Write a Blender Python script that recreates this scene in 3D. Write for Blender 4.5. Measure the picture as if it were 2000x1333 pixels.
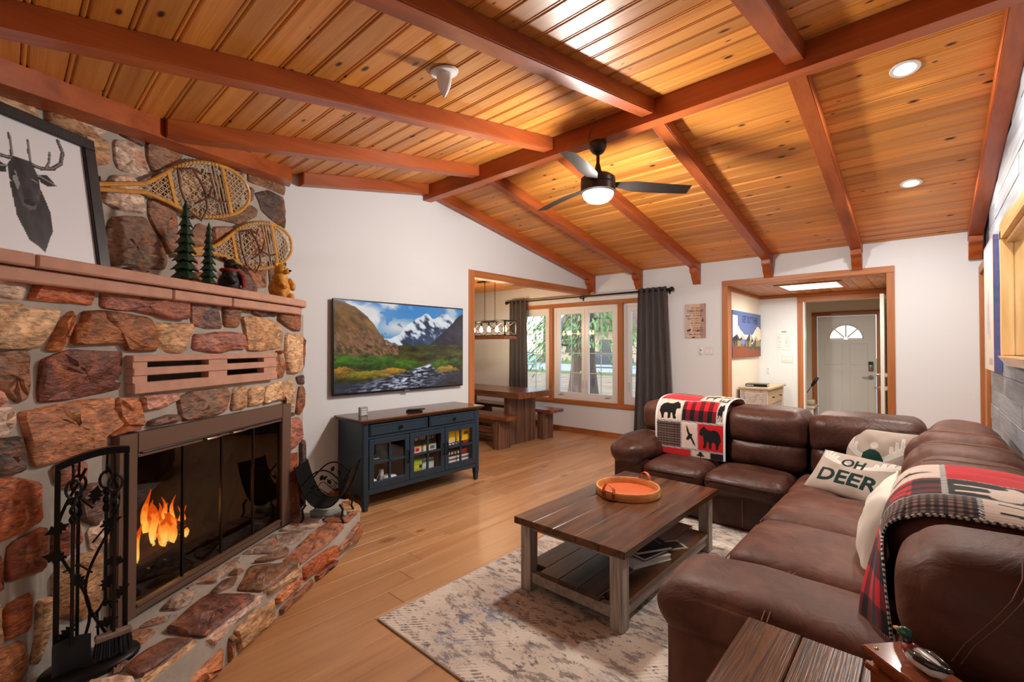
import bpy, bmesh, math, random
import numpy as np
from mathutils import Vector, Matrix, noise as mnoise

for o in list(bpy.data.objects):
    bpy.data.objects.remove(o, do_unlink=True)
SC = bpy.context.scene
COL = SC.collection
R = math.radians
random.seed(7)

# ------------------------------------------------------------------ camera
YAW = 0.7348            # the view looks this far left of the long axis of the room
PITCH = 0.0130
cam_d = bpy.data.cameras.new('camera')
cam_d.sensor_width = 36.0
cam_d.lens = 36.0 * 897.3 / 2000.0
cam_d.clip_start = 0.05
cam = bpy.data.objects.new('camera', cam_d)
COL.objects.link(cam)
cam.location = (0, 0, 1.5)
cam.rotation_euler = (math.pi / 2 + PITCH, 0, YAW)
SC.camera = cam

# ------------------------------------------------------------------ view
SC.view_settings.view_transform = 'Standard'
SC.view_settings.look = 'None'
SC.view_settings.exposure = 0.32
SC.view_settings.gamma = 1.0
SC.view_settings.use_curve_mapping = False

# ------------------------------------------------------------------ sky
W = bpy.data.worlds.new('sky')
SC.world = W
W.use_nodes = True
wn = W.node_tree.nodes
wl = W.node_tree.links
bgn = wn['Background']
skyn = wn.new('ShaderNodeTexSky')
skyn.sky_type = 'NISHITA'
skyn.sun_disc = False
skyn.sun_elevation = R(48)
skyn.sun_rotation = R(200)
wl.new(skyn.outputs['Color'], bgn.inputs['Color'])
bgn.inputs['Strength'].default_value = 0.5

def area_light(name, loc, target, size, power, color=(1, 1, 1), size_y=None):
    d = bpy.data.lights.new(name, 'AREA')
    d.energy = power
    d.color = color
    d.size = size
    if size_y:
        d.shape = 'RECTANGLE'
        d.size_y = size_y
    o = bpy.data.objects.new(name, d)
    COL.objects.link(o)
    o.location = loc
    v = Vector(target) - Vector(loc)
    o.rotation_euler = v.to_track_quat('-Z', 'Y').to_euler()
    return o

def point_light(name, loc, power, color=(1, .85, .65), r=.04, parent=None):
    d = bpy.data.lights.new(name, 'POINT')
    d.energy = power
    d.color = color
    d.shadow_soft_size = r
    o = bpy.data.objects.new(name, d)
    COL.objects.link(o)
    o.location = loc
    return o

# ------------------------------------------------------------------ helpers
def lin(c):
    return tuple(((v / 255.) / 12.92 if v / 255. <= .04045 else ((v / 255. + .055) / 1.055) ** 2.4) for v in c)

class B:
    """collects shapes of ONE part in a bmesh, world coordinates"""
    def __init__(s):
        s.bm = bmesh.new()
    def box(s, a, b, bev=0, seg=1, M=None):
        a = Vector(a); b = Vector(b)
        lo = Vector([min(a[i], b[i]) for i in range(3)]); hi = Vector([max(a[i], b[i]) for i in range(3)])
        r = bmesh.ops.create_cube(s.bm, size=1)
        vs = r['verts']
        c = (lo + hi) / 2; d = hi - lo
        for v in vs:
            v.co = Vector((v.co.x * d.x, v.co.y * d.y, v.co.z * d.z)) + c
        if bev > 0:
            es = list({e for v in vs for e in v.link_edges})
            rr = bmesh.ops.bevel(s.bm, geom=es, offset=min(bev, .49 * min(d)), segments=seg, affect='EDGES', profile=.5)
            vs = list({v for f in rr['faces'] for v in f.verts} | {v for v in vs if v.is_valid})
        if M is not None:
            for v in vs:
                v.co = M @ v.co
        return s
    def cyl(s, p0, p1, r, r1=None, n=12, cap=True):
        r1 = r if r1 is None else r1
        p0 = Vector(p0); p1 = Vector(p1)
        q = (p1 - p0).to_track_quat('Z', 'Y')
        A = []; Bv = []
        for i in range(n):
            a = 2 * math.pi * i / n
            d = q @ Vector((math.cos(a), math.sin(a), 0))
            A.append(s.bm.verts.new(p0 + d * r)); Bv.append(s.bm.verts.new(p1 + d * r1))
        for i in range(n):
            j = (i + 1) % n
            s.bm.faces.new((A[i], A[j], Bv[j], Bv[i]))
        if cap:
            s.bm.faces.new(A[::-1]); s.bm.faces.new(Bv)
        return s
    def tube(s, pts, r, n=8, closed=False, cap=True):
        P = [Vector(p) for p in pts]; m = len(P)
        rad = r if isinstance(r, (list, tuple)) else [r] * m
        rings = []
        up = None
        for i in range(m):
            if closed:
                t = P[(i + 1) % m] - P[i - 1]
            else:
                t = P[min(i + 1, m - 1)] - P[max(i - 1, 0)]
            t.normalize()
            if up is None:
                up = Vector((0, 0, 1)) if abs(t.z) < .9 else Vector((1, 0, 0))
            side = t.cross(up)
            if side.length < 1e-4:
                side = t.orthogonal()
            side.normalize()
            up = side.cross(t).normalized()
            rings.append([s.bm.verts.new(P[i] + (side * math.cos(2 * math.pi * k / n) + up * math.sin(2 * math.pi * k / n)) * rad[i]) for k in range(n)])
        for i in range(m if closed else m - 1):
            a = rings[i]; b = rings[(i + 1) % m]
            for k in range(n):
                j = (k + 1) % n
                s.bm.faces.new((a[k], a[j], b[j], b[k]))
        if cap and not closed:
            s.bm.faces.new(rings[0][::-1]); s.bm.faces.new(rings[-1])
        return s
    def lathe(s, prof, c, n=24, axis=(0, 0, 1), cap=True):
        q = Vector(axis).to_track_quat('Z', 'Y'); c = Vector(c)
        rings = []
        for (r, z) in prof:
            rings.append([s.bm.verts.new(c + q @ Vector((r * math.cos(2 * math.pi * k / n), r * math.sin(2 * math.pi * k / n), z))) for k in range(n)])
        for a, b in zip(rings, rings[1:]):
            for k in range(n):
                j = (k + 1) % n
                s.bm.faces.new((a[k], a[j], b[j], b[k]))
        if cap:
            if prof[0][0] > 1e-6: s.bm.faces.new(rings[0][::-1])
            if prof[-1][0] > 1e-6: s.bm.faces.new(rings[-1])
        return s
    def prism(s, pts, vec):
        """polygon pts (3D) swept along vec"""
        a = [s.bm.verts.new(Vector(p)) for p in pts]
        b = [s.bm.verts.new(Vector(p) + Vector(vec)) for p in pts]
        n = len(a)
        s.bm.faces.new(a[::-1]); s.bm.faces.new(b)
        for i in range(n):
            j = (i + 1) % n
            s.bm.faces.new((a[i], a[j], b[j], b[i]))
        return s
    def hexa(s, v8):
        v = [s.bm.verts.new(Vector(p)) for p in v8]
        for f in ((0, 3, 2, 1), (4, 5, 6, 7), (0, 1, 5, 4), (1, 2, 6, 5), (2, 3, 7, 6), (3, 0, 4, 7)):
            s.bm.faces.new([v[i] for i in f])
        return s
    def grid(s, F, nu, nv, closeu=False, closev=False):
        mu = nu if closeu else nu + 1; mv = nv if closev else nv + 1
        g = [[s.bm.verts.new(Vector(F(i / nu, j / nv))) for j in range(mv)] for i in range(mu)]
        for i in range(nu):
            for j in range(nv):
                a = g[i][j]; b = g[(i + 1) % mu][j]; c = g[(i + 1) % mu][(j + 1) % mv]; d = g[i][(j + 1) % mv]
                s.bm.faces.new((a, b, c, d))
        return g
    def ball(s, c, r, sc=(1, 1, 1), n=12, m=8, rot=None):
        c = Vector(c)
        def P(i, j):
            th = math.pi * j / m; ph = 2 * math.pi * i / n
            v = Vector((r * sc[0] * math.sin(th) * math.cos(ph), r * sc[1] * math.sin(th) * math.sin(ph), r * sc[2] * math.cos(th)))
            return c + (rot @ v if rot else v)
        top = s.bm.verts.new(P(0, 0)); bot = s.bm.verts.new(P(0, m))
        rg = [[s.bm.verts.new(P(i, j)) for i in range(n)] for j in range(1, m)]
        for i in range(n):
            k = (i + 1) % n
            s.bm.faces.new((top, rg[0][i], rg[0][k]))
            s.bm.faces.new((bot, rg[-1][k], rg[-1][i]))
            for a, b in zip(rg, rg[1:]):
                s.bm.faces.new((a[i], b[i], b[k], a[k]))
        return s

def mk(name, b, mat, parent=None, ang=35, world=True, fixn=True):
    """link ONE mesh object; meshes are made in world coordinates and moved into the parent's frame"""
    bm = b.bm
    if fixn:
        bmesh.ops.recalc_face_normals(bm, faces=bm.faces)
    if parent is not None and world:
        root = parent
        M = Matrix.Identity(4)
        chain = []
        while root is not None:
            chain.append(root.matrix_basis.copy()); root = root.parent
        for m in chain[::-1]:
            M = M @ m
        bm.transform(M.inverted())
    me = bpy.data.meshes.new(name)
    bm.to_mesh(me); bm.free()
    if ang > 0:
        me.shade_smooth()
        if ang < 180:
            me.set_sharp_from_angle(angle=R(ang))
    me.materials.append(mat)
    o = bpy.data.objects.new(name, me)
    COL.objects.link(o)
    if parent is not None:
        o.parent = parent
    return o

def tag(o, label=None, cat=None, group=None, kind=None):
    if label: o['label'] = label
    if cat: o['category'] = cat
    if group: o['group'] = group
    if kind: o['kind'] = kind
    return o

def thing(name, label, cat, loc=(0, 0, 0), rotz=0, group=None, kind=None):
    o = bpy.data.objects.new(name, None)
    o.empty_display_size = .1
    COL.objects.link(o)
    o.location = loc
    o.rotation_euler = (0, 0, rotz)
    o.matrix_basis = Matrix.Translation(loc) @ Matrix.Rotation(rotz, 4, 'Z')
    return tag(o, label, cat, group, kind)

def struct(name, b, mat, ang=35, label=None, cat=None):
    o = mk(name, b, mat, None, ang)
    o['kind'] = 'structure'
    if label: o['label'] = label
    if cat: o['category'] = cat
    return o

# ------------------------------------------------------------------ materials
def newmat(name):
    m = bpy.data.materials.new(name)
    m.use_nodes = True
    nt = m.node_tree
    return m, nt, nt.nodes['Principled BSDF']

def N(nt, t, **kw):
    n = nt.nodes.new(t)
    for k, v in kw.items():
        if k in n.inputs.keys():
            n.inputs[k].default_value = v
        else:
            setattr(n, k, v)
    return n

def ramp(nt, stops, interp='LINEAR'):
    r = nt.nodes.new('ShaderNodeValToRGB')
    r.color_ramp.interpolation = interp
    el = r.color_ramp.elements
    while len(el) < len(stops): el.new(.5)
    for e, (p, c) in zip(el, stops):
        e.position = p; e.color = (*c, 1)
    return r

def plain(name, rgb, rough=.5, metal=0, spec=.5, noise=0, nscale=20, bump=0, emit=None, estr=0, coat=0, sheen=0):
    m, nt, p = newmat(name)
    c = lin(rgb)
    p.inputs['Base Color'].default_value = (*c, 1)
    p.inputs['Roughness'].default_value = rough
    p.inputs['Metallic'].default_value = metal
    p.inputs['Specular IOR Level'].default_value = spec
    if coat: p.inputs['Coat Weight'].default_value = coat
    if sheen: p.inputs['Sheen Weight'].default_value = sheen
    if emit:
        p.inputs['Emission Color'].default_value = (*lin(emit), 1)
        p.inputs['Emission Strength'].default_value = estr
    if noise or bump:
        tc = N(nt, 'ShaderNodeTexCoord')
        no = N(nt, 'ShaderNodeTexNoise', Scale=nscale, Detail=5.0)
        nt.links.new(tc.outputs['Object'], no.inputs['Vector'])
        if noise:
            r = ramp(nt, [(.3, tuple(v * (1 - noise) for v in c)), (.7, tuple(min(1, v * (1 + noise)) for v in c))])
            nt.links.new(no.outputs['Fac'], r.inputs['Fac']); nt.links.new(r.outputs['Color'], p.inputs['Base Color'])
        if bump:
            bp = N(nt, 'ShaderNodeBump', Strength=bump, Distance=.01)
            nt.links.new(no.outputs['Fac'], bp.inputs['Height']); nt.links.new(bp.outputs['Normal'], p.inputs['Normal'])
    return m

def wood(name, cols, axis=0, along=.8, across=11, rough=.4, bump=.15, knots=0, rnd=.2, fine=.25, knotcol=(60, 28, 14), coat=0, dist=1.2, flat=None):
    """grain runs along the object's own axis; every board differs by its object's random number"""
    m, nt, p = newmat(name)
    L = nt.links.new
    tc = N(nt, 'ShaderNodeTexCoord'); oi = N(nt, 'ShaderNodeObjectInfo')
    off = N(nt, 'ShaderNodeVectorMath', operation='SCALE'); off.inputs[0].default_value = (31.7, 17.3, 23.1)
    L(oi.outputs['Random'], off.inputs['Scale'])
    add = N(nt, 'ShaderNodeVectorMath', operation='ADD')
    L(tc.outputs['Object'], add.inputs[0]); L(off.outputs['Vector'], add.inputs[1])
    def mapped(al, ac):
        mp = N(nt, 'ShaderNodeMapping')
        s = [ac] * 3; s[axis] = al
        mp.inputs['Scale'].default_value = s
        L(add.outputs['Vector'], mp.inputs['Vector'])
        return mp
    n1 = N(nt, 'ShaderNodeTexNoise', Scale=1.0, Detail=4.0, Distortion=dist)
    L(mapped(along, across).outputs['Vector'], n1.inputs['Vector'])
    n2 = N(nt, 'ShaderNodeTexNoise', Scale=1.0, Detail=3.0)
    L(mapped(along * 3, across * 9).outputs['Vector'], n2.inputs['Vector'])
    mx = N(nt, 'ShaderNodeMix', data_type='FLOAT'); mx.inputs[0].default_value = fine
    L(n1.outputs['Fac'], mx.inputs[2]); L(n2.outputs['Fac'], mx.inputs[3])
    rp = ramp(nt, [(a, lin(c)) for a, c in cols])
    L(mx.outputs[0], rp.inputs['Fac'])
    col = rp.outputs['Color']
    hs = N(nt, 'ShaderNodeHueSaturation')
    mr = N(nt, 'ShaderNodeMapRange'); mr.inputs['To Min'].default_value = 1 - rnd; mr.inputs['To Max'].default_value = 1 + rnd
    L(oi.outputs['Random'], mr.inputs['Value']); L(mr.outputs['Result'], hs.inputs['Value']); L(col, hs.inputs['Color'])
    col = hs.outputs['Color']
    if knots:
        vo = N(nt, 'ShaderNodeTexVoronoi', Scale=1.0)
        if flat == 2: vo.voronoi_dimensions = '2D'
        vo.inputs['Randomness'].default_value = 1
        kmp = mapped(2.4 * knots, 5.0 * knots)
        if flat is not None: kmp.inputs['Scale'].default_value[flat] = .02
        L(kmp.outputs['Vector'], vo.inputs['Vector'])
        kr = ramp(nt, [(.045, (1, 1, 1)), (.10, (0, 0, 0))])
        sr = N(nt, 'ShaderNodeSeparateColor'); L(vo.outputs['Color'], sr.inputs[0])
        sz = N(nt, 'ShaderNodeMath', operation='MULTIPLY_ADD'); sz.inputs[1].default_value = 1.5; sz.inputs[2].default_value = -.35; L(sr.outputs[0], sz.inputs[0])
        mxz = N(nt, 'ShaderNodeMath', operation='MAXIMUM'); mxz.inputs[1].default_value = .02; L(sz.outputs[0], mxz.inputs[0])
        dv = N(nt, 'ShaderNodeMath', operation='DIVIDE'); L(vo.outputs['Distance'], dv.inputs[0]); L(mxz.outputs[0], dv.inputs[1])
        L(dv.outputs[0], kr.inputs['Fac'])
        km = N(nt, 'ShaderNodeMix', data_type='RGBA'); km.inputs[7].default_value = (*lin(knotcol), 1)
        L(kr.outputs['Color'], km.inputs[0]); L(col, km.inputs[6])
        col = km.outputs[2]
    L(col, p.inputs['Base Color'])
    p.inputs['Roughness'].default_value = rough
    if coat:
        p.inputs['Coat Weight'].default_value = coat; p.inputs['Coat Roughness'].default_value = .15
    if bump:
        bp = N(nt, 'ShaderNodeBump', Strength=bump, Distance=.004)
        L(n2.outputs['Fac'], bp.inputs['Height']); L(bp.outputs['Normal'], p.inputs['Normal'])
    return m

def vcol(name, rough=.6, emit=0, spec=.3, sheen=0, bump=0, coat=0):
    """flat print: colours stored on the mesh as the attribute 'print'"""
    m, nt, p = newmat(name)
    at = N(nt, 'ShaderNodeAttribute', attribute_name='print')
    nt.links.new(at.outputs['Color'], p.inputs['Base Color'])
    p.inputs['Roughness'].default_value = rough
    p.inputs['Specular IOR Level'].default_value = spec
    if sheen: p.inputs['Sheen Weight'].default_value = sheen
    if coat: p.inputs['Coat Weight'].default_value = coat
    if emit:
        nt.links.new(at.outputs['Color'], p.inputs['Emission Color'])
        p.inputs['Emission Strength'].default_value = emit
    if bump:
        tc = N(nt, 'ShaderNodeTexCoord'); no = N(nt, 'ShaderNodeTexNoise', Scale=400.0, Detail=2.0)
        nt.links.new(tc.outputs['Object'], no.inputs['Vector'])
        bp = N(nt, 'ShaderNodeBump', Strength=bump, Distance=.003)
        nt.links.new(no.outputs['Fac'], bp.inputs['Height']); nt.links.new(bp.outputs['Normal'], p.inputs['Normal'])
    return m

def glass(name, tint=(1, 1, 1), rough=0.0, mixf=.12, gloss=(1, 1, 1)):
    m, nt, p = newmat(name)
    nt.nodes.remove(p)
    out = nt.nodes['Material Output']
    tr = N(nt, 'ShaderNodeBsdfTransparent'); tr.inputs['Color'].default_value = (*tint, 1)
    gl = N(nt, 'ShaderNodeBsdfGlossy', Roughness=rough); gl.inputs['Color'].default_value = (*gloss, 1)
    lw = N(nt, 'ShaderNodeLayerWeight', Blend=.5)
    pw = N(nt, 'ShaderNodeMath', operation='POWER'); pw.inputs[1].default_value = 5.0
    nt.links.new(lw.outputs['Facing'], pw.inputs[0])
    ml = N(nt, 'ShaderNodeMath', operation='MULTIPLY_ADD'); ml.inputs[1].default_value = .55; ml.inputs[2].default_value = .02 + mixf * .1
    nt.links.new(pw.outputs[0], ml.inputs[0])
    mx = N(nt, 'ShaderNodeMixShader')
    nt.links.new(ml.outputs[0], mx.inputs['Fac'])
    nt.links.new(tr.outputs[0], mx.inputs[1]); nt.links.new(gl.outputs[0], mx.inputs[2])
    nt.links.new(mx.outputs[0], out.inputs['Surface'])
    return m

# ------------------------------------------------------------------ flat prints (pictures, blankets, screens)
class Canvas:
    """a small raster in metres-free 0..1 coordinates, y up, sRGB 0..255 floats"""
    def __init__(s, w, h, bg=(255, 255, 255)):
        s.w, s.h = w, h
        s.a = np.empty((h, w, 3)); s.a[:] = bg
        yy, xx = np.mgrid[0:h, 0:w]
        s.X = (xx + .5) / w; s.Y = (yy + .5) / h
    def rect(s, x0, y0, x1, y1, c):
        s.a[(s.X >= x0) & (s.X < x1) & (s.Y >= y0) & (s.Y < y1)] = c
    def mask_poly(s, pts):
        inside = np.zeros((s.h, s.w), bool)
        n = len(pts)
        for i in range(n):
            x0, y0 = pts[i]; x1, y1 = pts[(i + 1) % n]
            if y0 == y1: continue
            c = ((y0 > s.Y) != (y1 > s.Y)) & (s.X < (x1 - x0) * (s.Y - y0) / (y1 - y0) + x0)
            inside ^= c
        return inside
    def poly(s, pts, c, clip=None):
        m = s.mask_poly(pts)
        if clip is not None: m &= clip
        s.a[m] = c
        return m
    def ell(s, cx, cy, rx, ry, c):
        m = ((s.X - cx) / rx) ** 2 + ((s.Y - cy) / ry) ** 2 < 1
        s.a[m] = c
        return m
    def line(s, pts, wd, c):
        ar = s.h / s.w
        for (x0, y0), (x1, y1) in zip(pts, pts[1:]):
            dx, dy = x1 - x0, (y1 - y0) * ar
            L2 = dx * dx + dy * dy + 1e-12
            t = np.clip(((s.X - x0) * dx + (s.Y - y0) * ar * dy) / L2, 0, 1)
            d = np.hypot(s.X - x0 - t * dx, (s.Y - y0) * ar - t * dy)
            s.a[d < wd] = c
    def text(s, txt, x, y, size, c, sx=1.0, align='CENTER', shear=0.0, bold=0.0, shade=None):
        """x,y baseline anchor; size = cap height as a share of the picture height"""
        cu = bpy.data.curves.new('t', 'FONT'); cu.body = txt; cu.align_x = align; cu.shear = shear; cu.offset = bold
        cu.resolution_u = 3
        ob = bpy.data.objects.new('t', cu); COL.objects.link(ob)
        dg = bpy.context.evaluated_depsgraph_get()
        me = bpy.data.meshes.new_from_object(ob.evaluated_get(dg))
        k = size / .69
        ar = s.h / s.w
        me.calc_loop_triangles()
        V = [(v.co.x * k * ar * sx + x, v.co.y * k + y) for v in me.vertices]
        for t in me.loop_triangles:
            P3 = [V[i] for i in t.vertices]
            x0 = min(p[0] for p in P3); x1 = max(p[0] for p in P3); y0 = min(p[1] for p in P3); y1 = max(p[1] for p in P3)
            i0 = max(0, int(x0 * s.w) - 1); i1 = min(s.w, int(x1 * s.w) + 2); j0 = max(0, int(y0 * s.h) - 1); j1 = min(s.h, int(y1 * s.h) + 2)
            if i1 <= i0 or j1 <= j0: continue
            X = s.X[j0:j1, i0:i1]; Y = s.Y[j0:j1, i0:i1]
            def e(a, b): return (b[0] - a[0]) * (Y - a[1]) - (b[1] - a[1]) * (X - a[0])
            e0, e1, e2 = e(P3[0], P3[1]), e(P3[1], P3[2]), e(P3[2], P3[0])
            m = ((e0 >= -1e-9) & (e1 >= -1e-9) & (e2 >= -1e-9)) | ((e0 <= 1e-9) & (e1 <= 1e-9) & (e2 <= 1e-9))
            s.a[j0:j1, i0:i1][m] = c
        bpy.data.objects.remove(ob, do_unlink=True); bpy.data.curves.remove(cu); bpy.data.meshes.remove(me)

_rs = np.random.RandomState(3)
def vnoise(X, Y, f, seed=0):
    """smooth value noise on arrays"""
    rs = np.random.RandomState(seed); T = rs.rand(64, 64)
    x = X * f; y = Y * f
    xi = np.floor(x).astype(int); yi = np.floor(y).astype(int); u = x - xi; v = y - yi
    u = u * u * (3 - 2 * u); v = v * v * (3 - 2 * v)
    g = lambda a, b: T[a % 64, b % 64]
    return (g(xi, yi) * (1 - u) + g(xi + 1, yi) * u) * (1 - v) + (g(xi, yi + 1) * (1 - u) + g(xi + 1, yi + 1) * u) * v
def fbm(X, Y, f, seed=0, oc=4):
    r = 0; a = .5
    for k in range(oc):
        r = r + a * vnoise(X, Y, f * 2 ** k, seed + k); a *= .5
    return r / .94

def print_mesh(name, cv, F, mat, parent=None, smooth=True):
    """a surface point for each raster cell, colours kept on the vertices: F(u,v)->world point"""
    w, h = cv.w, cv.h
    verts = [F((i + .5) / w if 0 < i < w - 1 else i / (w - 1), (j + .5) / h if 0 < j < h - 1 else j / (h - 1)) for j in range(h) for i in range(w)]
    faces = [(j * w + i, j * w + i + 1, (j + 1) * w + i + 1, (j + 1) * w + i) for j in range(h - 1) for i in range(w - 1)]
    me = bpy.data.meshes.new(name)
    if parent is not None:
        M = Matrix.Identity(4); ch = []; p = parent
        while p is not None:
            ch.append(p.matrix_basis.copy()); p = p.parent
        for m in ch[::-1]: M = M @ m
        Mi = M.inverted()
        verts = [Mi @ Vector(v) for v in verts]
    me.from_pydata([tuple(v) for v in verts], [], faces)
    c = cv.a.reshape(-1, 3) / 255.
    l = np.where(c <= .04045, c / 12.92, ((c + .055) / 1.055) ** 2.4)
    at = me.color_attributes.new('print', 'FLOAT_COLOR', 'POINT')
    at.data.foreach_set('color', np.concatenate([l, np.ones((len(l), 1))], 1).astype(np.float32).ravel())
    if smooth: me.shade_smooth()
    me.materials.append(mat)
    o = bpy.data.objects.new(name, me); COL.objects.link(o)
    if parent is not None: o.parent = parent
    return o

def copy_tree(o, parent=None):
    c = o.copy(); COL.objects.link(c); c.parent = parent
    for ch in list(o.children): copy_tree(ch, c)
    return c
# ================================================================== the room
XT, XR, YW, YF = -4.29, .43, 6.744, -.45        # TV wall, plank wall, window wall, wall behind the camera
SL = .186
def zL(y): return 3.345 - SL * (3.22 - y)
def zR(y): return 2.705 + SL * (YW - y)
def zc(y): return zL(y) if y < 3.272 else zR(y)

M_wall = plain('white_paint', (225, 230, 234), rough=.75, spec=.25, bump=.02, nscale=120)
M_cream = plain('cream_paint', (228, 221, 208), rough=.75, spec=.25)
M_pine = wood('ceiling_pine', [(.25, (168, 98, 36)), (.45, (200, 128, 54)), (.6, (214, 146, 68)), (.8, (182, 110, 44))], axis=0, along=.6, across=16, rough=.4, knots=1.1, rnd=.22, bump=.05, knotcol=(64, 30, 12), coat=.0, flat=2)
M_pine_y = wood('pine_lengthwise', [(.3, (150, 88, 36)), (.5, (190, 124, 60)), (.7, (206, 148, 84))], axis=1, along=.8, across=9, rough=.4, knots=.8, rnd=.15, flat=2)
M_beam_y = wood('beam_stain', [(.25, (122, 56, 24)), (.5, (164, 80, 36)), (.75, (190, 102, 50))], axis=1, along=.5, across=6, rough=.38, rnd=.08, bump=.06)
M_beam_x = wood('beam_stain_cross', [(.25, (124, 56, 24)), (.5, (168, 82, 36)), (.75, (192, 102, 50))], axis=0, along=.5, across=6, rough=.38, rnd=.05, bump=.06)
M_trim_z = wood('fir_trim_upright', [(.25, (140, 78, 36)), (.5, (176, 108, 58)), (.75, (198, 134, 80))], axis=2, along=.7, across=12, rough=.42, rnd=.06, knots=.6)
M_trim_x = wood('fir_trim_level', [(.25, (140, 78, 36)), (.5, (174, 106, 56)), (.75, (196, 132, 78))], axis=0, along=.7, across=12, rough=.42, rnd=.06)
M_trim_y = wood('fir_trim_depth', [(.25, (140, 78, 36)), (.5, (174, 106, 56)), (.75, (196, 132, 78))], axis=1, along=.7, across=12, rough=.42, rnd=.06)
M_floor = wood('oak_floor', [(.22, (138, 90, 54)), (.42, (178, 128, 84)), (.6, (194, 146, 100)), (.8, (166, 114, 70))], axis=1, along=.55, across=6, rough=.36, rnd=.1, bump=.08, knots=.45, knotcol=(146, 98, 60), flat=2)
M_white = plain('white_enamel', (232, 233, 234), rough=.35)
M_black = plain('black_metal', (24, 21, 20), rough=.4, metal=.3)

# ---- floor
b = B(); b.box((-8.6, YF - .1, -.12), (XR + .12, 10.2, -.008))
floor = struct('floor', b, M_floor, label='light oak plank floor', cat='floor')
PW = .181
plank_mesh = {}
def plank(length):
    key = round(length, 3)
    if key not in plank_mesh:
        bb = B(); bb.box((-PW / 2 + .0008, 0.0008, -.008), (PW / 2 - .0008, length - .0008, 0), bev=.0018)
        bmesh.ops.recalc_face_normals(bb.bm, faces=bb.bm.faces)
        me = bpy.data.meshes.new('plank'); bb.bm.to_mesh(me); bb.bm.free(); me.materials.append(M_floor)
        plank_mesh[key] = me
    return plank_mesh[key]
rf = random.Random(11)
nx = 0
x = XR - PW / 2
while x > -5.7:
    y = YF - rf.choice([0, .2, .4, .6, .8, 1.0])
    while y < YW:
        y0 = max(y, YF); y1 = min(y + 1.22, YW)
        if y1 - y0 > .1:
            o = bpy.data.objects.new('plank', plank(y1 - y0)); COL.objects.link(o); o.parent = floor
            o.location = (x, y0, 0)
        y += 1.22
    x -= PW

# ---- ceiling
b = B()
for (ya, yb, f) in ((YF, 3.272, zL), (3.272, YW, zR)):
    b.hexa([(XT, ya, f(ya) + .02), (XR, ya, f(ya) + .02), (XR, yb, f(yb) + .02), (XT, yb, f(yb) + .02),
            (XT, ya, f(ya) + .06), (XR, ya, f(ya) + .06), (XR, yb, f(yb) + .06), (XT, yb, f(yb) + .06)])
ceiling = struct('ceiling', b, M_pine, label='vaulted ceiling of knotty pine boards', cat='ceiling')
BW = .1495
prof = [(0, .02), (0, .012), (.003, .004), (.007, 0), (.013, 0), (.017, .004), (.019, .009), (.023, .009), (.026, .002), (.030, 0), (BW - .004, 0), (BW, .012), (BW, .02)]
b = B(); b.prism([(XT + .002, t, h) for t, h in prof], (XR - XT - .004, 0, 0))
bmesh.ops.recalc_face_normals(b.bm, faces=b.bm.faces)
board_me = bpy.data.meshes.new('board'); b.bm.to_mesh(board_me); b.bm.free(); board_me.materials.append(M_pine)
SA = sa = math.atan(SL); cs = math.cos(sa)
t = 0
for k in range(24):
    y = 3.272 + k * BW * cs
    if y + BW * cs > YW + .12: break
    o = bpy.data.objects.new('board', board_me); COL.objects.link(o); o.parent = ceiling
    o.location = (0, y, zR(y)); o.rotation_euler = (-sa, 0, 0)
for k in range(25):
    y = 3.272 - (k + 1) * BW * cs
    if y < YF - .05: break
    o = bpy.data.objects.new('board', board_me); COL.objects.link(o); o.parent = ceiling
    o.location = (0, y, zL(y)); o.rotation_euler = (sa, 0, 0)
# ridge beam with its scribed, wavy lower edge
b = B()
rw = random.Random(5)
rings = []
n = 90
for i in range(n + 1):
    x = XT + (XR - XT) * i / n
    wv = .008 * math.sin(i * .62) + .006 * math.sin(i * 1.37 + 1)
    pts = [(x, 3.22, 3.185), (x, 3.326 + wv, 3.185 + wv * .4), (x, 3.33, 3.35), (x, 3.218, 3.35)]
    rings.append([b.bm.verts.new(p) for p in pts])
for a, c in zip(rings, rings[1:]):
    for k in range(4):
        j = (k + 1) % 4
        b.bm.faces.new((a[k], a[j], c[j], c[k]))
b.bm.faces.new(rings[0]); b.bm.faces.new(rings[-1][::-1])
mk('ridge_beam', b, M_beam_x, ceiling, ang=30)
RD = .107
def rafter(x0, x1, y0, y1, corbel=False):
    b = B()
    b.hexa([(x0, y0, zc(y0) - RD), (x1, y0, zc(y0) - RD), (x1, y1, zc(y1) - RD), (x0, y1, zc(y1) - RD),
            (x0, y0, zc(y0) + .004), (x1, y0, zc(y0) + .004), (x1, y1, zc(y1) + .004), (x0, y1, zc(y1) + .004)])
    es = [e for e in b.bm.edges]
    bmesh.ops.bevel(b.bm, geom=es, offset=.006, segments=2, affect='EDGES')
    r = mk('rafter', b, M_beam_y, ceiling, ang=40)
    if corbel:
        zt = zR(YW) - RD
        pr = [(YW, zt + .02), (YW - .175, zt + .03), (YW - .178, zt - .005), (YW - .172, zt - .03), (YW - .15, zt - .045), (YW - .128, zt - .05), (YW - .118, zt - .062),
              (YW - .112, zt - .085), (YW - .098, zt - .115), (YW - .075, zt - .14), (YW - .058, zt - .155), (YW - .05, zt - .19), (YW, zt - .19)]
        b = B(); b.prism([(x0 + .004, y, z) for y, z in pr], (x1 - x0 - .008, 0, 0))
        mk('corbel', b, M_beam_y, r, ang=40)
for xr in (-4.17, -3.31, -2.412, -1.483, -.548, .43):
    rafter(xr - .108, xr - .001, 3.32, YW - .002, corbel=True)
def yfire(x, n): return (n - x * math.cos(FY)) / math.sin(FY)
FY = YAW - R(7.6)                 # the fireplace stands across the corner
NF = Vector((math.cos(FY), math.sin(FY), 0)); DF = Vector((-math.sin(FY), math.cos(FY), 0))
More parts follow.
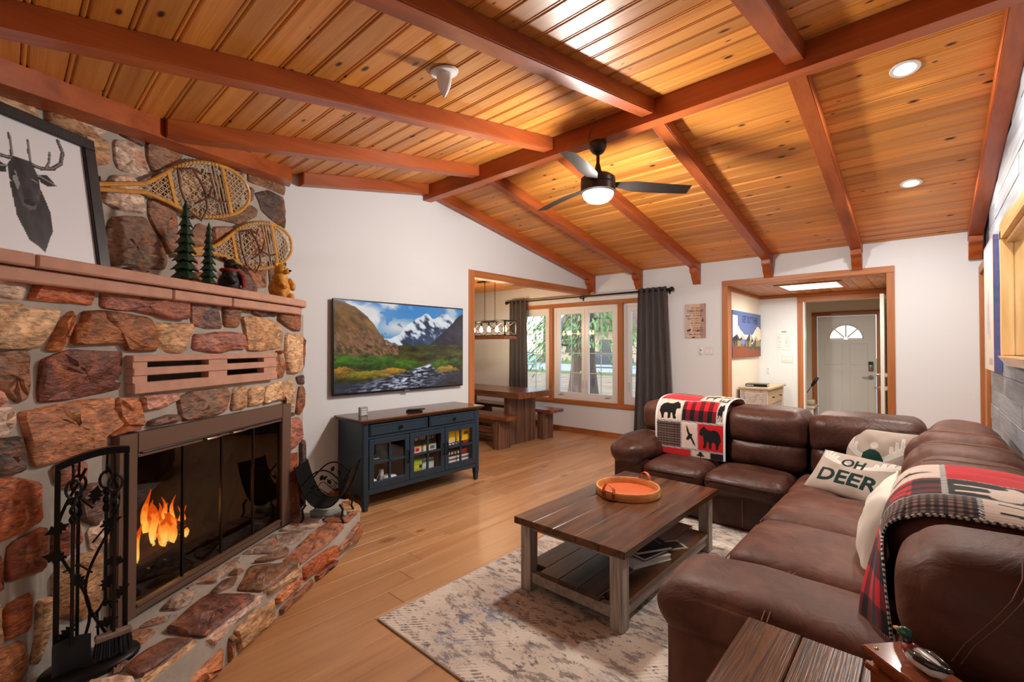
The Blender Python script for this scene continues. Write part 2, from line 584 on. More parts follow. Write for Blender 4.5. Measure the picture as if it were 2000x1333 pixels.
def FP(s, n, z): return NF * n + DF * s + Vector((0, 0, z))
for xr in (-3.35, -2.42, -1.485, -.53, .43):
    y0 = max(YF, yfire(xr - .05, -2.44))
    rafter(xr - .108, xr - .001, y0, 3.222)
rafter(-4.278, -4.17, yfire(-4.2, -2.44), 3.222)
# beam along the top of the stone chimney breast
b = B()
v = []
for (s, n) in ((1.0, -2.56), (1.0, -2.43), (3.70, -2.43), (3.86, -2.56)):
    p = FP(s, n, 0); v.append((p.x, p.y, zc(p.y) - RD - .004))
for (s, n) in ((1.0, -2.56), (1.0, -2.43), (3.70, -2.43), (3.86, -2.56)):
    p = FP(s, n, 0); v.append((p.x, p.y, zc(p.y)))
b.hexa(v); mk('chimney_beam', b, M_beam_y, ceiling, ang=40)

# ---- left wall (TV wall) with the wide opening to the dining room
OY, OZ = 4.016, 2.40
b = B()
pg = [(YF, 0), (OY, 0), (OY, OZ), (YW, OZ), (YW, zR(YW) + .03), (3.272, zR(3.272) + .03), (YF, zL(YF) + .03)]
b.prism([(XT, y, z) for y, z in pg], (-.12, 0, 0))
struct('wall_left', b, M_wall, ang=0, label='white gable wall that carries the television', cat='wall')
b = B()
b.box((XT - .14, OY - .088, 0), (XT + .016, OY + .008, OZ + .082), bev=.004)
tr = struct('trim_1', b, M_trim_z, label='fir casing post at the dining opening', cat='trim')
b = B(); b.box((XT - .14, OY + .0085, OZ - .008), (XT + .016, YW - .002, OZ + .082), bev=.004)
struct('trim_2', b, M_trim_y, label='fir header board over the dining opening', cat='trim')

# ---- back wall (window wall)
WX0, WX1, WZ0, WZ1 = -5.92, -2.97, .565, 2.215
DX0, DX1, DZ = -2.046, -.339, 2.345
TH = .13
b = B()
b.box((-8.6, YW, -.1), (WX0, YW + TH, 2.80)); b.box((WX0, YW, -.1), (WX1, YW + TH, WZ0)); b.box((WX0, YW, WZ1), (WX1, YW + TH, 2.80))
b.box((WX1, YW, -.1), (DX0 - .02, YW + TH, 2.80)); b.box((DX0 - .02, YW, DZ + .02), (DX1 + .02, YW + TH, 2.80)); b.box((DX1 + .02, YW, -.1), (XR + .12, YW + TH, 2.80))
struct('wall_back', b, M_wall, ang=0, label='white wall with the window and the entry opening', cat='wall')
# window casing: head, sill, side boards and the two posts
cas = struct('trim_3', B().box((WX0 - .06, YW - .022, WZ1 - .005), (WX1 + .065, YW + .01, WZ1 + .065), bev=.004), M_trim_x, label='fir casing around the window', cat='trim')
mk('sill_board', B().box((WX0 - .06, YW - .035, WZ0 - .068), (WX1 + .065, YW + .06, WZ0 + .0018), bev=.004), M_trim_x, cas)
for xa, xb in ((WX0 - .06, WX0 + .003), (-5.16, -5.085), (-3.755, -3.67), (WX1 - .001, WX1 + .065)):
    mk('casing_board', B().box((xa, YW - .022, WZ0), (xb, YW + .11, WZ1), bev=.004), M_trim_z, cas)
M_pane = glass('window_glass', mixf=.1)
M_muntin = plain('grille_white', (214, 220, 226), rough=.4)
M_crank = plain('crank_white', (205, 206, 206), rough=.3)
def casement(i, x0, x1, sashes, label):
    w = struct('window_%d' % i, B().box((x0, YW + .03, WZ0 + .002), (x0 + .055, YW + .11, WZ1 - .002), bev=.003), M_white, label=label, cat='window')
    for (a, c) in (((x1 - .055, YW + .03, WZ0 + .002), (x1, YW + .11, WZ1 - .002)), ((x0 + .055, YW + .03, WZ0 + .002), (x1 - .055, YW + .11, WZ0 + .06)), ((x0 + .055, YW + .03, WZ1 - .06), (x1 - .055, YW + .11, WZ1 - .002))):
        mk('frame_rail', B().box(a, c, bev=.003), M_white, w)
    sw = (x1 - x0 - .11) / sashes
    for k in range(sashes):
        a = x0 + .055 + k * sw; c = a + sw; st = .072
        s = mk('sash', B().box((a + .002, YW + .04, WZ0 + .06), (a + st, YW + .085, WZ1 - .06), bev=.003).box((c - st, YW + .04, WZ0 + .06), (c - .002, YW + .085, WZ1 - .06), bev=.003)
               .box((a + st, YW + .04, WZ0 + .06), (c - st, YW + .085, WZ0 + .13), bev=.003).box((a + st, YW + .04, WZ1 - .13), (c - st, YW + .085, WZ1 - .06), bev=.003), M_white, w)
        mk('pane', B().box((a + st - .004, YW + .06, WZ0 + .127), (c - st + .004, YW + .064, WZ1 - .127)), M_pane, s, ang=0)
        g = B(); xm = (a + c) / 2; g.box((xm - .007, YW + .066, WZ0 + .13), (xm + .007, YW + .074, WZ1 - .13))
        mk('muntin', g, M_muntin, s, ang=0)
        for q in range(1, 4):
            z = WZ0 + .13 + (WZ1 - WZ0 - .26) * q / 4
            mk('muntin', B().box((a + st, YW + .066, z - .007), (c - st, YW + .074, z + .007)), M_muntin, s, ang=0)
        xc = a + .1 if k == 0 and sashes == 2 else c - .16
        hd = B(); hd.box((xc - .05, YW + .012, WZ0 + .075), (xc + .05, YW + .04, WZ0 + .092), bev=.006); hd.tube([(xc - .02, YW + .02, WZ0 + .09), (xc + .03, YW + .01, WZ0 + .108), (xc + .075, YW + .008, WZ0 + .098)], .006, 6)
        mk('crank_handle', hd, M_crank, s)
        xl = c - .04 if k == 0 and sashes == 2 else a + .04
        mk('sash_lock', B().box((xl - .008, YW + .02, WZ0 + .22), (xl + .008, YW + .042, WZ0 + .36), bev=.006), M_crank, s)
casement(1, -5.916, -5.162, 1, 'white casement window beside the dining table, behind the left curtain')
casement(2, -5.083, -3.757, 2, 'white double casement window in the middle of the casing')
casement(3, -3.668, -2.972, 1, 'white casement window mostly behind the wide dark curtain')
# baseboards
b = B(); b.box((-8.5, YW - .016, 0), (-2.126, YW, .088), bev=.004)
struct('baseboard_back', b, M_trim_x, label='fir baseboard under the window', cat='baseboard')
b = B(); b.box((-.268, YW - .016, 0), (XR - .02, YW, .088), bev=.004)
struct('baseboard_back_short', b, M_trim_x, label='short fir baseboard beside the entry opening', cat='baseboard')
b = B(); b.box((XT, 1.95, 0), (XT + .016, OY - .09, .088), bev=.004)
struct('baseboard_left', b, M_trim_y, label='fir baseboard behind the blue sideboard', cat='baseboard')
# entry opening casing
t4 = struct('trim_4', B().box((DX0 - .078, YW - .02, 0), (DX0, YW + TH + .02, DZ), bev=.004), M_trim_z, label='fir casing of the entry opening', cat='trim')
mk('casing_board', B().box((DX1, YW - .02, 0), (DX1 + .072, YW + TH + .02, DZ), bev=.004), M_trim_z, t4)
mk('head_board', B().box((DX0 - .078, YW - .02, DZ), (DX1 + .072, YW + TH + .02, DZ + .076), bev=.004), M_trim_x, t4)

# ---- right wall: weathered grey planks, with a doorway by the corner and a recess that holds the mirror
M_gray = wood('weathered_grey', [(.2, (84, 88, 98)), (.42, (122, 126, 134)), (.58, (146, 149, 154)), (.75, (108, 110, 118)), (.9, (150, 140, 132))], axis=1, along=1.0, across=9, rough=.6, rnd=.22, bump=.3, fine=.4)
b = B(); HY0, HY1, HZ0, HZ1 = 2.9, 4.80, 1.44, 2.27
b.box((XR + .016, YF, 0), (XR + .12, HY0, 3.45)); b.box((XR + .016, HY1, 0), (XR + .12, YW, 3.45)); b.box((XR + .016, HY0, 0), (XR + .12, HY1, HZ0)); b.box((XR + .016, HY0, HZ1), (XR + .12, HY1, 3.45))
wr = struct('wall_right', b, plain('plank_backing', (70, 72, 78), rough=.9), ang=0, label='wall clad with weathered grey planks', cat='wall')
rp = random.Random(4)
PHT = .142
row = 0
z = .0
while z < 3.36:
    z1 = z + PHT
    # span of this row under the sloping roof
    ya = YF; yb = 6.02
    if z1 > zL(YF): ya = 3.22 - (3.345 - z1) / SL
    if z1 > zR(6.02): yb = YW - (z1 - 2.705) / SL
    cuts = [ya]; y = ya + rp.uniform(.3, 1.4)
    while y < yb - .25:
        cuts.append(y); y += rp.uniform(.9, 1.7)
    cuts.append(yb)
    for c0, c1 in zip(cuts, cuts[1:]):
        spans = [(c0, c1)]
        if z1 > HZ0 - .02 and z < HZ1 + .02:
            spans = []
            if c0 < HY0: spans.append((c0, min(c1, HY0)))
            if c1 > HY1: spans.append((max(c0, HY1), c1))
        for s0, s1 in spans:
            if s1 - s0 < .04: continue
            d = rp.uniform(0, .006)
            mk('plank', B().box((XR - d, s0 + .0015, z + .0015), (XR + .018, s1 - .0015, z1 - .0015), bev=.003), M_gray, wr, ang=30)
    z = z1; row += 1
# doorway casing by the corner with a pine door
d3 = struct('door_3', B().box((XR - .006, 6.12, .01), (XR + .03, 6.655, 2.25), bev=.003), M_trim_z, label='pine door on the grey plank wall beside the corner', cat='door')
mk('casing_board', B().box((XR - .03, 6.04, 0), (XR + .02, 6.12, 2.33), bev=.004), M_trim_z, d3)
mk('casing_board', B().box((XR - .03, 6.655, 0), (XR + .02, 6.735, 2.33), bev=.004), M_trim_z, d3)
mk('casing_head', B().box((XR - .03, 6.12, 2.25), (XR + .02, 6.655, 2.33), bev=.004), M_trim_y, d3)
# mirror set deep in a honey pine frame with live edges
M_honey = wood('honey_pine', [(.25, (206, 158, 96)), (.5, (226, 184, 124)), (.75, (238, 204, 150))], axis=2, along=.8, across=8, rough=.4, rnd=.05)
pt = thing('wall_mirror', 'wall mirror in a deep live-edged honey pine frame on the grey planks', 'mirror', (XR, (HY0 + HY1) / 2, HZ0))
mk('frame_board', B().box((XR - .030, HY1 - .05, HZ0), (XR + .028, HY1 - .012, HZ1), bev=.004), M_honey, pt)
b = B()                                                                # live-edged casing board round the opening
pts = []
for i in range(13):
    f = i / 12; pts.append((HY1 - .012 + .028 * math.sin(f * 7.0 + .6) * .5 + .045, HZ0 + (HZ1 - HZ0 + .06) * f))
b.prism([(XR - .036, y, z) for y, z in pts] + [(XR - .036, HY1 - .044, HZ1 + .06), (XR - .036, HY1 - .044, HZ0)], (.03, 0, 0))
mk('live_edge_board', b, M_honey, pt)
b = B()
top = [(HY0 - .1, HZ1)]
for i in range(13):
    f = i / 12; top.append((HY0 - .1 + (HY1 + .12 - HY0) * f, HZ1 + .10 + .02 * math.sin(f * 9)))
top.append((HY1 + .02, HZ1))
b.prism([(XR - .036, y, z) for y, z in top[::-1]], (.03, 0, 0))
mk('live_edge_head', b, wood('honey_pine_level', [(.25, (190, 134, 70)), (.5, (214, 164, 98)), (.75, (228, 186, 126))], axis=1, along=.8, across=8, rough=.4, rnd=.05), pt)
mk('lining_board', B().box((XR - .006, HY0, HZ1 - .03), (XR + .028, HY1 - .05, HZ1 - .001)), M_honey, pt, ang=0)
mk('mirror_glass', B().box((XR + .028, HY0 + .001, HZ0 + .001), (XR + .034, HY1 - .001, HZ1 - .001)), plain('silvered_glass', (236, 240, 242), rough=.01, metal=1), pt, ang=0)

# ---- wall behind the camera
struct('wall_front', B().box((XT - .12, YF - .12, -.1), (XR + .12, YF, 2.75)), M_wall, ang=0, label='white wall opposite the window wall', cat='wall')

# ---- dining room shell
DC = 2.62
struct('wall_dining_left', B().box((-8.6, 3.2, -.1), (-8.5, YW, DC + .1)), M_wall, ang=0, label='white end wall of the dining room', cat='wall')
struct('wall_dining_front', B().box((-8.5, 3.1, -.1), (XT - .12, 3.2, DC + .1)), M_wall, ang=0, label='white wall of the dining room backing the living room', cat='wall')
cd = struct('ceiling_dining', B().box((-8.5, 3.2, DC + .018), (XT - .12, YW, DC + .08)), M_pine, ang=0, label='flat pine ceiling of the dining room', cat='ceiling')
me_d = None
k = 0
while 3.2 + (k + 1) * .15 <= YW + .01:
    if me_d is None:
        b = B(); b.prism([(-8.5, tt, h) for tt, h in ((0, .018), (0, .006), (.004, 0), (.146, 0), (.15, .006), (.15, .018))], (8.5 + XT - .122, 0, 0))
        bmesh.ops.recalc_face_normals(b.bm, faces=b.bm.faces)
        me_d = bpy.data.meshes.new('board'); b.bm.to_mesh(me_d); b.bm.free(); me_d.materials.append(M_pine)
    o = bpy.data.objects.new('board', me_d); COL.objects.link(o); o.parent = cd; o.location = (0, 3.2 + k * .15, DC)
    k += 1

# ---- entry alcove and vestibule
YA = 8.5
b = B(); b.box((-2.20, YW + TH, -.1), (-2.09, 10.3, 2.75)); struct('wall_entry_left', b, M_cream, ang=0, label='cream wall of the entry alcove', cat='wall')
b = B(); b.box((-.335, YW + TH, -.1), (-.25, 10.3, 2.75)); struct('wall_entry_right', b, M_cream, ang=0, label='cream wall on the far side of the entry', cat='wall')
EX0, EX1, EZ = -1.455, -.475, 2.215
b = B(); b.box((-2.09, YA, -.1), (EX0, YA + .11, 2.75)); b.box((EX0, YA, EZ), (EX1, YA + .11, 2.75)); b.box((EX1, YA, -.1), (-.335, YA + .11, 2.75))
struct('wall_entry_back', b, M_wall, ang=0, label='white wall between the alcove and the vestibule', cat='wall')
t5 = struct('trim_5', B().box((EX0 - .078, YA - .018, 0), (EX0, YA, EZ), bev=.004), M_trim_z, label='fir casing of the vestibule doorway', cat='trim')
mk('head_board', B().box((EX0 - .078, YA - .018, EZ), (-.40, YA, EZ + .078), bev=.004), M_trim_x, t5)
mk('jamb', B().box((EX0, YA - .01, 0), (EX0 + .02, YA + .12, EZ)), M_white, t5, ang=0)
mk('jamb', B().box((EX1 - .02, YA - .01, 0), (EX1, YA + .12, EZ)), M_white, t5, ang=0)
ce = struct('ceiling_entry', B().box((-2.09, YW + TH, DZ + .018), (-.335, YA, DZ + .1)), M_pine_y, ang=0, label='pine ceiling of the entry alcove', cat='ceiling')
k = 0
me_e = None
while k < 10:
    if me_e is None:
        b = B(); b.prism([(tt, YW + TH + .022, h) for tt, h in ((0, .018), (0, .006), (.005, 0), (.165, 0), (.17, .006), (.17, .018))], (0, YA - YW - TH - .024, 0))
        bmesh.ops.recalc_face_normals(b.bm, faces=b.bm.faces)
        me_e = bpy.data.meshes.new('board'); b.bm.to_mesh(me_e); b.bm.free(); me_e.materials.append(M_pine_y)
    o = bpy.data.objects.new('board', me_e); COL.objects.link(o); o.parent = ce; o.location = (-2.086 + k * .1722, 0, DZ)
    k += 1
struct('trim_6', B().box((-2.09, YA - .03, DZ - .05), (-.335, YA, DZ - .001), bev=.004).box((-2.09, YW + TH + .022, DZ - .05), (-2.06, YA - .03, DZ - .001), bev=.004), M_trim_x, label='fir cornice strip of the entry alcove', cat='trim')
struct('ceiling_vestibule', B().box((-2.09, YA + .11, 2.46), (-.335, 10.3, 2.55)), plain('buff_paint', (226, 204, 150), rough=.8), ang=0, label='buff painted ceiling of the vestibule', cat='ceiling')
# front door wall with the door opening
FD0, FD1, FDZ, YD = -1.50, -.64, 2.06, 10.0
b = B(); b.box((-2.09, YD, -.1), (FD0, YD + .12, 2.46)); b.box((FD0, YD, FDZ), (FD1, YD + .12, 2.46)); b.box((FD1, YD, -.1), (-.335, YD + .12, 2.46))
struct('wall_vestibule_back', b, M_cream, ang=0, label='cream wall around the front door', cat='wall')
t7 = struct('trim_7', B().box((FD0 - .075, YD - .018, 0), (FD0, YD, FDZ), bev=.004), M_trim_z, label='fir casing of the front door', cat='trim')
mk('head_board', B().box((FD0 - .075, YD - .018, FDZ), (FD1 + .075, YD, FDZ + .075), bev=.004), M_trim_x, t7)
mk('casing_board', B().box((FD1, YD - .018, 0), (FD1 + .075, YD, FDZ), bev=.004), M_trim_z, t7)
# front door with panels and fanlight
M_door = plain('door_white', (222, 224, 222), rough=.45)
dx0, dx1 = FD0 + .01, FD1 - .01
cx = (dx0 + dx1) / 2; fz = 1.635; frx, frz = .245, .255
b = B(); b.box((dx0, YD + .02, .01), (dx1, YD + .06, fz))
arc = [(cx - frx * math.cos(math.pi * i / 16), fz + frz * math.sin(math.pi * i / 16)) for i in range(17)]
b.prism([(x, YD + .02, z) for x, z in [(dx0, fz)] + arc + [(dx1, fz), (dx1, FDZ - .006), (dx0, FDZ - .006)]], (0, .04, 0))
fd = struct('door_1', b, M_door, ang=20, label='white panelled front door with a fanlight', cat='door')
for (pa, pb, za, zb) in ((-.31, -.055, 1.18, 1.56), (.055, .31, 1.18, 1.56), (-.31, -.055, .2, 1.08), (.055, .31, .2, 1.08)):
    mk('raised_panel', B().box((cx + pa, YD + .012, za), (cx + pb, YD + .022, zb), bev=.009), M_door, fd)
g = B(); g.prism([(x, YD + .038, z) for x, z in arc], (0, .004, 0)); mk('fanlight_pane', g, M_pane, fd, ang=0)
for a in (0, 45, 90, 135, 180):
    a = R(a); g = B()
    g.hexa([(cx + math.cos(a) * .03 - math.sin(a) * .011, YD + .014, fz + .012 + math.sin(a) * .03 + math.cos(a) * .011), (cx + math.cos(a) * .03 + math.sin(a) * .011, YD + .014, fz + .012 + math.sin(a) * .03 - math.cos(a) * .011),
            (cx + math.cos(a) * frx * 1.0 + math.sin(a) * .011, YD + .014, fz + .012 + math.sin(a) * frz - math.cos(a) * .011), (cx + math.cos(a) * frx - math.sin(a) * .011, YD + .014, fz + .012 + math.sin(a) * frz + math.cos(a) * .011)]
           + [(x, YD + .036, z) for x, z in ((cx + math.cos(a) * .03 - math.sin(a) * .011, fz + .012 + math.sin(a) * .03 + math.cos(a) * .011), (cx + math.cos(a) * .03 + math.sin(a) * .011, fz + .012 + math.sin(a) * .03 - math.cos(a) * .011),
            (cx + math.cos(a) * frx + math.sin(a) * .011, fz + .012 + math.sin(a) * frz - math.cos(a) * .011), (cx + math.cos(a) * frx - math.sin(a) * .011, fz + .012 + math.sin(a) * frz + math.cos(a) * .011))])
    mk('fanlight_bar', g, M_door, fd, ang=0)
g = B(); g.tube([(cx - frx * math.cos(math.pi * i / 20), YD + .016, fz + frz * math.sin(math.pi * i / 20)) for i in range(21)], .012, 6); mk('fanlight_rim', g, M_door, fd)
M_nickel = plain('satin_nickel', (150, 146, 140), rough=.3, metal=1)
kx = dx1 - .07
g = B(); g.box((kx - .035, YD - .012, 1.08), (kx + .035, YD + .02, 1.25), bev=.012, seg=2); mk('keypad_lock', g, M_nickel, fd)
g = B(); g.box((kx - .028, YD - .016, 1.19), (kx + .028, YD - .011, 1.245), bev=.004); mk('keypad', g, M_black, fd)
g = B(); g.cyl((kx, YD - .012, .98), (kx, YD + .02, .98), .035, n=16).tube([(kx, YD - .015, .98), (kx, YD - .045, .98), (kx - .05, YD - .05, .98), (kx - .12, YD - .045, .975)], .009, 8); mk('lever_handle', g, M_nickel, fd)
# inner door standing open against the right side of the alcove
ID = struct('door_2', B().box((-.455, 7.70, .01), (-.415, 8.47, 2.20), bev=.003), M_door, label='white inner door standing open beside the entry opening', cat='door')
for zz, lev in ((1.13, False), (.955, True)):
    g = B(); g.cyl((-.455, 7.77, zz), (-.475, 7.77, zz), .032, n=16)
    if lev: g.tube([(-.475, 7.77, zz), (-.515, 7.77, zz), (-.525, 7.80, zz), (-.522, 7.88, zz - .004)], .009, 8)
    else: g.cyl((-.475, 7.77, zz), (-.505, 7.77, zz), .02, .016, n=12)
    mk('lever_handle' if lev else 'deadbolt', g, M_nickel, ID)
    g = B(); g.cyl((-.415, 7.77, zz), (-.395, 7.77, zz), .03, n=16).cyl((-.395, 7.77, zz), (-.362, 7.77, zz), .022, n=12); mk('rose', g, M_white, ID)
# ================================================================== outdoors beyond the window
M_dirt = plain('dry_ground', (176, 148, 108), rough=.95, noise=.3, nscale=1.5)
M_road = plain('road_grey', (196, 196, 192), rough=.9, noise=.08, nscale=3)
M_grass = plain('roadside_grass', (126, 140, 70), rough=.95, noise=.3, nscale=4)
struct('ground_outside', B().box((-60, YW + .4, -.6), (-2.4, 26, -.35)), M_dirt, ang=0, label='dry needle-covered yard outside', cat='ground')
struct('road_outside', B().box((-90, 29, -.6), (-2.4, 40, -.30)), M_road, ang=0, label='pale road beyond the yard', cat='road')
struct('verge_outside', B().box((-80, 26, -.6), (-2.4, 29, -.32)), M_grass, ang=0, label='grass verge along the road', cat='ground')
struct('far_ground_outside', B().box((-120, 40, -.6), (30, 90, -.28)), M_grass, ang=0, label='grassy ground beyond the road', cat='ground')
struct('porch_ground_outside', B().box((-2.4, 10.3, -.6), (12, 40, -.35)), M_road, ang=0, label='paved approach outside the front door', cat='ground')
M_bark = wood('cedar_bark', [(.25, (74, 58, 46)), (.5, (122, 102, 84)), (.75, (158, 138, 118))], axis=2, along=1.2, across=14, rough=.95, bump=.6, rnd=.1)
def leafmat(name, c1, c2):
    m, nt, p = newmat(name)
    oi = N(nt, 'ShaderNodeTexCoord'); no = N(nt, 'ShaderNodeTexNoise', Scale=2.5, Detail=3.0)
    nt.links.new(oi.outputs['Object'], no.inputs['Vector'])
    r = ramp(nt, [(.35, lin(c1)), (.65, lin(c2))]); nt.links.new(no.outputs['Fac'], r.inputs['Fac']); nt.links.new(r.outputs['Color'], p.inputs['Base Color'])
    p.inputs['Roughness'].default_value = .7
    p.inputs['Subsurface Weight'].default_value = 0
    return m
M_leaf = leafmat('cedar_leaf', (92, 140, 72), (166, 206, 124))
M_leaf2 = leafmat('hedge_leaf', (88, 124, 66), (168, 190, 120))
def tree(name, label, x, y, rt, h, sprays, rs, seed, leaf, zlo=1.2, droop=.5, limbs=True):
    t = thing(name, label, 'tree', (x, y, -.36), group=None)
    rr = random.Random(seed)
    b = B(); n = 14; rings = []
    prof = [(0, 1.55), (.25, 1.2), (.6, 1.0), (1.4, .86), (3, .7), (h, .25)]
    for z, k in prof:
        ring = []
        for i in range(n):
            a = 2 * math.pi * i / n; f = rt * k * (1 + (.16 if z < 1 else .06) * math.sin(a * 5 + z))
            ring.append(b.bm.verts.new((x + f * math.cos(a), y + f * math.sin(a), -.36 + z)))
        rings.append(ring)
    for a, c in zip(rings, rings[1:]):
        for i in range(n):
            j = (i + 1) % n; b.bm.faces.new((a[i], a[j], c[j], c[i]))
    mk('trunk', b, M_bark, t, ang=80)
    lb = B()
    V = []; F = []
    for k in range(sprays):
        a = rr.uniform(0, 2 * math.pi); z = rr.uniform(zlo, h); ln = rs * rr.uniform(.5, 1.0) * (1 - .5 * (z - zlo) / (h - zlo + .01))
        d = Vector((math.cos(a), math.sin(a), 0)); p0 = Vector((x, y, z)) + d * rt * .5
        if limbs and k % 3 == 0:
            lb.tube([p0, p0 + d * ln * .5 + Vector((0, 0, .05)), p0 + d * ln + Vector((0, 0, -droop * ln * .5))], [.035, .022, .006], 5)
        for q in range(34):
            f = rr.uniform(.15, 1.05); side = Vector((-d.y, d.x, 0)) * rr.gauss(0, .22 + .25 * f)
            c = p0 + d * ln * f + side + Vector((0, 0, -droop * ln * f * f * .6 + rr.gauss(0, .1)))
            dd = (d * rr.uniform(.2, 1) + side.normalized() * rr.uniform(-.6, .6) + Vector((0, 0, -rr.uniform(.3, 1.2) * droop * 1.5))).normalized() * rr.uniform(.10, .22)
            w = dd.cross(Vector((rr.gauss(0, 1), rr.gauss(0, 1), rr.gauss(0, 1)))).normalized() * rr.uniform(.018, .035)
            i0 = len(V); V += [c - w * .4, c + w * .4, c + dd * .5 + w, c + dd, c + dd * .5 - w]; F.append((i0, i0 + 1, i0 + 2, i0 + 3, i0 + 4))
    if limbs: mk('limbs', lb, M_bark, t)
    me = bpy.data.meshes.new('foliage'); me.from_pydata([tuple(v - Vector((x, y, -.36))) for v in V], [], F); me.materials.append(leaf)
    o = bpy.data.objects.new('foliage', me); COL.objects.link(o); o.parent = t; o['kind'] = 'stuff'
    return t
tree('cedar_tree', 'big cedar with a flared furrowed trunk standing close outside the middle window', -7.15, 10.9, .40, 5.2, 105, 2.5, 3, M_leaf, zlo=1.5, droop=.75)
tree('cedar_tree', 'slimmer cedar outside the window behind the right curtain', -5.0, 15.5, .22, 6, 70, 2.0, 8, M_leaf, zlo=1.2, droop=.6)
tree('cedar_tree', 'cedar with bare grey limbs outside the window beside the dining table', -13.2, 12.6, .25, 5, 60, 2.0, 12, M_leaf, zlo=1.3, droop=.6)
for k, (x, y) in enumerate(((-44, 44), (-34, 43.5), (-24, 44), (-14, 43.8), (-54, 44.5), (-64, 44))):
    lab = ('leafy roadside tree across the road, %s') % ['behind the parked dark car', 'beside the tan house', 'at the end of the tan house', 'nearest the front door side', 'beyond the white car', 'at the far end of the road'][k]
    tree('roadside_tree', lab, x, y,   .3, 9, 60, 3.4, 30 + k, M_leaf2, zlo=.6, droop=.1, limbs=False)
hs = thing('house', 'tan house with a brown roof across the road', 'house', (-30, 52, -.3))
mk('walls', B().box((-36, 49, -.3), (-22, 57, 3.6)), plain('tan_siding', (206, 178, 150), rough=.8), hs, ang=0)
b = B(); b.prism([(-36.8, 48, 3.5), (-36.8, 58, 3.5), (-36.8, 53, 7)], (15.6, 0, 0)); mk('roof', b, plain('brown_shingle', (126, 96, 80), rough=.9), hs, ang=0)
for xx in (-34, -29, -24):
    mk('window', B().box((xx - .8, 48.95, .8), (xx + .8, 49.0, 2.4)), plain('dark_glass', (70, 76, 84), rough=.2), hs, ang=0)
def car(label, x, y, rgb):
    t = thing('car', label, 'car', (x, y, -.3), group=None)
    prof = [(-2.1, .3), (-2.15, .75), (-1.3, .9), (-.7, 1.4), (.9, 1.42), (1.6, .95), (2.1, .85), (2.15, .35)]
    b = B(); b.prism([(x + a, y - .85, -.3 + z) for a, z in prof], (0, 1.7, 0)); mk('body', b, plain('car_paint_%d' % rgb[0], rgb, rough=.3), t, ang=30)
    mk('side_window', B().prism([(x + a, y - .87, -.3 + z) for a, z in [(-1.15, .93), (-.65, 1.33), (.85, 1.35), (1.35, .95)]], (0, .02, 0)), bpy.data.materials['dark_glass'], t, ang=0)
    for a in (-1.35, 1.35): mk('wheel', B().cyl((x + a, y - .88, .02), (x + a, y - .66, .02), .32, n=16), M_black, t)
car('dark parked car on the road outside', -20.6, 35, (60, 66, 72))
car('white parked car on the road outside', -32, 36, (214, 214, 212))
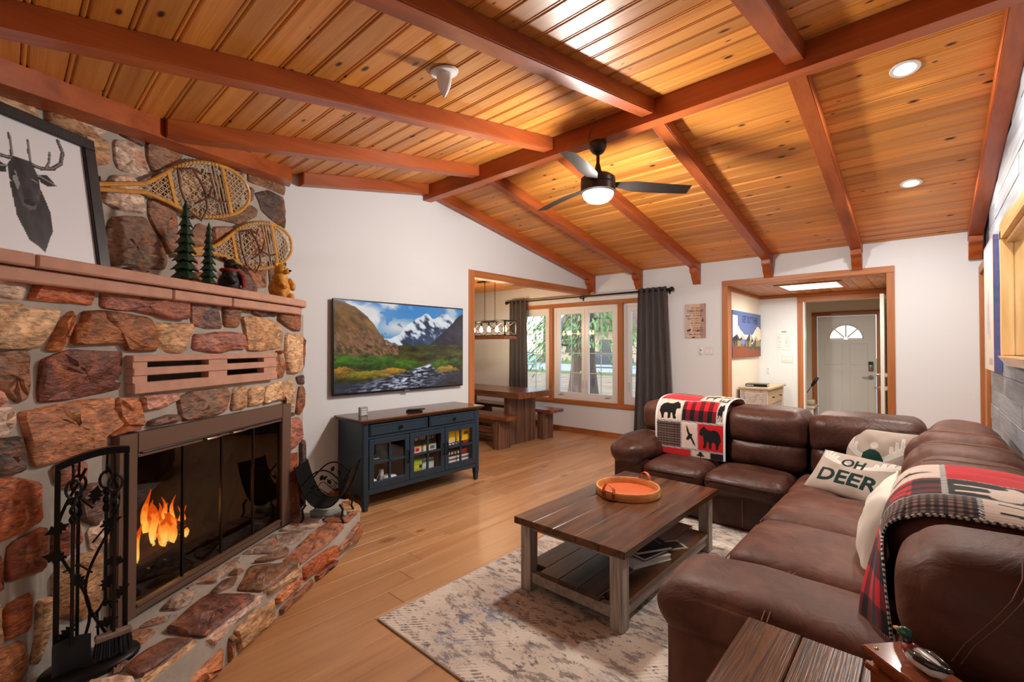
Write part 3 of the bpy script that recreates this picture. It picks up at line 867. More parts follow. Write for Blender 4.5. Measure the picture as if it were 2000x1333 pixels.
# ================================================================== stone fireplace across the corner
LOWER=[([(1.513, 1.687), (1.538, 1.752), (1.591, 1.759), (1.75, 1.756), (1.752, 1.718), (1.736, 1.681), (1.649, 1.689), (1.522, 1.684)], 'o'), ([(1.38, 1.761), (1.487, 1.762), (1.492, 1.732), (1.477, 1.685), (1.381, 1.696)], 'p'), ([(1.781, 1.751), (2.226, 1.76), (2.232, 1.65), (2.11, 1.648), (1.934, 1.674), (1.877, 1.669), (1.782, 1.675)], 'r'), ([(1.377, 1.659), (1.477, 1.663), (1.508, 1.646), (1.618, 1.649), (1.61, 1.616), (1.579, 1.561), (1.537, 1.5), (1.379, 1.5)], 't'), ([(1.66, 1.646), (1.668, 1.634), (1.641, 1.527), (1.62, 1.488), (1.588, 1.488), (1.575, 1.497), (1.624, 1.604)], 'o2'), ([(1.712, 1.65), (1.884, 1.654), (2.023, 1.644), (2.056, 1.595), (2.057, 1.481), (1.9, 1.486), (1.885, 1.52), (1.673, 1.509), (1.675, 1.58), (1.709, 1.606)], 'b'), ([(2.059, 1.621), (2.265, 1.628), (2.275, 1.604), (2.224, 1.476), (2.138, 1.473), (2.073, 1.503)], 't2'), ([(2.256, 1.739), (2.41, 1.758), (2.455, 1.71), (2.493, 1.613), (2.277, 1.616)], 'd'), ([(2.501, 1.745), (2.629, 1.756), (2.624, 1.627), (2.514, 1.627)], 'b2'), ([(2.641, 1.75), (2.727, 1.752), (2.714, 1.73), (2.648, 1.727)], 'r'), ([(2.751, 1.745), (2.995, 1.747), (2.995, 1.711), (2.827, 1.705), (2.762, 1.72)], 'd'), ([(3.036, 1.747), (3.285, 1.746), (3.28, 1.623), (3.202, 1.623), (3.02, 1.691)], 'b2'), ([(2.662, 1.689), (2.756, 1.7), (3.045, 1.662), (3.087, 1.611), (3.08, 1.489), (2.717, 1.481), (2.695, 1.598)], 't2'), ([(2.293, 1.572), (2.434, 1.582), (2.663, 1.583), (2.69, 1.49), (2.492, 1.471), (2.414, 1.47), (2.279, 1.483)], 'r2'), ([(3.113, 1.601), (3.306, 1.59), (3.289, 1.325), (3.224, 1.304), (3.134, 1.312), (3.106, 1.462)], 't'), ([(2.958, 1.433), (3.006, 1.445), (3.073, 1.41), (3.102, 1.345), (3.082, 1.283), (2.975, 1.279)], 'b2'), ([(1.558, 1.445), (1.62, 1.473), (1.67, 1.484), (1.879, 1.476), (1.879, 1.327), (1.863, 1.301), (1.743, 1.293), (1.554, 1.284), (1.549, 1.325)], 'dr'), ([(1.379, 1.468), (1.466, 1.48), (1.503, 1.477), (1.506, 1.401), (1.512, 1.367), (1.51, 1.306), (1.477, 1.29), (1.44, 1.34), (1.38, 1.367)], 'b3'), ([(1.381, 1.276), (1.464, 1.268), (1.469, 1.217), (1.451, 1.18), (1.382, 1.172)], 'p'), ([(1.383, 1.159), (1.49, 1.156), (1.496, 1.085), (1.495, 1.03), (1.384, 1.031)], 'dk'), ([(1.487, 1.25), (1.555, 1.255), (1.696, 1.267), (1.847, 1.266), (1.858, 1.208), (1.897, 1.141), (1.806, 1.098), (1.806, 1.039), (1.557, 1.036), (1.537, 1.042), (1.514, 1.131)], 'o3'), ([(1.86, 1.261), (1.939, 1.254), (1.965, 1.228), (1.997, 1.117), (1.904, 1.13), (1.861, 1.187)], 'o2'), ([(1.985, 1.261), (2.191, 1.249), (2.187, 1.221), (2.099, 1.193), (1.986, 1.19)], 'pk'), ([(2.026, 1.134), (2.134, 1.144), (2.192, 1.14), (2.202, 1.106), (2.022, 1.11)], 'd'), ([(2.187, 1.225), (2.271, 1.255), (2.541, 1.249), (2.554, 1.201), (2.508, 1.115), (2.354, 1.103), (2.216, 1.104)], 'br'), ([(2.596, 1.246), (2.706, 1.243), (2.694, 1.117), (2.573, 1.114)], 't2'), ([(2.733, 1.23), (2.868, 1.235), (2.847, 1.118), (2.714, 1.117)], 't'), ([(2.883, 1.221), (3.0, 1.247), (3.188, 1.254), (3.234, 1.174), (3.208, 1.045), (3.119, 1.03), (3.104, 1.122), (2.869, 1.119)], 't'), ([(3.272, 1.187), (3.32, 1.194), (3.343, 1.152), (3.337, 1.028), (3.293, 0.983), (3.236, 1.003)], 'b2'), ([(3.116, 1.014), (3.208, 1.007), (3.199, 0.986), (3.116, 0.982)], 'dk'), ([(3.129, 0.959), (3.264, 0.96), (3.312, 0.93), (3.314, 0.806), (3.211, 0.749), (3.131, 0.761)], 'r2'), ([(3.119, 0.721), (3.267, 0.71), (3.282, 0.212), (3.124, 0.248)], 'o4'), ([(3.289, 0.755), (3.335, 0.779), (3.341, 0.269), (3.302, 0.271)], 'dk'), ([(3.316, 1.573), (3.339, 1.562), (3.338, 1.346), (3.318, 1.324)], 'b2'), ([(3.243, 1.272), (3.338, 1.278), (3.343, 1.209), (3.271, 1.226)], 'dk'), ([(3.01, 1.473), (3.08, 1.475), (3.072, 1.457), (3.014, 1.455)], 'o'), ([(1.386, 1.021), (1.479, 1.001), (1.561, 0.957), (1.569, 0.815), (1.389, 0.791)], 'o'), ([(1.459, 0.761), (1.572, 0.785), (1.571, 0.621), (1.455, 0.629), (1.452, 0.671)], 'ro'), ([(1.605, 0.758), (1.694, 0.745), (1.706, 0.672), (1.653, 0.634), (1.606, 0.655)], 'ro'), ([(1.451, 0.538), (1.532, 0.545), (1.518, 0.417), (1.441, 0.424)], 'o4'), ([(1.404, 0.389), (1.504, 0.378), (1.52, 0.264), (1.494, 0.234), (1.405, 0.291)], 'o2'), ([(1.554, 0.495), (1.601, 0.49), (1.609, 0.384), (1.566, 0.254), (1.529, 0.272)], 't'), ([(1.607, 0.582), (1.696, 0.615), (1.803, 0.583), (1.796, 0.473), (1.79, 0.341), (1.714, 0.338), (1.622, 0.413)], 't2'), ([(1.602, 1.014), (1.677, 1.025), (1.728, 0.997), (1.729, 0.903), (1.664, 0.907), (1.616, 0.944)], 'r2'), ([(1.737, 0.901), (1.799, 0.89), (1.797, 0.762), (1.778, 0.713), (1.716, 0.76), (1.7, 0.85)], 'd'), ([(1.739, 0.705), (1.817, 0.722), (1.835, 0.618), (1.755, 0.619)], 'p'), ([(1.39, 0.739), (1.427, 0.729), (1.431, 0.608), (1.391, 0.603)], 'ro'), ([(1.392, 0.584), (1.426, 0.565), (1.43, 0.418), (1.394, 0.415)], 't'), ([(1.38, 1.346), (1.427, 1.331), (1.445, 1.297), (1.423, 1.286), (1.381, 1.294)], 'pk'), ([(1.904, 1.126), (1.978, 1.11), (1.963, 1.099), (1.822, 1.094), (1.815, 1.105)], 'ro')]
UPPER=[([(1.699, 2.639), (1.832, 2.681), (1.877, 2.664), (1.896, 2.616), (1.833, 2.601), (1.7, 2.586)], 't'), ([(1.934, 2.677), (1.991, 2.711), (2.097, 2.68), (2.176, 2.654), (2.236, 2.643), (2.237, 2.525), (2.151, 2.49), (2.132, 2.597), (2.072, 2.615), (1.939, 2.604)], 't2'), ([(1.972, 2.709), (2.054, 2.731), (2.268, 2.754), (2.231, 2.698), (2.185, 2.676), (2.097, 2.68)], 'p'), ([(2.313, 2.76), (2.369, 2.792), (2.445, 2.766), (2.44, 2.713), (2.38, 2.722), (2.308, 2.719)], 'd'), ([(2.274, 2.67), (2.381, 2.707), (2.446, 2.674), (2.486, 2.556), (2.436, 2.537), (2.301, 2.521), (2.28, 2.566)], 'p'), ([(2.473, 2.743), (2.548, 2.781), (2.738, 2.775), (2.686, 2.72), (2.622, 2.661), (2.515, 2.588), (2.48, 2.647)], 'b3'), ([(2.225, 2.392), (2.262, 2.463), (2.362, 2.5), (2.448, 2.47), (2.45, 2.311), (2.284, 2.287), (2.221, 2.306)], 'p'), ([(2.225, 1.949), (2.219, 2.098), (2.255, 2.221), (2.461, 2.284), (2.567, 2.169), (2.617, 2.05), (2.593, 1.992), (2.337, 1.979)], 'br'), ([(2.482, 2.399), (2.625, 2.444), (2.689, 2.398), (2.679, 2.173), (2.629, 2.096), (2.566, 2.19), (2.495, 2.298)], 'b3'), ([(2.169, 2.438), (2.192, 2.427), (2.193, 2.307), (2.18, 2.293)], 'b2'), ([(2.755, 2.44), (2.825, 2.473), (2.847, 2.421), (2.819, 2.378), (2.763, 2.397)], 'd'), ([(2.883, 2.455), (2.927, 2.51), (3.394, 2.648), (3.465, 2.627), (3.435, 2.563), (3.244, 2.457), (2.876, 2.412)], 'br'), ([(2.785, 2.242), (2.855, 2.353), (2.96, 2.356), (2.977, 2.239), (2.886, 2.195), (2.786, 2.151)], 'b3'), ([(3.352, 2.907), (3.691, 2.976), (3.822, 2.948), (3.811, 2.867), (3.558, 2.856), (3.353, 2.825)], 'b3'), ([(3.316, 2.718), (3.373, 2.785), (3.413, 2.778), (3.394, 2.689), (3.345, 2.66)], 'd'), ([(3.433, 2.757), (3.602, 2.835), (3.787, 2.829), (3.812, 2.73), (3.814, 2.563), (3.695, 2.592), (3.517, 2.643)], 'dk'), ([(3.721, 2.286), (3.791, 2.42), (3.815, 2.487), (3.817, 2.297)], 'dk'), ([(3.303, 2.151), (3.586, 2.216), (3.589, 2.001), (3.482, 1.987)], 'b3'), ([(3.176, 2.109), (3.285, 2.128), (3.442, 1.982), (3.442, 1.948), (3.196, 1.944)], 'd'), ([(3.608, 2.235), (3.817, 2.266), (3.82, 1.97), (3.633, 2.007)], 'dk'), ([(2.327, 1.957), (2.421, 1.979), (2.499, 1.961), (2.389, 1.933)], 'd'), ([(2.787, 2.099), (2.872, 2.121), (2.88, 2.046), (2.808, 2.028)], 'pk'), ([(2.802, 2.01), (2.994, 2.033), (2.995, 1.974), (2.816, 1.949)], 'ro'), ([(2.991, 2.364), (3.209, 2.421), (3.174, 2.309), (3.008, 2.246)], 'b3'), ([(2.91, 2.726), (3.018, 2.755), (3.037, 2.575), (2.897, 2.566)], 'br'), ([(2.699, 2.658), (2.865, 2.727), (2.853, 2.517), (2.728, 2.477)], 't'), ([(2.515, 2.556), (2.611, 2.613), (2.662, 2.544), (2.612, 2.483), (2.516, 2.462)], 'b2'), ([(3.051, 2.754), (3.277, 2.864), (3.297, 2.711), (3.171, 2.605), (3.069, 2.585)], 'b3'), ([(3.04, 2.253), (3.246, 2.325), (3.284, 2.188), (3.074, 2.135)], 'br'), ([(3.319, 2.409), (3.519, 2.516), (3.651, 2.448), (3.521, 2.275), (3.34, 2.239)], 'b2')]
HTOP=[([(1.878, -1.831), (2.041, -1.869), (2.146, -1.88), (2.192, -1.777), (2.209, -1.648), (2.169, -1.59), (2.122, -1.592), (2.003, -1.623), (1.863, -1.622), (1.864, -1.705)], 'dr2'), ([(2.243, -1.77), (2.492, -1.892), (2.558, -1.629), (2.49, -1.596), (2.249, -1.601)], 'br'), ([(2.576, -1.738), (2.786, -1.763), (3.124, -1.772), (3.141, -1.641), (3.003, -1.55), (2.759, -1.587), (2.584, -1.602)], 'ro2'), ([(2.534, -1.897), (2.765, -1.819), (2.641, -1.759), (2.566, -1.817)], 'br'), ([(2.202, -1.886), (2.312, -1.915), (2.374, -1.874), (2.27, -1.83), (2.206, -1.856)], 'br'), ([(2.382, -1.931), (2.423, -1.944), (2.44, -1.894), (2.391, -1.887)], 'b3'), ([(2.225, -2.038), (2.333, -2.035), (2.511, -2.069), (2.594, -2.026), (2.483, -1.96), (2.363, -1.957), (2.299, -1.944), (2.277, -2.045)], 'g'), ([(2.635, -2.069), (2.935, -2.055), (3.006, -1.853), (2.856, -1.82), (2.673, -1.871)], 'g'), ([(2.023, -2.006), (2.157, -2.043), (2.199, -1.975), (2.094, -1.918), (2.032, -1.933)], 'g'), ([(1.878, -1.973), (1.943, -1.971), (2.002, -1.895), (1.939, -1.905)], 'g'), ([(1.787, -2.009), (1.852, -1.979), (1.865, -1.882), (1.796, -1.861), (1.71, -1.921)], 'b3'), ([(1.637, -1.778), (1.726, -1.797), (1.832, -1.766), (1.856, -1.673), (1.732, -1.676), (1.604, -1.675)], 'dr2'), ([(1.589, -1.645), (1.706, -1.636), (1.818, -1.607), (1.769, -1.555), (1.637, -1.496), (1.572, -1.507), (1.553, -1.615)], 't'), ([(3.196, -1.832), (3.285, -1.796), (3.392, -1.663), (3.204, -1.648)], 'ro2'), ([(3.427, -1.818), (3.613, -1.903), (3.678, -1.893), (3.536, -1.72), (3.447, -1.662), (3.383, -1.727)], 't2'), ([(2.994, -2.058), (3.209, -2.113), (3.272, -1.896), (3.088, -1.802), (3.004, -1.977)], 'g'), ([(1.656, -1.86), (1.706, -1.87), (1.721, -1.838), (1.626, -1.789), (1.605, -1.803)], 'b3'), ([(1.534, -1.838), (1.581, -1.775), (1.591, -1.699), (1.512, -1.641), (1.473, -1.75)], 'p')]
HFRONT=[([(1.866, 0.215), (2.167, 0.198), (2.217, 0.206), (2.217, 0.184), (2.143, 0.182), (1.965, 0.17), (1.91, 0.147), (1.886, 0.174)], 'p2'), ([(2.04, 0.14), (2.167, 0.139), (2.332, 0.122), (2.347, 0.0), (2.194, -0.029), (2.075, -0.018), (2.057, 0.057)], 't2'), ([(1.997, 0.111), (2.029, 0.115), (2.025, 0.007), (1.998, -0.015)], 'b2'), ([(2.282, 0.206), (2.569, 0.186), (2.569, 0.136), (2.296, 0.168)], 't'), ([(2.36, 0.12), (2.587, 0.118), (2.579, 0.067), (2.368, 0.075)], 'o2'), ([(2.397, 0.036), (2.712, 0.041), (2.712, -0.001), (2.398, 0.003)], 'b2'), ([(2.612, 0.166), (2.888, 0.146), (3.007, 0.128), (3.008, 0.047), (2.63, 0.071)], 'o'), ([(2.759, 0.044), (3.008, 0.024), (2.997, 0.007), (2.769, 0.007)], 'ro'), ([(3.065, 0.092), (3.371, 0.151), (3.386, 0.03), (3.042, 0.038)], 'b3'), ([(1.761, 0.083), (1.955, 0.099), (1.946, 0.013), (1.851, -0.03), (1.737, 0.04)], 'o2'), ([(1.62, 0.127), (1.736, 0.101), (1.72, 0.053), (1.621, 0.062)], 't')]
PAL = dict(o=(186, 84, 34), o2=(190, 108, 56), o3=(188, 112, 64), o4=(160, 70, 28), ro=(144, 66, 36), ro2=(158, 92, 58), r=(164, 86, 62), r2=(170, 98, 80), pk=(200, 134, 116),
           p=(206, 174, 150), p2=(216, 178, 158), t=(200, 154, 106), t2=(188, 136, 86), b=(154, 86, 38), b2=(140, 82, 50), b3=(146, 98, 68), br=(120, 84, 60), d=(110, 76, 66),
           dk=(82, 62, 54), dr=(116, 54, 38), dr2=(112, 66, 54), g=(158, 132, 116))
def stone_material():
    m, nt, p = newmat('field_stone')
    L = nt.links.new
    tc = N(nt, 'ShaderNodeTexCoord'); oi = N(nt, 'ShaderNodeObjectInfo')
    off = N(nt, 'ShaderNodeVectorMath', operation='SCALE'); off.inputs[0].default_value = (41.7, 13.3, 29.1); L(oi.outputs['Random'], off.inputs['Scale'])
    ad = N(nt, 'ShaderNodeVectorMath', operation='ADD'); L(tc.outputs['Object'], ad.inputs[0]); L(off.outputs['Vector'], ad.inputs[1])
    def noise(sc, det, ds=0.0, mscale=None):
        n = N(nt, 'ShaderNodeTexNoise', Scale=sc, Detail=det, Distortion=ds)
        if mscale:
            mp = N(nt, 'ShaderNodeMapping'); mp.inputs['Scale'].default_value = mscale; L(ad.outputs['Vector'], mp.inputs['Vector']); L(mp.outputs['Vector'], n.inputs['Vector'])
        else: L(ad.outputs['Vector'], n.inputs['Vector'])
        return n
    n1 = noise(6, 6, 1.5, (1, 1, 2.2)); n2 = noise(28, 6, .6, (1, 1, 2.5)); n3 = noise(4, 3, 2.0)
    r1 = ramp(nt, [(.3, (.5, .45, .44)), (.5, (1.08, 1.08, 1.08)), (.72, (1.7, 1.66, 1.6))])
    L(n1.outputs['Fac'], r1.inputs['Fac'])
    mu = N(nt, 'ShaderNodeMix', data_type='RGBA', blend_type='MULTIPLY'); mu.inputs[0].default_value = .85
    L(oi.outputs['Color'], mu.inputs[6]); L(r1.outputs['Color'], mu.inputs[7])
    r3 = ramp(nt, [(.52, (0, 0, 0)), (.68, (.5, .5, .5))]); L(n3.outputs['Fac'], r3.inputs['Fac'])
    mo = N(nt, 'ShaderNodeMix', data_type='RGBA'); mo.inputs[7].default_value = (*lin((190, 110, 58)), 1)
    L(r3.outputs['Color'], mo.inputs[0]); L(mu.outputs[2], mo.inputs[6])
    r2 = ramp(nt, [(.34, (.42, .38, .36)), (.5, (1, 1, 1)), (.68, (1.35, 1.33, 1.28))]); L(n2.outputs['Fac'], r2.inputs['Fac'])
    m2 = N(nt, 'ShaderNodeMix', data_type='RGBA', blend_type='MULTIPLY'); m2.inputs[0].default_value = .8
    L(mo.outputs[2], m2.inputs[6]); L(r2.outputs['Color'], m2.inputs[7])
    L(m2.outputs[2], p.inputs['Base Color'])
    p.inputs['Roughness'].default_value = .48
    p.inputs['Specular IOR Level'].default_value = .45
    bp = N(nt, 'ShaderNodeBump', Strength=.8, Distance=.014); L(n2.outputs['Fac'], bp.inputs['Height']); L(bp.outputs['Normal'], p.inputs['Normal'])
    return m
M_stone = stone_material()
M_mortar = plain('mortar', (172, 164, 154), rough=.95, noise=.12, nscale=9, bump=.5)
rs_ = random.Random(21)
def chaikin(P, k=.2):
    out = []
    n = len(P)
    for i in range(n):
        a = P[i]; c = P[(i + 1) % n]
        out.append((a[0] * (1 - k) + c[0] * k, a[1] * (1 - k) + c[1] * k)); out.append((a[0] * k + c[0] * (1 - k), a[1] * k + c[1] * (1 - k)))
    return out
def stone(poly, fmap, th, key, parent, back=-.012):
    """a rough faced stone: outline in its wall's own plane, depth out of the wall"""
    P = []
    n0 = len(poly)
    for i in range(n0):                                   # break long sides so the outline is uneven
        a = poly[i]; c = poly[(i + 1) % n0]
        L = math.hypot(c[0] - a[0], c[1] - a[1]); P.append(a)
        k = int(L / .14)
        for q in range(1, k + 1):
            f = q / (k + 1)
            P.append((a[0] + (c[0] - a[0]) * f + rs_.gauss(0, .005), a[1] + (c[1] - a[1]) * f + rs_.gauss(0, .005)))
    P = chaikin(P, .13)
    cx = sum(p[0] for p in P) / len(P); cy = sum(p[1] for p in P) / len(P)
    sz = min(max(p[0] for p in P) - min(p[0] for p in P), max(p[1] for p in P) - min(p[1] for p in P))
    b = B()
    tilt = (rs_.gauss(0, .05), rs_.gauss(0, .05))
    def ring(inset, d, jit):
        vs = []
        for (x, y) in P:
            dx, dy = cx - x, cy - y; L = math.hypot(dx, dy) + 1e-6
            f = min(inset / L, .9)
            xx = x + dx * f; yy = y + dy * f
            dd = d + rs_.gauss(0, jit) + (tilt[0] * (xx - cx) + tilt[1] * (yy - cy) if d > 0 else 0)
            vs.append(b.bm.verts.new(fmap(xx, yy, dd)))
        return vs
    rings = [ring(-.009, back, 0), ring(-.007, th * .45, .0015), ring(min(.006, sz * .08), th * .9, .003), ring(min(.05, sz * .28), th, .006)]
    if sz > .2: rings.append(ring(sz * .4, th * 1.04, .006))
    for a, c in zip(rings, rings[1:]):
        for i in range(len(a)):
            j = (i + 1) % len(a); b.bm.faces.new((a[i], a[j], c[j], c[i]))
    ctr = b.bm.verts.new(fmap(cx, cy, th * 1.05))
    a = rings[-1]
    for i in range(len(a)): b.bm.faces.new((a[i], a[(i + 1) % len(a)], ctr))
    o = mk('stone', b, M_stone, parent, ang=42)
    c = PAL[key]; g_ = sum(c) / 3; c = tuple(q * .8 + g_ * .2 + 4 for q in c); v = rs_.uniform(.95, 1.2)
    o.color = (*[min(1, q * v) for q in lin(c)], 1)
    return o

NL, NU = -2.09, -2.585
pA = FP(.889, NL, 0)
fire = thing('stone_fireplace', 'corner fireplace of rust and tan field stone with a raised hearth', 'fireplace', FP(2.4, -2.3, 0))
def core(name, plan, z0, z1, mat=None):
    b = B(); b.prism([(x, y, z0) for x, y in plan], (0, 0, z1 - z0)); return mk(name, b, mat or M_mortar, fire, ang=0)
def pl(*sn): return [tuple(FP(s, n, 0)[:2]) for s, n in sn]
br = core('chimney_breast', [tuple(pA[:2]), *pl((1.90, NL), (1.90, -2.75)), (XT + .002, YF + .002)], 0, 1.75)
core('chimney_breast', pl((3.06, NL), (3.34, NL), (3.34, -2.86), (3.06, -2.86)), 0, 1.75)
for s0_, s1_, n0_, n1_, z0_, z1_ in ((1.90, 3.06, NL, -2.75, 1.05, 1.288), (1.90, 3.06, NL, -2.75, 1.452, 1.75), (1.90, 1.93, NL, -2.75, 1.288, 1.452), (2.935, 3.06, NL, -2.75, 1.288, 1.452), (1.93, 2.935, -2.5, -2.75, 1.288, 1.452)):
    core('chimney_breast', pl((s0_, n0_), (s1_, n0_), (s1_, n1_), (s0_, n1_)), z0_, z1_)           # built round the open air duct
b = B()
tri = [FP(1.223, NU, 0), FP(3.825, NU, 0), Vector((XT + .002, YF + .002, 0))]
lo = [b.bm.verts.new((p.x, p.y, 1.84)) for p in tri]; hi = [b.bm.verts.new((p.x, p.y, zc(p.y) - .006)) for p in tri]
b.bm.faces.new(lo[::-1]); b.bm.faces.new(hi)
for i in range(3): b.bm.faces.new((lo[i], lo[(i + 1) % 3], hi[(i + 1) % 3], hi[i]))
upw = mk('chimney_upper', b, M_mortar, fire, ang=0)
for poly, key in LOWER:
    stone(poly, lambda s, z, d: FP(s, NL + d, z), rs_.uniform(.016, .032), key, fire)
for poly, key in UPPER:
    stone(poly, lambda s, z, d: FP(s, NU + d, z), rs_.uniform(.016, .03), key, fire)
# stones on the narrow return towards the television wall and beyond the frame at the near end
for k in range(9):
    z0 = .03 + k * .19
    stone([(-2.13, z0), (-2.36, z0 + .01), (-2.35, z0 + .16), (-2.12, z0 + .165)], lambda n, z, d: FP(3.34 + d, n, z), .015, rs_.choice(['b2', 't', 'o2', 'dk', 'r2']), fire)
for k in range(7):
    z0 = .05 + k * .24
    stone([(1.06, z0), (1.34, z0 + .02), (1.33, z0 + .19), (1.08, z0 + .2)], lambda s, z, d: FP(s, NL + d, z), .025, rs_.choice(['b2', 't', 'o2', 'dk', 'r2', 'o']), fire)
# mantel: two courses of pink sandstone slabs
M_sand = plain('pink_sandstone', (196, 148, 126), rough=.8, noise=.1, nscale=14, bump=.25)
def slab(name, plan, z0, z1, bev=.006):
    b = B(); b.prism([(x, y, z0) for x, y in plan], (0, 0, z1 - z0))
    bmesh.ops.recalc_face_normals(b.bm, faces=b.bm.faces)
    bmesh.ops.bevel(b.bm, geom=list(b.bm.edges), offset=bev, segments=1, affect='EDGES')
    return mk(name, b, M_sand, fire, ang=30)
slab('mantel_slab', pl((1.02, -1.995), (1.468, -1.995), (1.468, -2.62), (1.3, -2.66)), 1.80, 1.85)
slab('mantel_slab', pl((1.474, -1.995), (3.17, -1.99), (3.25, -2.01), (3.32, -2.07), (3.352, -2.16), (3.352, -2.855), (3.2, -2.855), (1.474, -2.62)), 1.80, 1.85)
slab('mantel_slab', pl((1.0, -2.025), (2.09, -2.02), (2.09, -2.6), (1.2, -2.6)), 1.742, 1.796)
slab('mantel_slab', pl((2.096, -2.02), (2.5, -2.018), (2.5, -2.6), (2.096, -2.6)), 1.742, 1.796)
slab('mantel_slab', pl((2.506, -2.018), (3.15, -2.016), (3.24, -2.04), (3.3, -2.1), (3.33, -2.2), (3.33, -2.84), (2.506, -2.6)), 1.742, 1.796)
# warm air vent: three slabs on spacer blocks in front of the open duct
for z0, z1, ds in ((1.428, 1.460, 0), (1.362, 1.400, .004), (1.276, 1.328, .008)):
    b = B(); b.hexa([tuple(FP(s, n, z)) for z in (z0, z1) for s, n in ((1.9 + ds, NL - .01), (2.962, NL - .01), (2.962, NL + .045), (1.9 + ds, NL + .045))])
    bmesh.ops.bevel(b.bm, geom=list(b.bm.edges), offset=.004, segments=1, affect='EDGES'); mk('vent_slab', b, M_sand, fire, ang=30)
for z0, z1 in ((1.400, 1.428), (1.328, 1.362)):
    for s0, s1 in ((1.905, 1.98), (2.36, 2.50), (2.83, 2.955)):
        b = B(); b.hexa([tuple(FP(s, n, z)) for z in (z0, z1) for s, n in ((s0, NL - .01), (s1, NL - .01), (s1, NL + .038), (s0, NL + .038))]); mk('vent_block', b, M_sand, fire, ang=0)
# raised hearth
HZ = .205
hp = pl((.95, -2.09), (.95, -1.60), (1.9, -1.622), (3.33, -1.645), (3.43, -1.66), (3.55, -1.72), (3.66, -1.83), (3.70, -1.95), (3.70, -2.09))
hp2 = [p for p in hp] + [(XT + .002, 1.86), tuple(FP(3.34, -2.3, 0)[:2]), tuple(FP(3.34, -2.09, 0)[:2])]
core('hearth_core', hp2, .001, HZ)
NHF = -1.64
def clampht(p): return (p[0], max(min(p[1], NHF + .012), -2.045))
for poly, key in HTOP:
    q = [clampht(p) for p in poly]
    stone(q, lambda s, n, d: FP(s, n, HZ + d), .02, key, fire)
for poly, key in HFRONT:
    q = [(s, min(max(z, .012), .2)) for s, z in poly]
    stone(q, lambda s, z, d: FP(s, NHF + .004 + .006 * (3.4 - s) + d, z), .022, key, fire)
for (s0, s1, key) in ((1.0, 1.3, 't'), (1.33, 1.58, 'b3')):
    stone([(s0, .03), (s1, .02), (s1 - .01, .18), (s0 + .02, .185)], lambda s, z, d: FP(s, NHF + .018 + d, z), .022, key, fire)
for (a, c, key) in (((3.46, -1.69), (3.63, -1.80), 'b3'), ((3.655, -1.86), (3.70, -2.05), 't2')):
    pa = FP(a[0], a[1], 0); pc = FP(c[0], c[1], 0); dv = (pc - pa); nv = Vector((dv.y, -dv.x, 0)).normalized()
    if nv.dot(DF) < 0: nv = -nv
    stone([(0.02, .03), (.98, .03), (.96, .17), (.05, .175)], lambda u, z, d, pa=pa, dv=dv, nv=nv: pa + dv * u + nv * d + Vector((0, 0, z)), .018, key, fire)
# firebox lining
M_soot = plain('sooty_brick', (34, 28, 25), rough=.95, noise=.35, nscale=20, bump=.3)
fb = B()
for pln, z0, z1 in ((pl((1.905, -2.62), (3.055, -2.62), (3.055, -2.66), (1.905, -2.66)), HZ, 1.05), (pl((1.905, NL), (1.93, NL), (1.93, -2.62), (1.905, -2.62)), HZ, 1.05), (pl((3.03, NL), (3.055, NL), (3.055, -2.62), (3.03, -2.62)), HZ, 1.05), (pl((1.905, NL), (3.055, NL), (3.055, -2.66), (1.905, -2.66)), HZ, HZ + .03), (pl((1.905, NL), (3.055, NL), (3.055, -2.66), (1.905, -2.66)), 1.03, 1.05)):
    fb.prism([(x, y, z0) for x, y in pln], (0, 0, z1 - z0))
mk('firebox', fb, M_soot, fire, ang=0)

# ---- door set in front of the firebox
M_bronze = plain('brown_enamel', (112, 86, 72), rough=.42, metal=.25)
M_smoke = glass('smoked_glass', tint=(.36, .34, .32), mixf=.35, gloss=(.75, .72, .7))
ins = thing('fireplace_door_set', 'brown metal fireplace surround with folding smoked glass doors', 'fireplace doors', FP(2.48, -2.06, HZ))
def sbox(name, s0, s1, n0, n1, z0, z1, mat, parent, bev=.003, ang=30):
    b = B(); b.hexa([tuple(FP(s, n, z)) for z in (z0, z1) for s, n in ((s0, n0), (s1, n0), (s1, n1), (s0, n1))])
    if bev: bmesh.ops.bevel(b.bm, geom=list(b.bm.edges), offset=bev, segments=2, affect='EDGES')
    return mk(name, b, mat, parent, ang=ang)
fr0, fr1 = NL + .002, NL + .045
sbox('frame_post', 1.838, 1.93, fr0, fr1, HZ + .022, 1.092, M_bronze, ins)
sbox('frame_post', 3.022, 3.122, fr0, fr1, HZ + .022, 1.092, M_bronze, ins)
sbox('frame_head', 1.931, 3.021, fr0, fr1, .998, 1.092, M_bronze, ins)
sbox('frame_sill', 1.931, 3.021, fr0, fr1 - .01, HZ + .022, .262, M_bronze, ins)
sbox('door_track', 1.935, 3.018, fr0 + .008, fr1 - .004, .975, .992, M_bronze, ins, bev=.002)
sbox('door_track', 1.935, 3.018, fr0 + .008, fr1 - .002, .266, .28, M_bronze, ins, bev=.002)
b = B(); b.tube([FP(1.95, fr1 + .002, .995), FP(3.01, fr1 + .002, .995)], .004, 6); mk('draught_rod', b, M_black, ins)
M_stile = plain('dark_bronze', (44, 36, 32), rough=.35, metal=.5)
w4 = (3.018 - 1.937) / 4
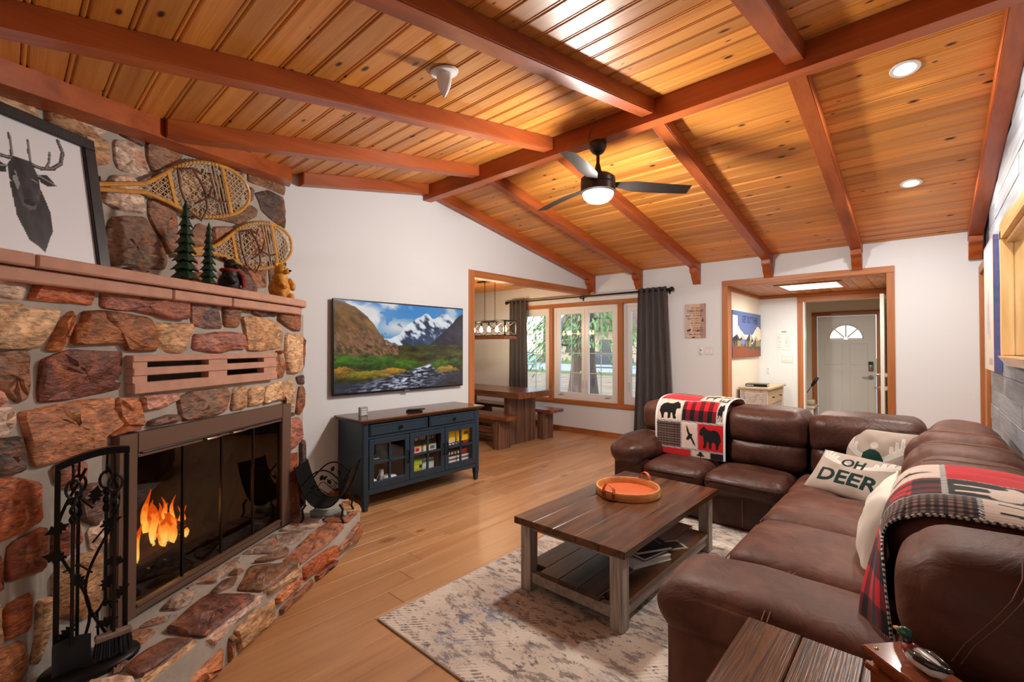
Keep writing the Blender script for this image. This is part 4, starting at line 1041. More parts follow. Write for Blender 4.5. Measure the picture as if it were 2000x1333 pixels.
for k in range(4):
    s0 = 1.937 + k * w4; s1 = s0 + w4
    d = sbox('glass_door', s0 + .004, s1 - .004, fr0 + .016, fr0 + .022, .282, .974, M_smoke, ins, bev=0, ang=0)
    for a, c in ((s0 + .0005, s0 + .006), (s1 - .006, s1 - .0005)):
        sbox('stile', a, c, fr0 + .012, fr0 + .028, .282, .974, M_stile, d, bev=.001)
    if k in (1, 2):
        sc = s1 - .1 if k == 1 else s0 + .1
        b = B(); b.tube([FP(sc - .055, fr1 - .012, .983), FP(sc - .05, fr1 + .016, .983), FP(sc, fr1 + .022, .983), FP(sc + .05, fr1 + .016, .983), FP(sc + .055, fr1 - .012, .983)], .006, 6); mk('handle', b, plain('pewter', (150, 132, 120), rough=.3, metal=1), d)
# ---- the fire
lf = thing('log_fire', 'burning logs on a black grate behind the smoked glass doors', 'fire', FP(2.36, -2.36, HZ + .031))
g = B()
for k in range(5):
    s = 2.16 + k * .1
    g.tube([FP(s, -2.22, HZ + .13), FP(s, -2.24, HZ + .085), FP(s, -2.5, HZ + .085), FP(s, -2.52, HZ + .13)], .009, 6)
for nn in (-2.28, -2.46): g.tube([FP(2.12, nn, HZ + .08), FP(2.6, nn, HZ + .08)], .009, 6)
for s in (2.18, 2.54):
    for nn in (-2.28, -2.46): g.cyl(FP(s, nn, HZ + .031), FP(s, nn, HZ + .08), .009, n=6)
mk('grate', g, M_black, lf)
M_log = plain('charred_bark', (70, 36, 22), rough=.95, noise=.5, nscale=18, bump=.6)
for (a, c, r) in (((2.10, -2.30, .14), (2.62, -2.34, .14), .05), ((2.12, -2.44, .14), (2.6, -2.43, .145), .055), ((2.16, -2.38, .215), (2.52, -2.31, .225), .042)):
    b = B(); n = 10; P0 = FP(a[0], a[1], HZ + a[2]); P1 = FP(c[0], c[1], HZ + c[2])
    b.tube([P0.lerp(P1, i / 8) + Vector((0, 0, rs_.gauss(0, .004))) for i in range(9)], [r * rs_.uniform(.88, 1.1) for i in range(9)], 9)
    mk('log', b, M_log, lf)
def flame_mat():
    m, nt, p = newmat('flame'); nt.nodes.remove(p); out = nt.nodes['Material Output']
    tc = N(nt, 'ShaderNodeTexCoord'); sp = N(nt, 'ShaderNodeSeparateXYZ'); nt.links.new(tc.outputs['Generated'], sp.inputs[0])
    no = N(nt, 'ShaderNodeTexNoise', Scale=22.0, Detail=3.0); nt.links.new(tc.outputs['Object'], no.inputs['Vector'])
    ad = N(nt, 'ShaderNodeMath', operation='MULTIPLY_ADD'); ad.inputs[1].default_value = .5; nt.links.new(no.outputs['Fac'], ad.inputs[0]); nt.links.new(sp.outputs['Z'], ad.inputs[2])
    r = ramp(nt, [(.2, (1, .74, .2)), (.6, (1, .55, .08)), (.9, (1, .22, .02)), (1, (.6, .06, 0))]); nt.links.new(ad.outputs[0], r.inputs['Fac'])
    em = N(nt, 'ShaderNodeEmission', Strength=7.0); nt.links.new(r.outputs['Color'], em.inputs['Color'])
    tr = N(nt, 'ShaderNodeBsdfTransparent'); lw = N(nt, 'ShaderNodeLayerWeight', Blend=.35)
    mx = N(nt, 'ShaderNodeMixShader'); nt.links.new(lw.outputs['Facing'], mx.inputs['Fac']); nt.links.new(em.outputs[0], mx.inputs[1]); nt.links.new(tr.outputs[0], mx.inputs[2])
    nt.links.new(mx.outputs[0], out.inputs['Surface']); return m
M_flame = flame_mat()
for k in range(38):
    s = rs_.uniform(2.14, 2.5); nn = rs_.uniform(-2.42, -2.27); z0 = HZ + rs_.uniform(.13, .22)
    big = 1 - abs(s - 2.27) * 1.6
    h = rs_.uniform(.09, .2) * (.6 + .8 * max(0, big)); r = rs_.uniform(.012, .026)
    ph = rs_.uniform(0, 6)
    b = B(); pts = []; rad = []
    for i in range(9):
        f = i / 8; pts.append(FP(s + .022 * math.sin(ph + f * 5) * f, nn + .01 * math.cos(ph + f * 4) * f, z0 + h * f)); rad.append(max(.0012, r * (math.sin(math.pi * (f * .82 + .16)) ** 1.1)))
    b.tube(pts, rad, 7); mk('flame', b, M_flame, lf, ang=180)
point_light('fire_glow', FP(2.32, -2.25, .52), 5, (1, .45, .12), .08)
# ================================================================== things on and around the fireplace
MZ = 1.85
# ---- framed elk drawing leaning on the mantel
M_frame = wood('ebonised_frame', [(.3, (18, 17, 19)), (.6, (38, 36, 39)), (.8, (58, 56, 60))], axis=2, along=1, across=30, rough=.4, rnd=.03)
pic = thing('framed_picture', 'black framed elk drawing leaning on the stone mantel', 'picture', FP(1.78, -2.42, MZ))
def PP(s, z, d=0):                                     # the leaning plane, d out of it
    f = (z - MZ) / .73
    return FP(s, -2.40 + (-2.52 + 2.40) * f + d, z)
S0, S1, Z0, Z1, FW = 1.47, 2.095, MZ + .002, 2.585, .058
def pbox(name, s0, s1, z0, z1, d0, d1, mat, parent, bev=.004):
    b = B(); b.hexa([tuple(PP(s, z, d)) for d in (d0, d1) for s, z in ((s0, z0), (s1, z0), (s1, z1), (s0, z1))])
    if bev: bmesh.ops.bevel(b.bm, geom=list(b.bm.edges), offset=bev, segments=1, affect='EDGES')
    return mk(name, b, mat, parent)
pbox('frame_rail', S0, S1, Z0, Z0 + FW, -.012, .022, M_frame, pic); pbox('frame_rail', S0, S1, Z1 - FW, Z1, -.012, .022, M_frame, pic)
pbox('frame_stile', S0, S0 + FW, Z0 + FW, Z1 - FW, -.012, .022, M_frame, pic); pbox('frame_stile', S1 - FW, S1, Z0 + FW, Z1 - FW, -.012, .022, M_frame, pic)
pbox('backing', S0 + .01, S1 - .01, Z0 + .01, Z1 - .01, -.012, -.002, M_frame, pic, bev=0)
cv = Canvas(150, 184, (236, 240, 246))
dk = (44, 42, 46)
mir = lambda P: [(.91 - x, y) for x, y in P]
antl = [[(.51, .70), (.60, .69), (.70, .72), (.775, .785), (.805, .88), (.775, .965)], [(.525, .71), (.52, .79), (.525, .875)], [(.64, .70), (.675, .76), (.69, .84)], [(.80, .87), (.785, .80)]]
for A in antl:
    for Q in (A, mir(A)):
        cv.line(Q, .017 if len(A) > 3 else .011, (62, 60, 64))
        cv.line([(x + .005, y + .003) for x, y in Q], .006, (138, 136, 140))
neck = cv.poly([(.345, .52), (.58, .52), (.635, .36), (.632, .22), (.60, .16), (.55, .05), (.50, .09), (.44, .12), (.37, .28)], dk)
for E in ([(.57, .63), (.64, .655), (.715, .59), (.64, .565), (.58, .58)], mir([(.57, .63), (.64, .655), (.715, .59), (.64, .565), (.58, .58)])):
    cv.poly(E, dk); cv.line([E[0], E[2]], .006, (150, 150, 154))
head = cv.poly([(.40, .72), (.53, .72), (.57, .62), (.575, .5), (.54, .40), (.53, .345), (.46, .325), (.41, .37), (.395, .45), (.345, .55), (.345, .64)], (52, 49, 53))
fx = fbm(cv.X * 1.2, cv.Y * .5, 22, 5)
for m in (neck, head):
    cv.a[m] = np.clip(cv.a[m] * (.6 + .9 * fx[m])[:, None], 14, 130)
cv.poly([(.40, .62), (.37, .55), (.40, .47), (.42, .52)], (150, 150, 154)); cv.poly([(.42, .41), (.53, .40), (.52, .36), (.47, .345), (.43, .37)], (96, 94, 98))
cv.ell(.475, .40, .045, .022, (16, 15, 17)); cv.ell(.535, .575, .018, .011, (12, 12, 12)); cv.ell(.385, .585, .014, .010, (12, 12, 12)); cv.line([(.515, .585), (.555, .57)], .004, (170, 170, 175))
print_mesh('drawing', cv, lambda u, v: PP(S0 + FW - .006 + u * (S1 - S0 - 2 * FW + .012), Z0 + FW - .006 + v * (Z1 - Z0 - 2 * FW + .012), .004), vcol('drawing_print', rough=.35), pic)
# ---- snowshoes hung on the stone
M_ash = wood('bent_ash', [(.3, (190, 128, 44)), (.6, (214, 154, 66)), (.8, (226, 174, 92))], axis=0, along=2, across=20, rough=.35, rnd=.03)
M_lace = plain('rawhide', (214, 194, 160), rough=.7)
M_leather = plain('brown_leather', (98, 52, 38), rough=.55, noise=.2, nscale=30)
def outline_half(x):                                   # half width of the shoe at length x (0 tail .. 1.22 nose)
    if x < .30: return .012 + .012 * (x / .30)
    if x < .80:
        f = (x - .30) / .50; return .024 + .158 * (math.sin(f * math.pi / 2) ** 1.25)
    f = (x - .80) / .42; return .182 * math.sqrt(max(0, 1 - f ** 2.6))
def snowshoe(label, s0, z0, ang):
    t = thing('snowshoe', label, 'snowshoe', FP(s0, NU + .05, z0), group='snowshoes on the chimney')
    ca, sa_ = math.cos(ang), math.sin(ang)
    def W2(x, y, d=0): return FP(s0 + x * ca - y * sa_, NU + .058 + d + .05 * max(0, x - .95) ** 1.5, z0 + x * sa_ + y * ca)
    xs = [.0, .08, .16, .24, .30, .36, .43, .5, .57, .64, .72, .8, .88, .96, 1.03, 1.09, 1.14, 1.18, 1.205, 1.22]
    pts = [W2(x, outline_half(x)) for x in xs] + [W2(x, -outline_half(x)) for x in xs[-2::-1]]
    b = B(); b.tube(pts, .0125, 8); mk('frame', b, M_ash, t)
    for xb in (.50, .985):
        h = outline_half(xb); mk('crossbar', B().hexa([tuple(W2(x, y, d)) for d in (-.008, .008) for x, y in ((xb - .014, -h), (xb + .014, -h), (xb + .014, h), (xb - .014, h))]), M_ash, t)
    def region(x0, x1, step):
        b = B()
        for (dx, dy) in ((1, .58), (1, -.58), (0, 1)):
            n = int(1.2 / step)
            for k in range(-n, n):
                # a lace line: points where it lies inside the outline
                seg = []
                for q in range(81):
                    tt = -0.5 + q / 80.0
                    if dx: x = (x0 + x1) / 2 + tt * 1.2; y = dy * (x - (x0 + x1) / 2) + k * step
                    else: x = x0 + (k + .5) * step * .87; y = tt * .5
                    ok = x0 < x < x1 and abs(y) < outline_half(x)
                    if ok: seg.append((x, y))
                    elif seg: break
                if len(seg) > 1:
                    b.cyl(W2(*seg[0]), W2(*seg[-1]), .0026, n=4, cap=False)
        return b
    mk('toe_lacing', region(.985, 1.215, .036), M_lace, t, fixn=False)
    mk('middle_lacing', region(.50, .86, .044), M_lace, t, fixn=False)
    mk('tail_lacing', region(.30, .50, .034), M_lace, t, fixn=False)
    b = B()
    for k in range(13):                                # wraps round the side rails
        for sgn in (-1, 1):
            x = .54 + k * .034; y = sgn * outline_half(x)
            b.tube([W2(x + .007 * math.cos(a), y + .017 * math.cos(a) * 0 + .0165 * math.cos(a), .0165 * math.sin(a)) for a in [i * math.pi / 4 for i in range(8)]], .0035, 4, closed=True)
    for k in range(4): b.cyl(W2(.88 + k * .03, -outline_half(.88 + .03 * k)), W2(.87 + k * .034, outline_half(.87)), .004, n=5)
    mk('rail_wrapping', b, M_lace, t)
    b = B()
    b.tube([W2(.55, .12, .03), W2(.53, .0, .035), W2(.56, -.13, .03), W2(.64, -.2, .035), W2(.71, -.13, .04), W2(.74, -.02, .03)], .0075, 5)
    b.tube([W2(.56, .12, .03), W2(.65, .13, .045), W2(.70, .06, .04), W2(.74, -.03, .035), W2(.84, -.08, .035), W2(.93, -.08, .03)], .008, 5)
    b.tube([W2(.66, .13, .04), W2(.72, .10, .045), W2(.76, .13, .03)], .007, 5)
    b.tube([W2(.62, -.09, .035), W2(.74, -.05, .045), W2(.80, .02, .035)], .007, 5)
    mk('binding_straps', b, M_leather, t)
    return t
snowshoe('upper wooden snowshoe, hung with its tail behind the elk picture', 2.12, 2.355, R(17.5))
snowshoe('lower wooden snowshoe, hung with its tail behind the carved trees', 2.66, 2.11, R(15.5))
# ---- carved trees and bears on the mantel
M_green = plain('green_paint', (36, 66, 50), rough=.5, noise=.25, nscale=40)
M_brass = plain('copper_brown', (150, 84, 50), rough=.35, metal=.5)
def carved_tree(label, s, n, h, r):
    c = FP(s, n, MZ)
    t = thing('carved_tree', label, 'figurine', c, group='carved trees on the mantel')
    b = B(); b.cyl(c + Vector((0, 0, .001)), c + Vector((0, 0, .012)), r * .75, r * .7, n=12); b.cyl(c + Vector((0, 0, .012)), c + Vector((0, 0, .08)), r * .28, r * .24, n=8); mk('trunk', b, M_brass, t)
    L = 9
    for k in range(L):
        f = k / L; z0 = .06 + (h - .06) * f; z1 = .06 + (h - .06) * min(1, f + 1.5 / L); r0 = r * (1 - f) ** .8 * 1.0 + .008
        b = B(); n_ = 14; ring = []
        for i in range(n_):
            a = 2 * math.pi * i / n_; rr = r0 * (1.0 if i % 2 == 0 else .78)
            ring.append(b.bm.verts.new(c + Vector((rr * math.cos(a), rr * math.sin(a), z0 - (.012 if i % 2 == 0 else 0)))))
        top = b.bm.verts.new(c + Vector((0, 0, z1))); bot = b.bm.verts.new(c + Vector((0, 0, z0 + .01)))
        for i in range(n_):
            j = (i + 1) % n_; b.bm.faces.new((ring[i], ring[j], top)); b.bm.faces.new((ring[j], ring[i], bot))
        mk('bough_tier', b, M_green, t, ang=20)
    return t
carved_tree('taller dark green carved tree on the mantel', 2.44, -2.28, .53, .075)
carved_tree('shorter dark green carved tree on the mantel', 2.66, -2.32, .455, .052)
def bear(name, label, s, n, h, mat, scarf=None):
    c = FP(s, n, MZ + .001); t = thing(name, label, 'figurine', c)
    k = h / .26
    P = lambda x, y, z: c + NF * (x * k) + DF * (y * k) + Vector((0, 0, z * k))
    b = B()
    b.ball(P(0, 0, .085), .075 * k, (1, .95, 1.12), 14, 10); b.ball(P(.005, 0, .15), .055 * k, (1, .95, 1.1), 12, 8)
    for sg in (-1, 1):
        b.ball(P(.05, sg * .05, .03), .036 * k, (1.3, .8, .8), 10, 6); b.tube([P(.03, sg * .055, .15), P(.065, sg * .06, .11), P(.08, sg * .035, .085)], [.026 * k, .022 * k, .018 * k], 8)
    mk('body', b, mat, t, ang=180)
    b = B(); b.ball(P(.012, 0, .215), .046 * k, (1, .95, .95), 14, 10); b.ball(P(.055, 0, .205), .024 * k, (1.2, 1, .8), 10, 8)
    for sg in (-1, 1): b.ball(P(-.003, sg * .034, .252), .017 * k, (.7, 1, 1), 8, 6)
    mk('head', b, mat, t, ang=180)
    b = B(); b.ball(P(.083, 0, .210), .009 * k, (1, 1.2, .9), 8, 6)
    for sg in (-1, 1): b.ball(P(.052, sg * .018, .228), .005 * k, (1, 1, 1), 6, 5)
    mk('nose_and_eyes', b, M_black, t, ang=180)
    if scarf:
        b = B(); b.tube([P(.05 * math.cos(a), .05 * math.sin(a), .178) for a in [i * math.pi / 8 for i in range(16)]], .012 * k, 6, closed=True)
        b.tube([P(.055, .02, .175), P(.085, .03, .14), P(.09, .035, .06)], [.011 * k, .013 * k, .014 * k], 6); mk('scarf', b, scarf, t)
    return t
bear('black_bear_figurine', 'black bear figurine with a red striped scarf on the mantel', 2.85, -2.33, .25, plain('black_resin', (34, 32, 33), rough=.55, noise=.3, nscale=60), plain('red_scarf', (150, 44, 42), rough=.8, noise=.4, nscale=90))
bear('golden_bear_figurine', 'golden carved wooden bear at the end of the mantel', 3.2, -2.2, .275, plain('golden_wood', (206, 146, 56), rough=.5, noise=.25, nscale=45, bump=.5))

# ---- fireplace tool stand and its tools
M_iron = plain('wrought_iron', (30, 27, 26), rough=.38, metal=.6)
TX, TY = -2.52, .25
ts = thing('tool_stand', 'black wrought iron fireplace tool stand with vine scrollwork on the hearth', 'tool stand', (TX, TY, HZ + .021))
b = B(); b.lathe([(0, 0), (1, 0), (1.02, .008), (.98, .018), (.5, .026), (0, .028)], (0, 0, 0), 28, cap=False)
for v in b.bm.verts: v.co = Vector((TX + v.co.x * .105, TY + v.co.y * .155, HZ + .006 + v.co.z * 1.2))
mk('base_plate', b, M_iron, ts, ang=60)
b = B(); zt = 1.045
b.box((TX - .014, TY - .112, HZ + .02), (TX + .014, TY - .095, zt - .03), bev=.003).box((TX - .014, TY + .095, HZ + .02), (TX + .014, TY + .112, zt + .005), bev=.003)
mk('frame_posts', b, M_iron, ts)
b = B(); n = 12
arc = [(TY - .112 + .224 * i / n, zt - .03 + .05 * math.sin(math.pi * (.08 + .62 * i / n)) + .01 * i / n) for i in range(n + 1)]
g1 = [b.bm.verts.new((TX + dx, y, z + dz)) for (y, z) in arc for dx, dz in ((-.016, -.014), (.016, -.014), (.016, .014), (-.016, .014))]
for i in range(n):
    for k in range(4):
        j = (k + 1) % 4; b.bm.faces.new((g1[i * 4 + k], g1[i * 4 + j], g1[i * 4 + 4 + j], g1[i * 4 + 4 + k]))
b.bm.faces.new(g1[0:4][::-1]); b.bm.faces.new(g1[-4:])
mk('arched_top', b, M_iron, ts)
b = B()
for ph, y0 in ((0, -.055), (2.2, .03)):
    b.tube([(TX - .004, TY + y0 + .05 * math.sin(ph + z * 7), HZ + .045 + z * .76) for z in [i / 22 for i in range(23)]], .0055, 6)
for z, dy in ((.2, .08), (.38, -.085), (.5, .07), (.64, -.08)):
    b.tube([(TX, TY, HZ + z), (TX + .005, TY + dy * .5, HZ + z + .05), (TX, TY + dy, HZ + z + .03)], .004, 5)
mk('vine', b, M_iron, ts)
for hx, hy in ((.05, -.062), (-.04, -.04), (-.035, .045), (.052, .062)):      # hooks that carry the tools
    b = B(); f_ = (hy + .112) / .224; za = zt - .03 + .05 * math.sin(math.pi * (.08 + .62 * f_)) + .01 * f_
    b.tube([(TX, TY + hy, za - .006), (TX + hx * .6, TY + hy, za - .022), (TX + hx, TY + hy, .972), (TX + hx * 1.18, TY + hy, .969), (TX + hx * 1.3, TY + hy, .984)], .0042, 6); mk('hook', b, M_iron, ts)
def leaf(c, d, up, size, parent, mat=None):
    """an oak leaf cut from sheet, with thickness"""
    d = Vector(d).normalized(); up = Vector(up).normalized(); nn = d.cross(up).normalized()
    pr = [(0, .03), (.18, .10), (.22, .28), (.34, .16), (.42, .34), (.55, .18), (.62, .30), (.74, .14), (1, 0)]
    P2 = pr + [(x, -y) for x, y in pr[::-1][1:]]
    b = B(); b.prism([Vector(c) + (d * x + up * y) * size - nn * .0015 for x, y in P2], nn * .003); return mk('leaf', b, mat or M_iron, parent, ang=0)
for (y, z, a) in ((-.07, .60, 200), (-.075, .47, 160), (.02, .56, 20), (.035, .42, -20), (.03, .30, 60), (-.02, .34, 130), (.06, .25, 40), (-.05, .2, 230), (.01, .16, 10), (.0, .66, 80)):
    leaf((TX + .012, TY + y, HZ + z), (0, math.cos(R(a)), math.sin(R(a))), (0, -math.sin(R(a)), math.cos(R(a))), .075, ts)
def tool(name, label, x, y, zb):
    t = thing(name, label, 'fire tool', (x, y, zb), group='tools hanging on the stand')
    zt = 1.0
    b = B(); b.cyl((x, y, zb), (x, y, zt - .19), .006, n=8)
    for ph in (0, math.pi):                              # twisted grip
        b.tube([(x + .007 * math.cos(ph + k * .62), y + .007 * math.sin(ph + k * .62), zt - .19 + .1 * k / 14) for k in range(15)], .0065, 6)
    mk('shaft', b, M_iron, t)
    b = B(); b.tube([(x, y + .022 * math.sin(a), zt - .055 - .035 * math.cos(a)) for a in [2 * math.pi * k / 14 for k in range(14)]], .0055, 6, closed=True); mk('loop_handle', b, M_iron, t)
    return t
t = tool('fire_shovel', 'iron fire shovel with a grey pan hanging on the stand', TX + .05, TY - .062, .34)
b = B(); x, y = TX + .05, TY - .062
b.grid(lambda u, v: (x - .012 + .022 * abs(u - .5) ** 2 * 4 , y - .055 + .11 * u, .245 + .125 * v), 8, 6)
bmesh.ops.solidify(b.bm, geom=b.bm.faces[:], thickness=.003); mk('pan', b, plain('steel_grey', (72, 74, 78), rough=.45, metal=.6), t)
t = tool('fire_poker', 'iron fire poker hanging on the stand', TX - .04, TY - .04, .30)
b = B(); b.tube([(TX - .04, TY - .04, .31), (TX - .04, TY - .04, .27), (TX - .035, TY - .025, .255), (TX - .03, TY - .005, .265)], [.007, .007, .005, .002], 6); mk('hook', b, M_iron, t)
t = tool('fire_tongs', 'iron fire tongs hanging on the stand', TX - .035, TY + .045, .42)
b = B()
for sg in (-1, 1): b.tube([(TX - .035, TY + .045, .45), (TX - .035, TY + .045 + sg * .025, .40), (TX - .035, TY + .045 + sg * .02, .28), (TX - .035, TY + .045 + sg * .006, .255)], .005, 6)
mk('jaws', b, M_iron, t)
t = tool('hearth_brush', 'hearth brush with a pale wooden head hanging on the stand', TX + .052, TY + .062, .335)
x, y = TX + .052, TY + .062
mk('brush_head', B().box((x - .018, y - .058, .32), (x + .018, y + .058, .342), bev=.004), plain('grey_wood', (132, 112, 98), rough=.7, noise=.2, nscale=40), t)
b = B(); rb = random.Random(2)
for k in range(150):
    px, py = x + rb.uniform(-.014, .014), y + rb.uniform(-.054, .054)
    b.cyl((px, py, .32), (px + rb.gauss(0, .004), py + (py - y) * .15, .245 + rb.uniform(0, .012)), .0022, .0014, n=3, cap=False)
o = mk('bristles', b, plain('dark_bristle', (48, 50, 56), rough=.9), t, ang=0, fixn=False); o['kind'] = 'stuff'

# ---- log holder on the hearth
LC = FP(3.27, -1.835, HZ + .02); la = Vector((.70, .71, 0)); lb_ = Vector((-.71, .70, 0))
lh = thing('log_holder', 'empty black iron log holder with leaf scrollwork on the hearth end', 'log holder', LC)
def LP(a, bb, z): return LC + la * a + lb_ * bb + Vector((0, 0, z))
b = B()
def sheet(u, v):
    a = (u - .5) * 2
    return LP(.20 * a, (v - .5) * .24, .105 + .29 * abs(a) ** 2.6)
b.grid(sheet, 20, 4); bmesh.ops.solidify(b.bm, geom=b.bm.faces[:], thickness=.004); mk('sling_sheet', b, plain('black_sheet', (32, 29, 28), rough=.45, metal=.4), lh)
for sg in (-1, 1):
    bb = sg * .122
    b = B(); b.tube([LP(-.165 + .33 * i / 14, bb, .245 + .13 * math.sin(math.pi * i / 14)) for i in range(15)], .006, 6)
    b.tube([LP(-.205 + .41 * i / 16, bb, .10 + .3 * abs(-1 + 2 * i / 16) ** 2.6) for i in range(17)], .006, 6)
    for k in range(3):
        b.tube([LP(-.13 + .085 * k + .03 * i, bb, .17 + .03 * k + .035 * math.sin(i * 1.2 + k) + .012 * i) for i in range(6)], .003, 5)
    mk('end_hoop', b, M_iron, lh)
    for k, (a, z) in enumerate(((-.09, .24), (-.02, .30), (.06, .27), (.12, .24))):
        leaf(LP(a, bb, z), la * math.cos(k) + Vector((0, 0, math.sin(k + .5))), la * -math.sin(k) + Vector((0, 0, math.cos(k))), .05, lh)
    for sa in (-1, 1):
        b = B(); b.tube([LP(sa * .12, bb, .125), LP(sa * .145, bb * 1.02, .09), LP(sa * .135, bb * 1.05, .03), LP(sa * .155, bb * 1.08, -.01)], .008, 6); mk('foot', b, M_iron, lh)
b = B(); rng = random.Random(9)
ctr = LP(-.02, .0, .03)
b.tube([LP(-.13 + .26 * i / 10, -.01 + .01 * math.sin(i), .022 + .004 * math.sin(i * 2)) for i in range(11)], [.02] + [.03 + .003 * math.sin(i * 1.7) for i in range(9)] + [.02], 10)
tag(mk('paper_roll', b, plain('grey_green_paper', (150, 156, 150), rough=.85, noise=.1, nscale=30), None), 'grey rolled paper lying under the log holder', 'paper')

# ================================================================== television
tv = thing('television', 'large flat television on the white wall showing a mountain river', 'television', (XT + .03, 2.952, 1.03))
M_tvb = plain('tv_black', (14, 14, 15), rough=.25)
y0, y1, z0, z1 = 2.118, 3.786, 1.026, 1.972
mk('mount', B().box((XT + .002, 2.7, 1.3), (XT + .03, 3.2, 1.7)), M_tvb, tv)
mk('housing', B().box((XT + .028, y0, z0), (XT + .058, y1, z1), bev=.004), M_tvb, tv)
mk('bezel_badge', B().box((XT + .058, 2.93, z0 - .01), (XT + .062, 3.0, z0 + .006), bev=.001), plain('badge_grey', (120, 120, 122), rough=.3), tv)
W_, H_ = 300, 170
cv = Canvas(W_, H_, (70, 140, 196)); X_, Y_ = cv.X, cv.Y
sky = np.stack([62 + 40 * (1 - Y_), 140 + 30 * (1 - Y_), 200 + 10 * Y_], 2); cv.a[:] = sky
cl = fbm(X_ * 1.4, Y_ * 1.4, 4, 11, 5)
cm = np.clip((cl - .46) * 6, 0, 1) * np.clip((Y_ - .55) * 4, 0, 1) * np.where(X_ < .5, 1, .75)
cm = np.maximum(cm, np.clip(1 - np.hypot((X_ - .22) / .14, (Y_ - .88) / .12), 0, 1) * 1.8 * (cl > .4)); cm = np.maximum(cm, np.clip(1.2 - np.hypot((X_ - .45) / .2, (Y_ - .73) / .12), 0, 1) * (cl > .38)); cm = np.clip(cm, 0, 1)[..., None]
cv.a = cv.a * (1 - cm) + np.stack([205 + 40 * cl, 205 + 36 * cl, 208 + 32 * cl], 2) * cm
rg = fbm(X_, Y_ * .7, 14, 23, 5)
def mountain(peaks, base, snow, dark, seed):
    prof = np.interp(X_[0], [p[0] for p in peaks], [p[1] for p in peaks]) + (fbm(X_, X_ * 0 + .3, 16, seed)[0] - .5) * .05
    m = Y_ < prof[None, :]
    sh = fbm(X_ + Y_ * .6, Y_ * .5 - X_ * .3, 22, seed + 4, 5)
    c = np.stack([dark[k] * (.5 + 1.0 * sh) for k in range(3)], 2)
    if snow:
        sm = np.clip((Y_ - (prof[None, :] - .18) + (sh - .5) * .55) * 9, 0, 1)[..., None]
        c = c * (1 - sm) + np.stack([214 + 30 * sh, 222 + 26 * sh, 234 + 20 * sh], 2) * sm
    cv.a[m] = c[m]
mountain([(0, .58), (.38, .60), (.45, .64), (.52, .78), (.58, .84), (.67, .91), (.72, .85), (.80, .90), (.86, .93), (.93, .82), (1, .86)], .5, True, (44, 66, 96), 31)
mountain([(0, .5), (.66, .5), (.72, .56), (.8, .66), (.9, .80), (.96, .9), (1, .95)], .5, False, (34, 40, 60), 41)
mountain([(0, .99), (.06, .98), (.14, .93), (.2, .86), (.26, .76), (.31, .64), (.34, .58), (.36, .5), (1, .5)], .5, False, (112, 78, 40), 51)
fl = Y_ < .52 + .02 * (rg - .5)
g1 = fbm(X_ * 1.5, Y_ * 2.2, 20, 61, 5)
fc = np.stack([36 + 78 * g1, 54 + 88 * g1, 22 + 30 * g1], 2) * np.clip(.45 + 1.3 * (fbm(X_, Y_ * 1.6, 9, 66) - .15), .3, 1.25)[..., None]
cv.a[fl] = fc[fl] * np.array([.85, .72, .8])
br_ = (Y_ > .40 + .08 * (rg - .5)) & (Y_ < np.interp(X_, [0, .1, .2, .3, .38, .46], [.63, .70, .69, .66, .58, .46]) + .16 * (fbm(X_ * 2, Y_, 26, 97, 3) - .5)) & (X_ < .44)
tw = fbm(X_ * 2.5 + Y_, Y_ * 1.2, 30, 71, 4); bc = np.stack([58 + 120 * tw, 40 + 84 * tw, 30 + 58 * tw], 2); wgt = (np.clip((tw - .35) * 5, .2, 1))[..., None]
cv.a[br_] = (cv.a * (1 - wgt) + bc * wgt)[br_]
for (bx, by, brx, bry, col) in ((.10, .33, .12, .07, (64, 120, 26)), (.30, .32, .12, .08, (58, 110, 28)), (.47, .28, .09, .07, (62, 118, 30)), (.55, .27, .06, .06, (70, 126, 36)), (.80, .24, .1, .09, (72, 118, 30)), (.93, .29, .06, .06, (60, 104, 34)), (.85, .19, .1, .06, (168, 150, 54)), (.05, .22, .08, .06, (150, 124, 40)), (.25, .18, .18, .05, (138, 140, 36)), (.40, .21, .1, .04, (176, 150, 44))):
    dd = np.hypot((X_ - bx) / brx, (Y_ - by) / bry) + (g1 - .5) * .9; m = dd < 1
    cc = np.array(col)[None, None, :] * (.45 + 1.0 * g1 + .35 * np.clip((Y_ - by) / bry, -1, 1))[..., None]; cv.a[m] = cc[m] * np.array([.9, .8, .85])
rv = (Y_ < np.interp(X_, [0, .2, .35, .5, .62, .7, .74, .8, 1], [.10, .11, .15, .20, .25, .29, .22, .17, .20]) + .02 * (g1 - .5))
rw_ = fbm(X_ * 1.2 - Y_ * .8, Y_ * 3, 26, 81, 5); fo = np.clip((rw_ - .42) * 4, 0, 1) * np.clip(1 - np.abs(X_ - (.38 + Y_ * 1.2)) * 2.6, 0, 1)
rc = np.stack([34 + 20 * rw_ + 170 * fo, 38 + 22 * rw_ + 176 * fo, 48 + 26 * rw_ + 186 * fo], 2); cv.a[rv] = rc[rv]
rk = rv & (fbm(X_, Y_ * 2, 18, 91, 3) > .62) & (X_ > .45); cv.a[rk] = (26, 26, 32)
cv.a = np.clip(cv.a, 4, 250)
m_scr, nt, p = newmat('lit_screen')
at = N(nt, 'ShaderNodeAttribute', attribute_name='print'); p.inputs['Base Color'].default_value = (.01, .01, .01, 1); p.inputs['Roughness'].default_value = .15
nt.links.new(at.outputs['Color'], p.inputs['Emission Color']); p.inputs['Emission Strength'].default_value = .62
print_mesh('screen', cv, lambda u, v: (XT + .0595, y0 + .012 + u * (y1 - y0 - .024), z0 + .02 + v * (z1 - z0 - .034)), m_scr, tv)

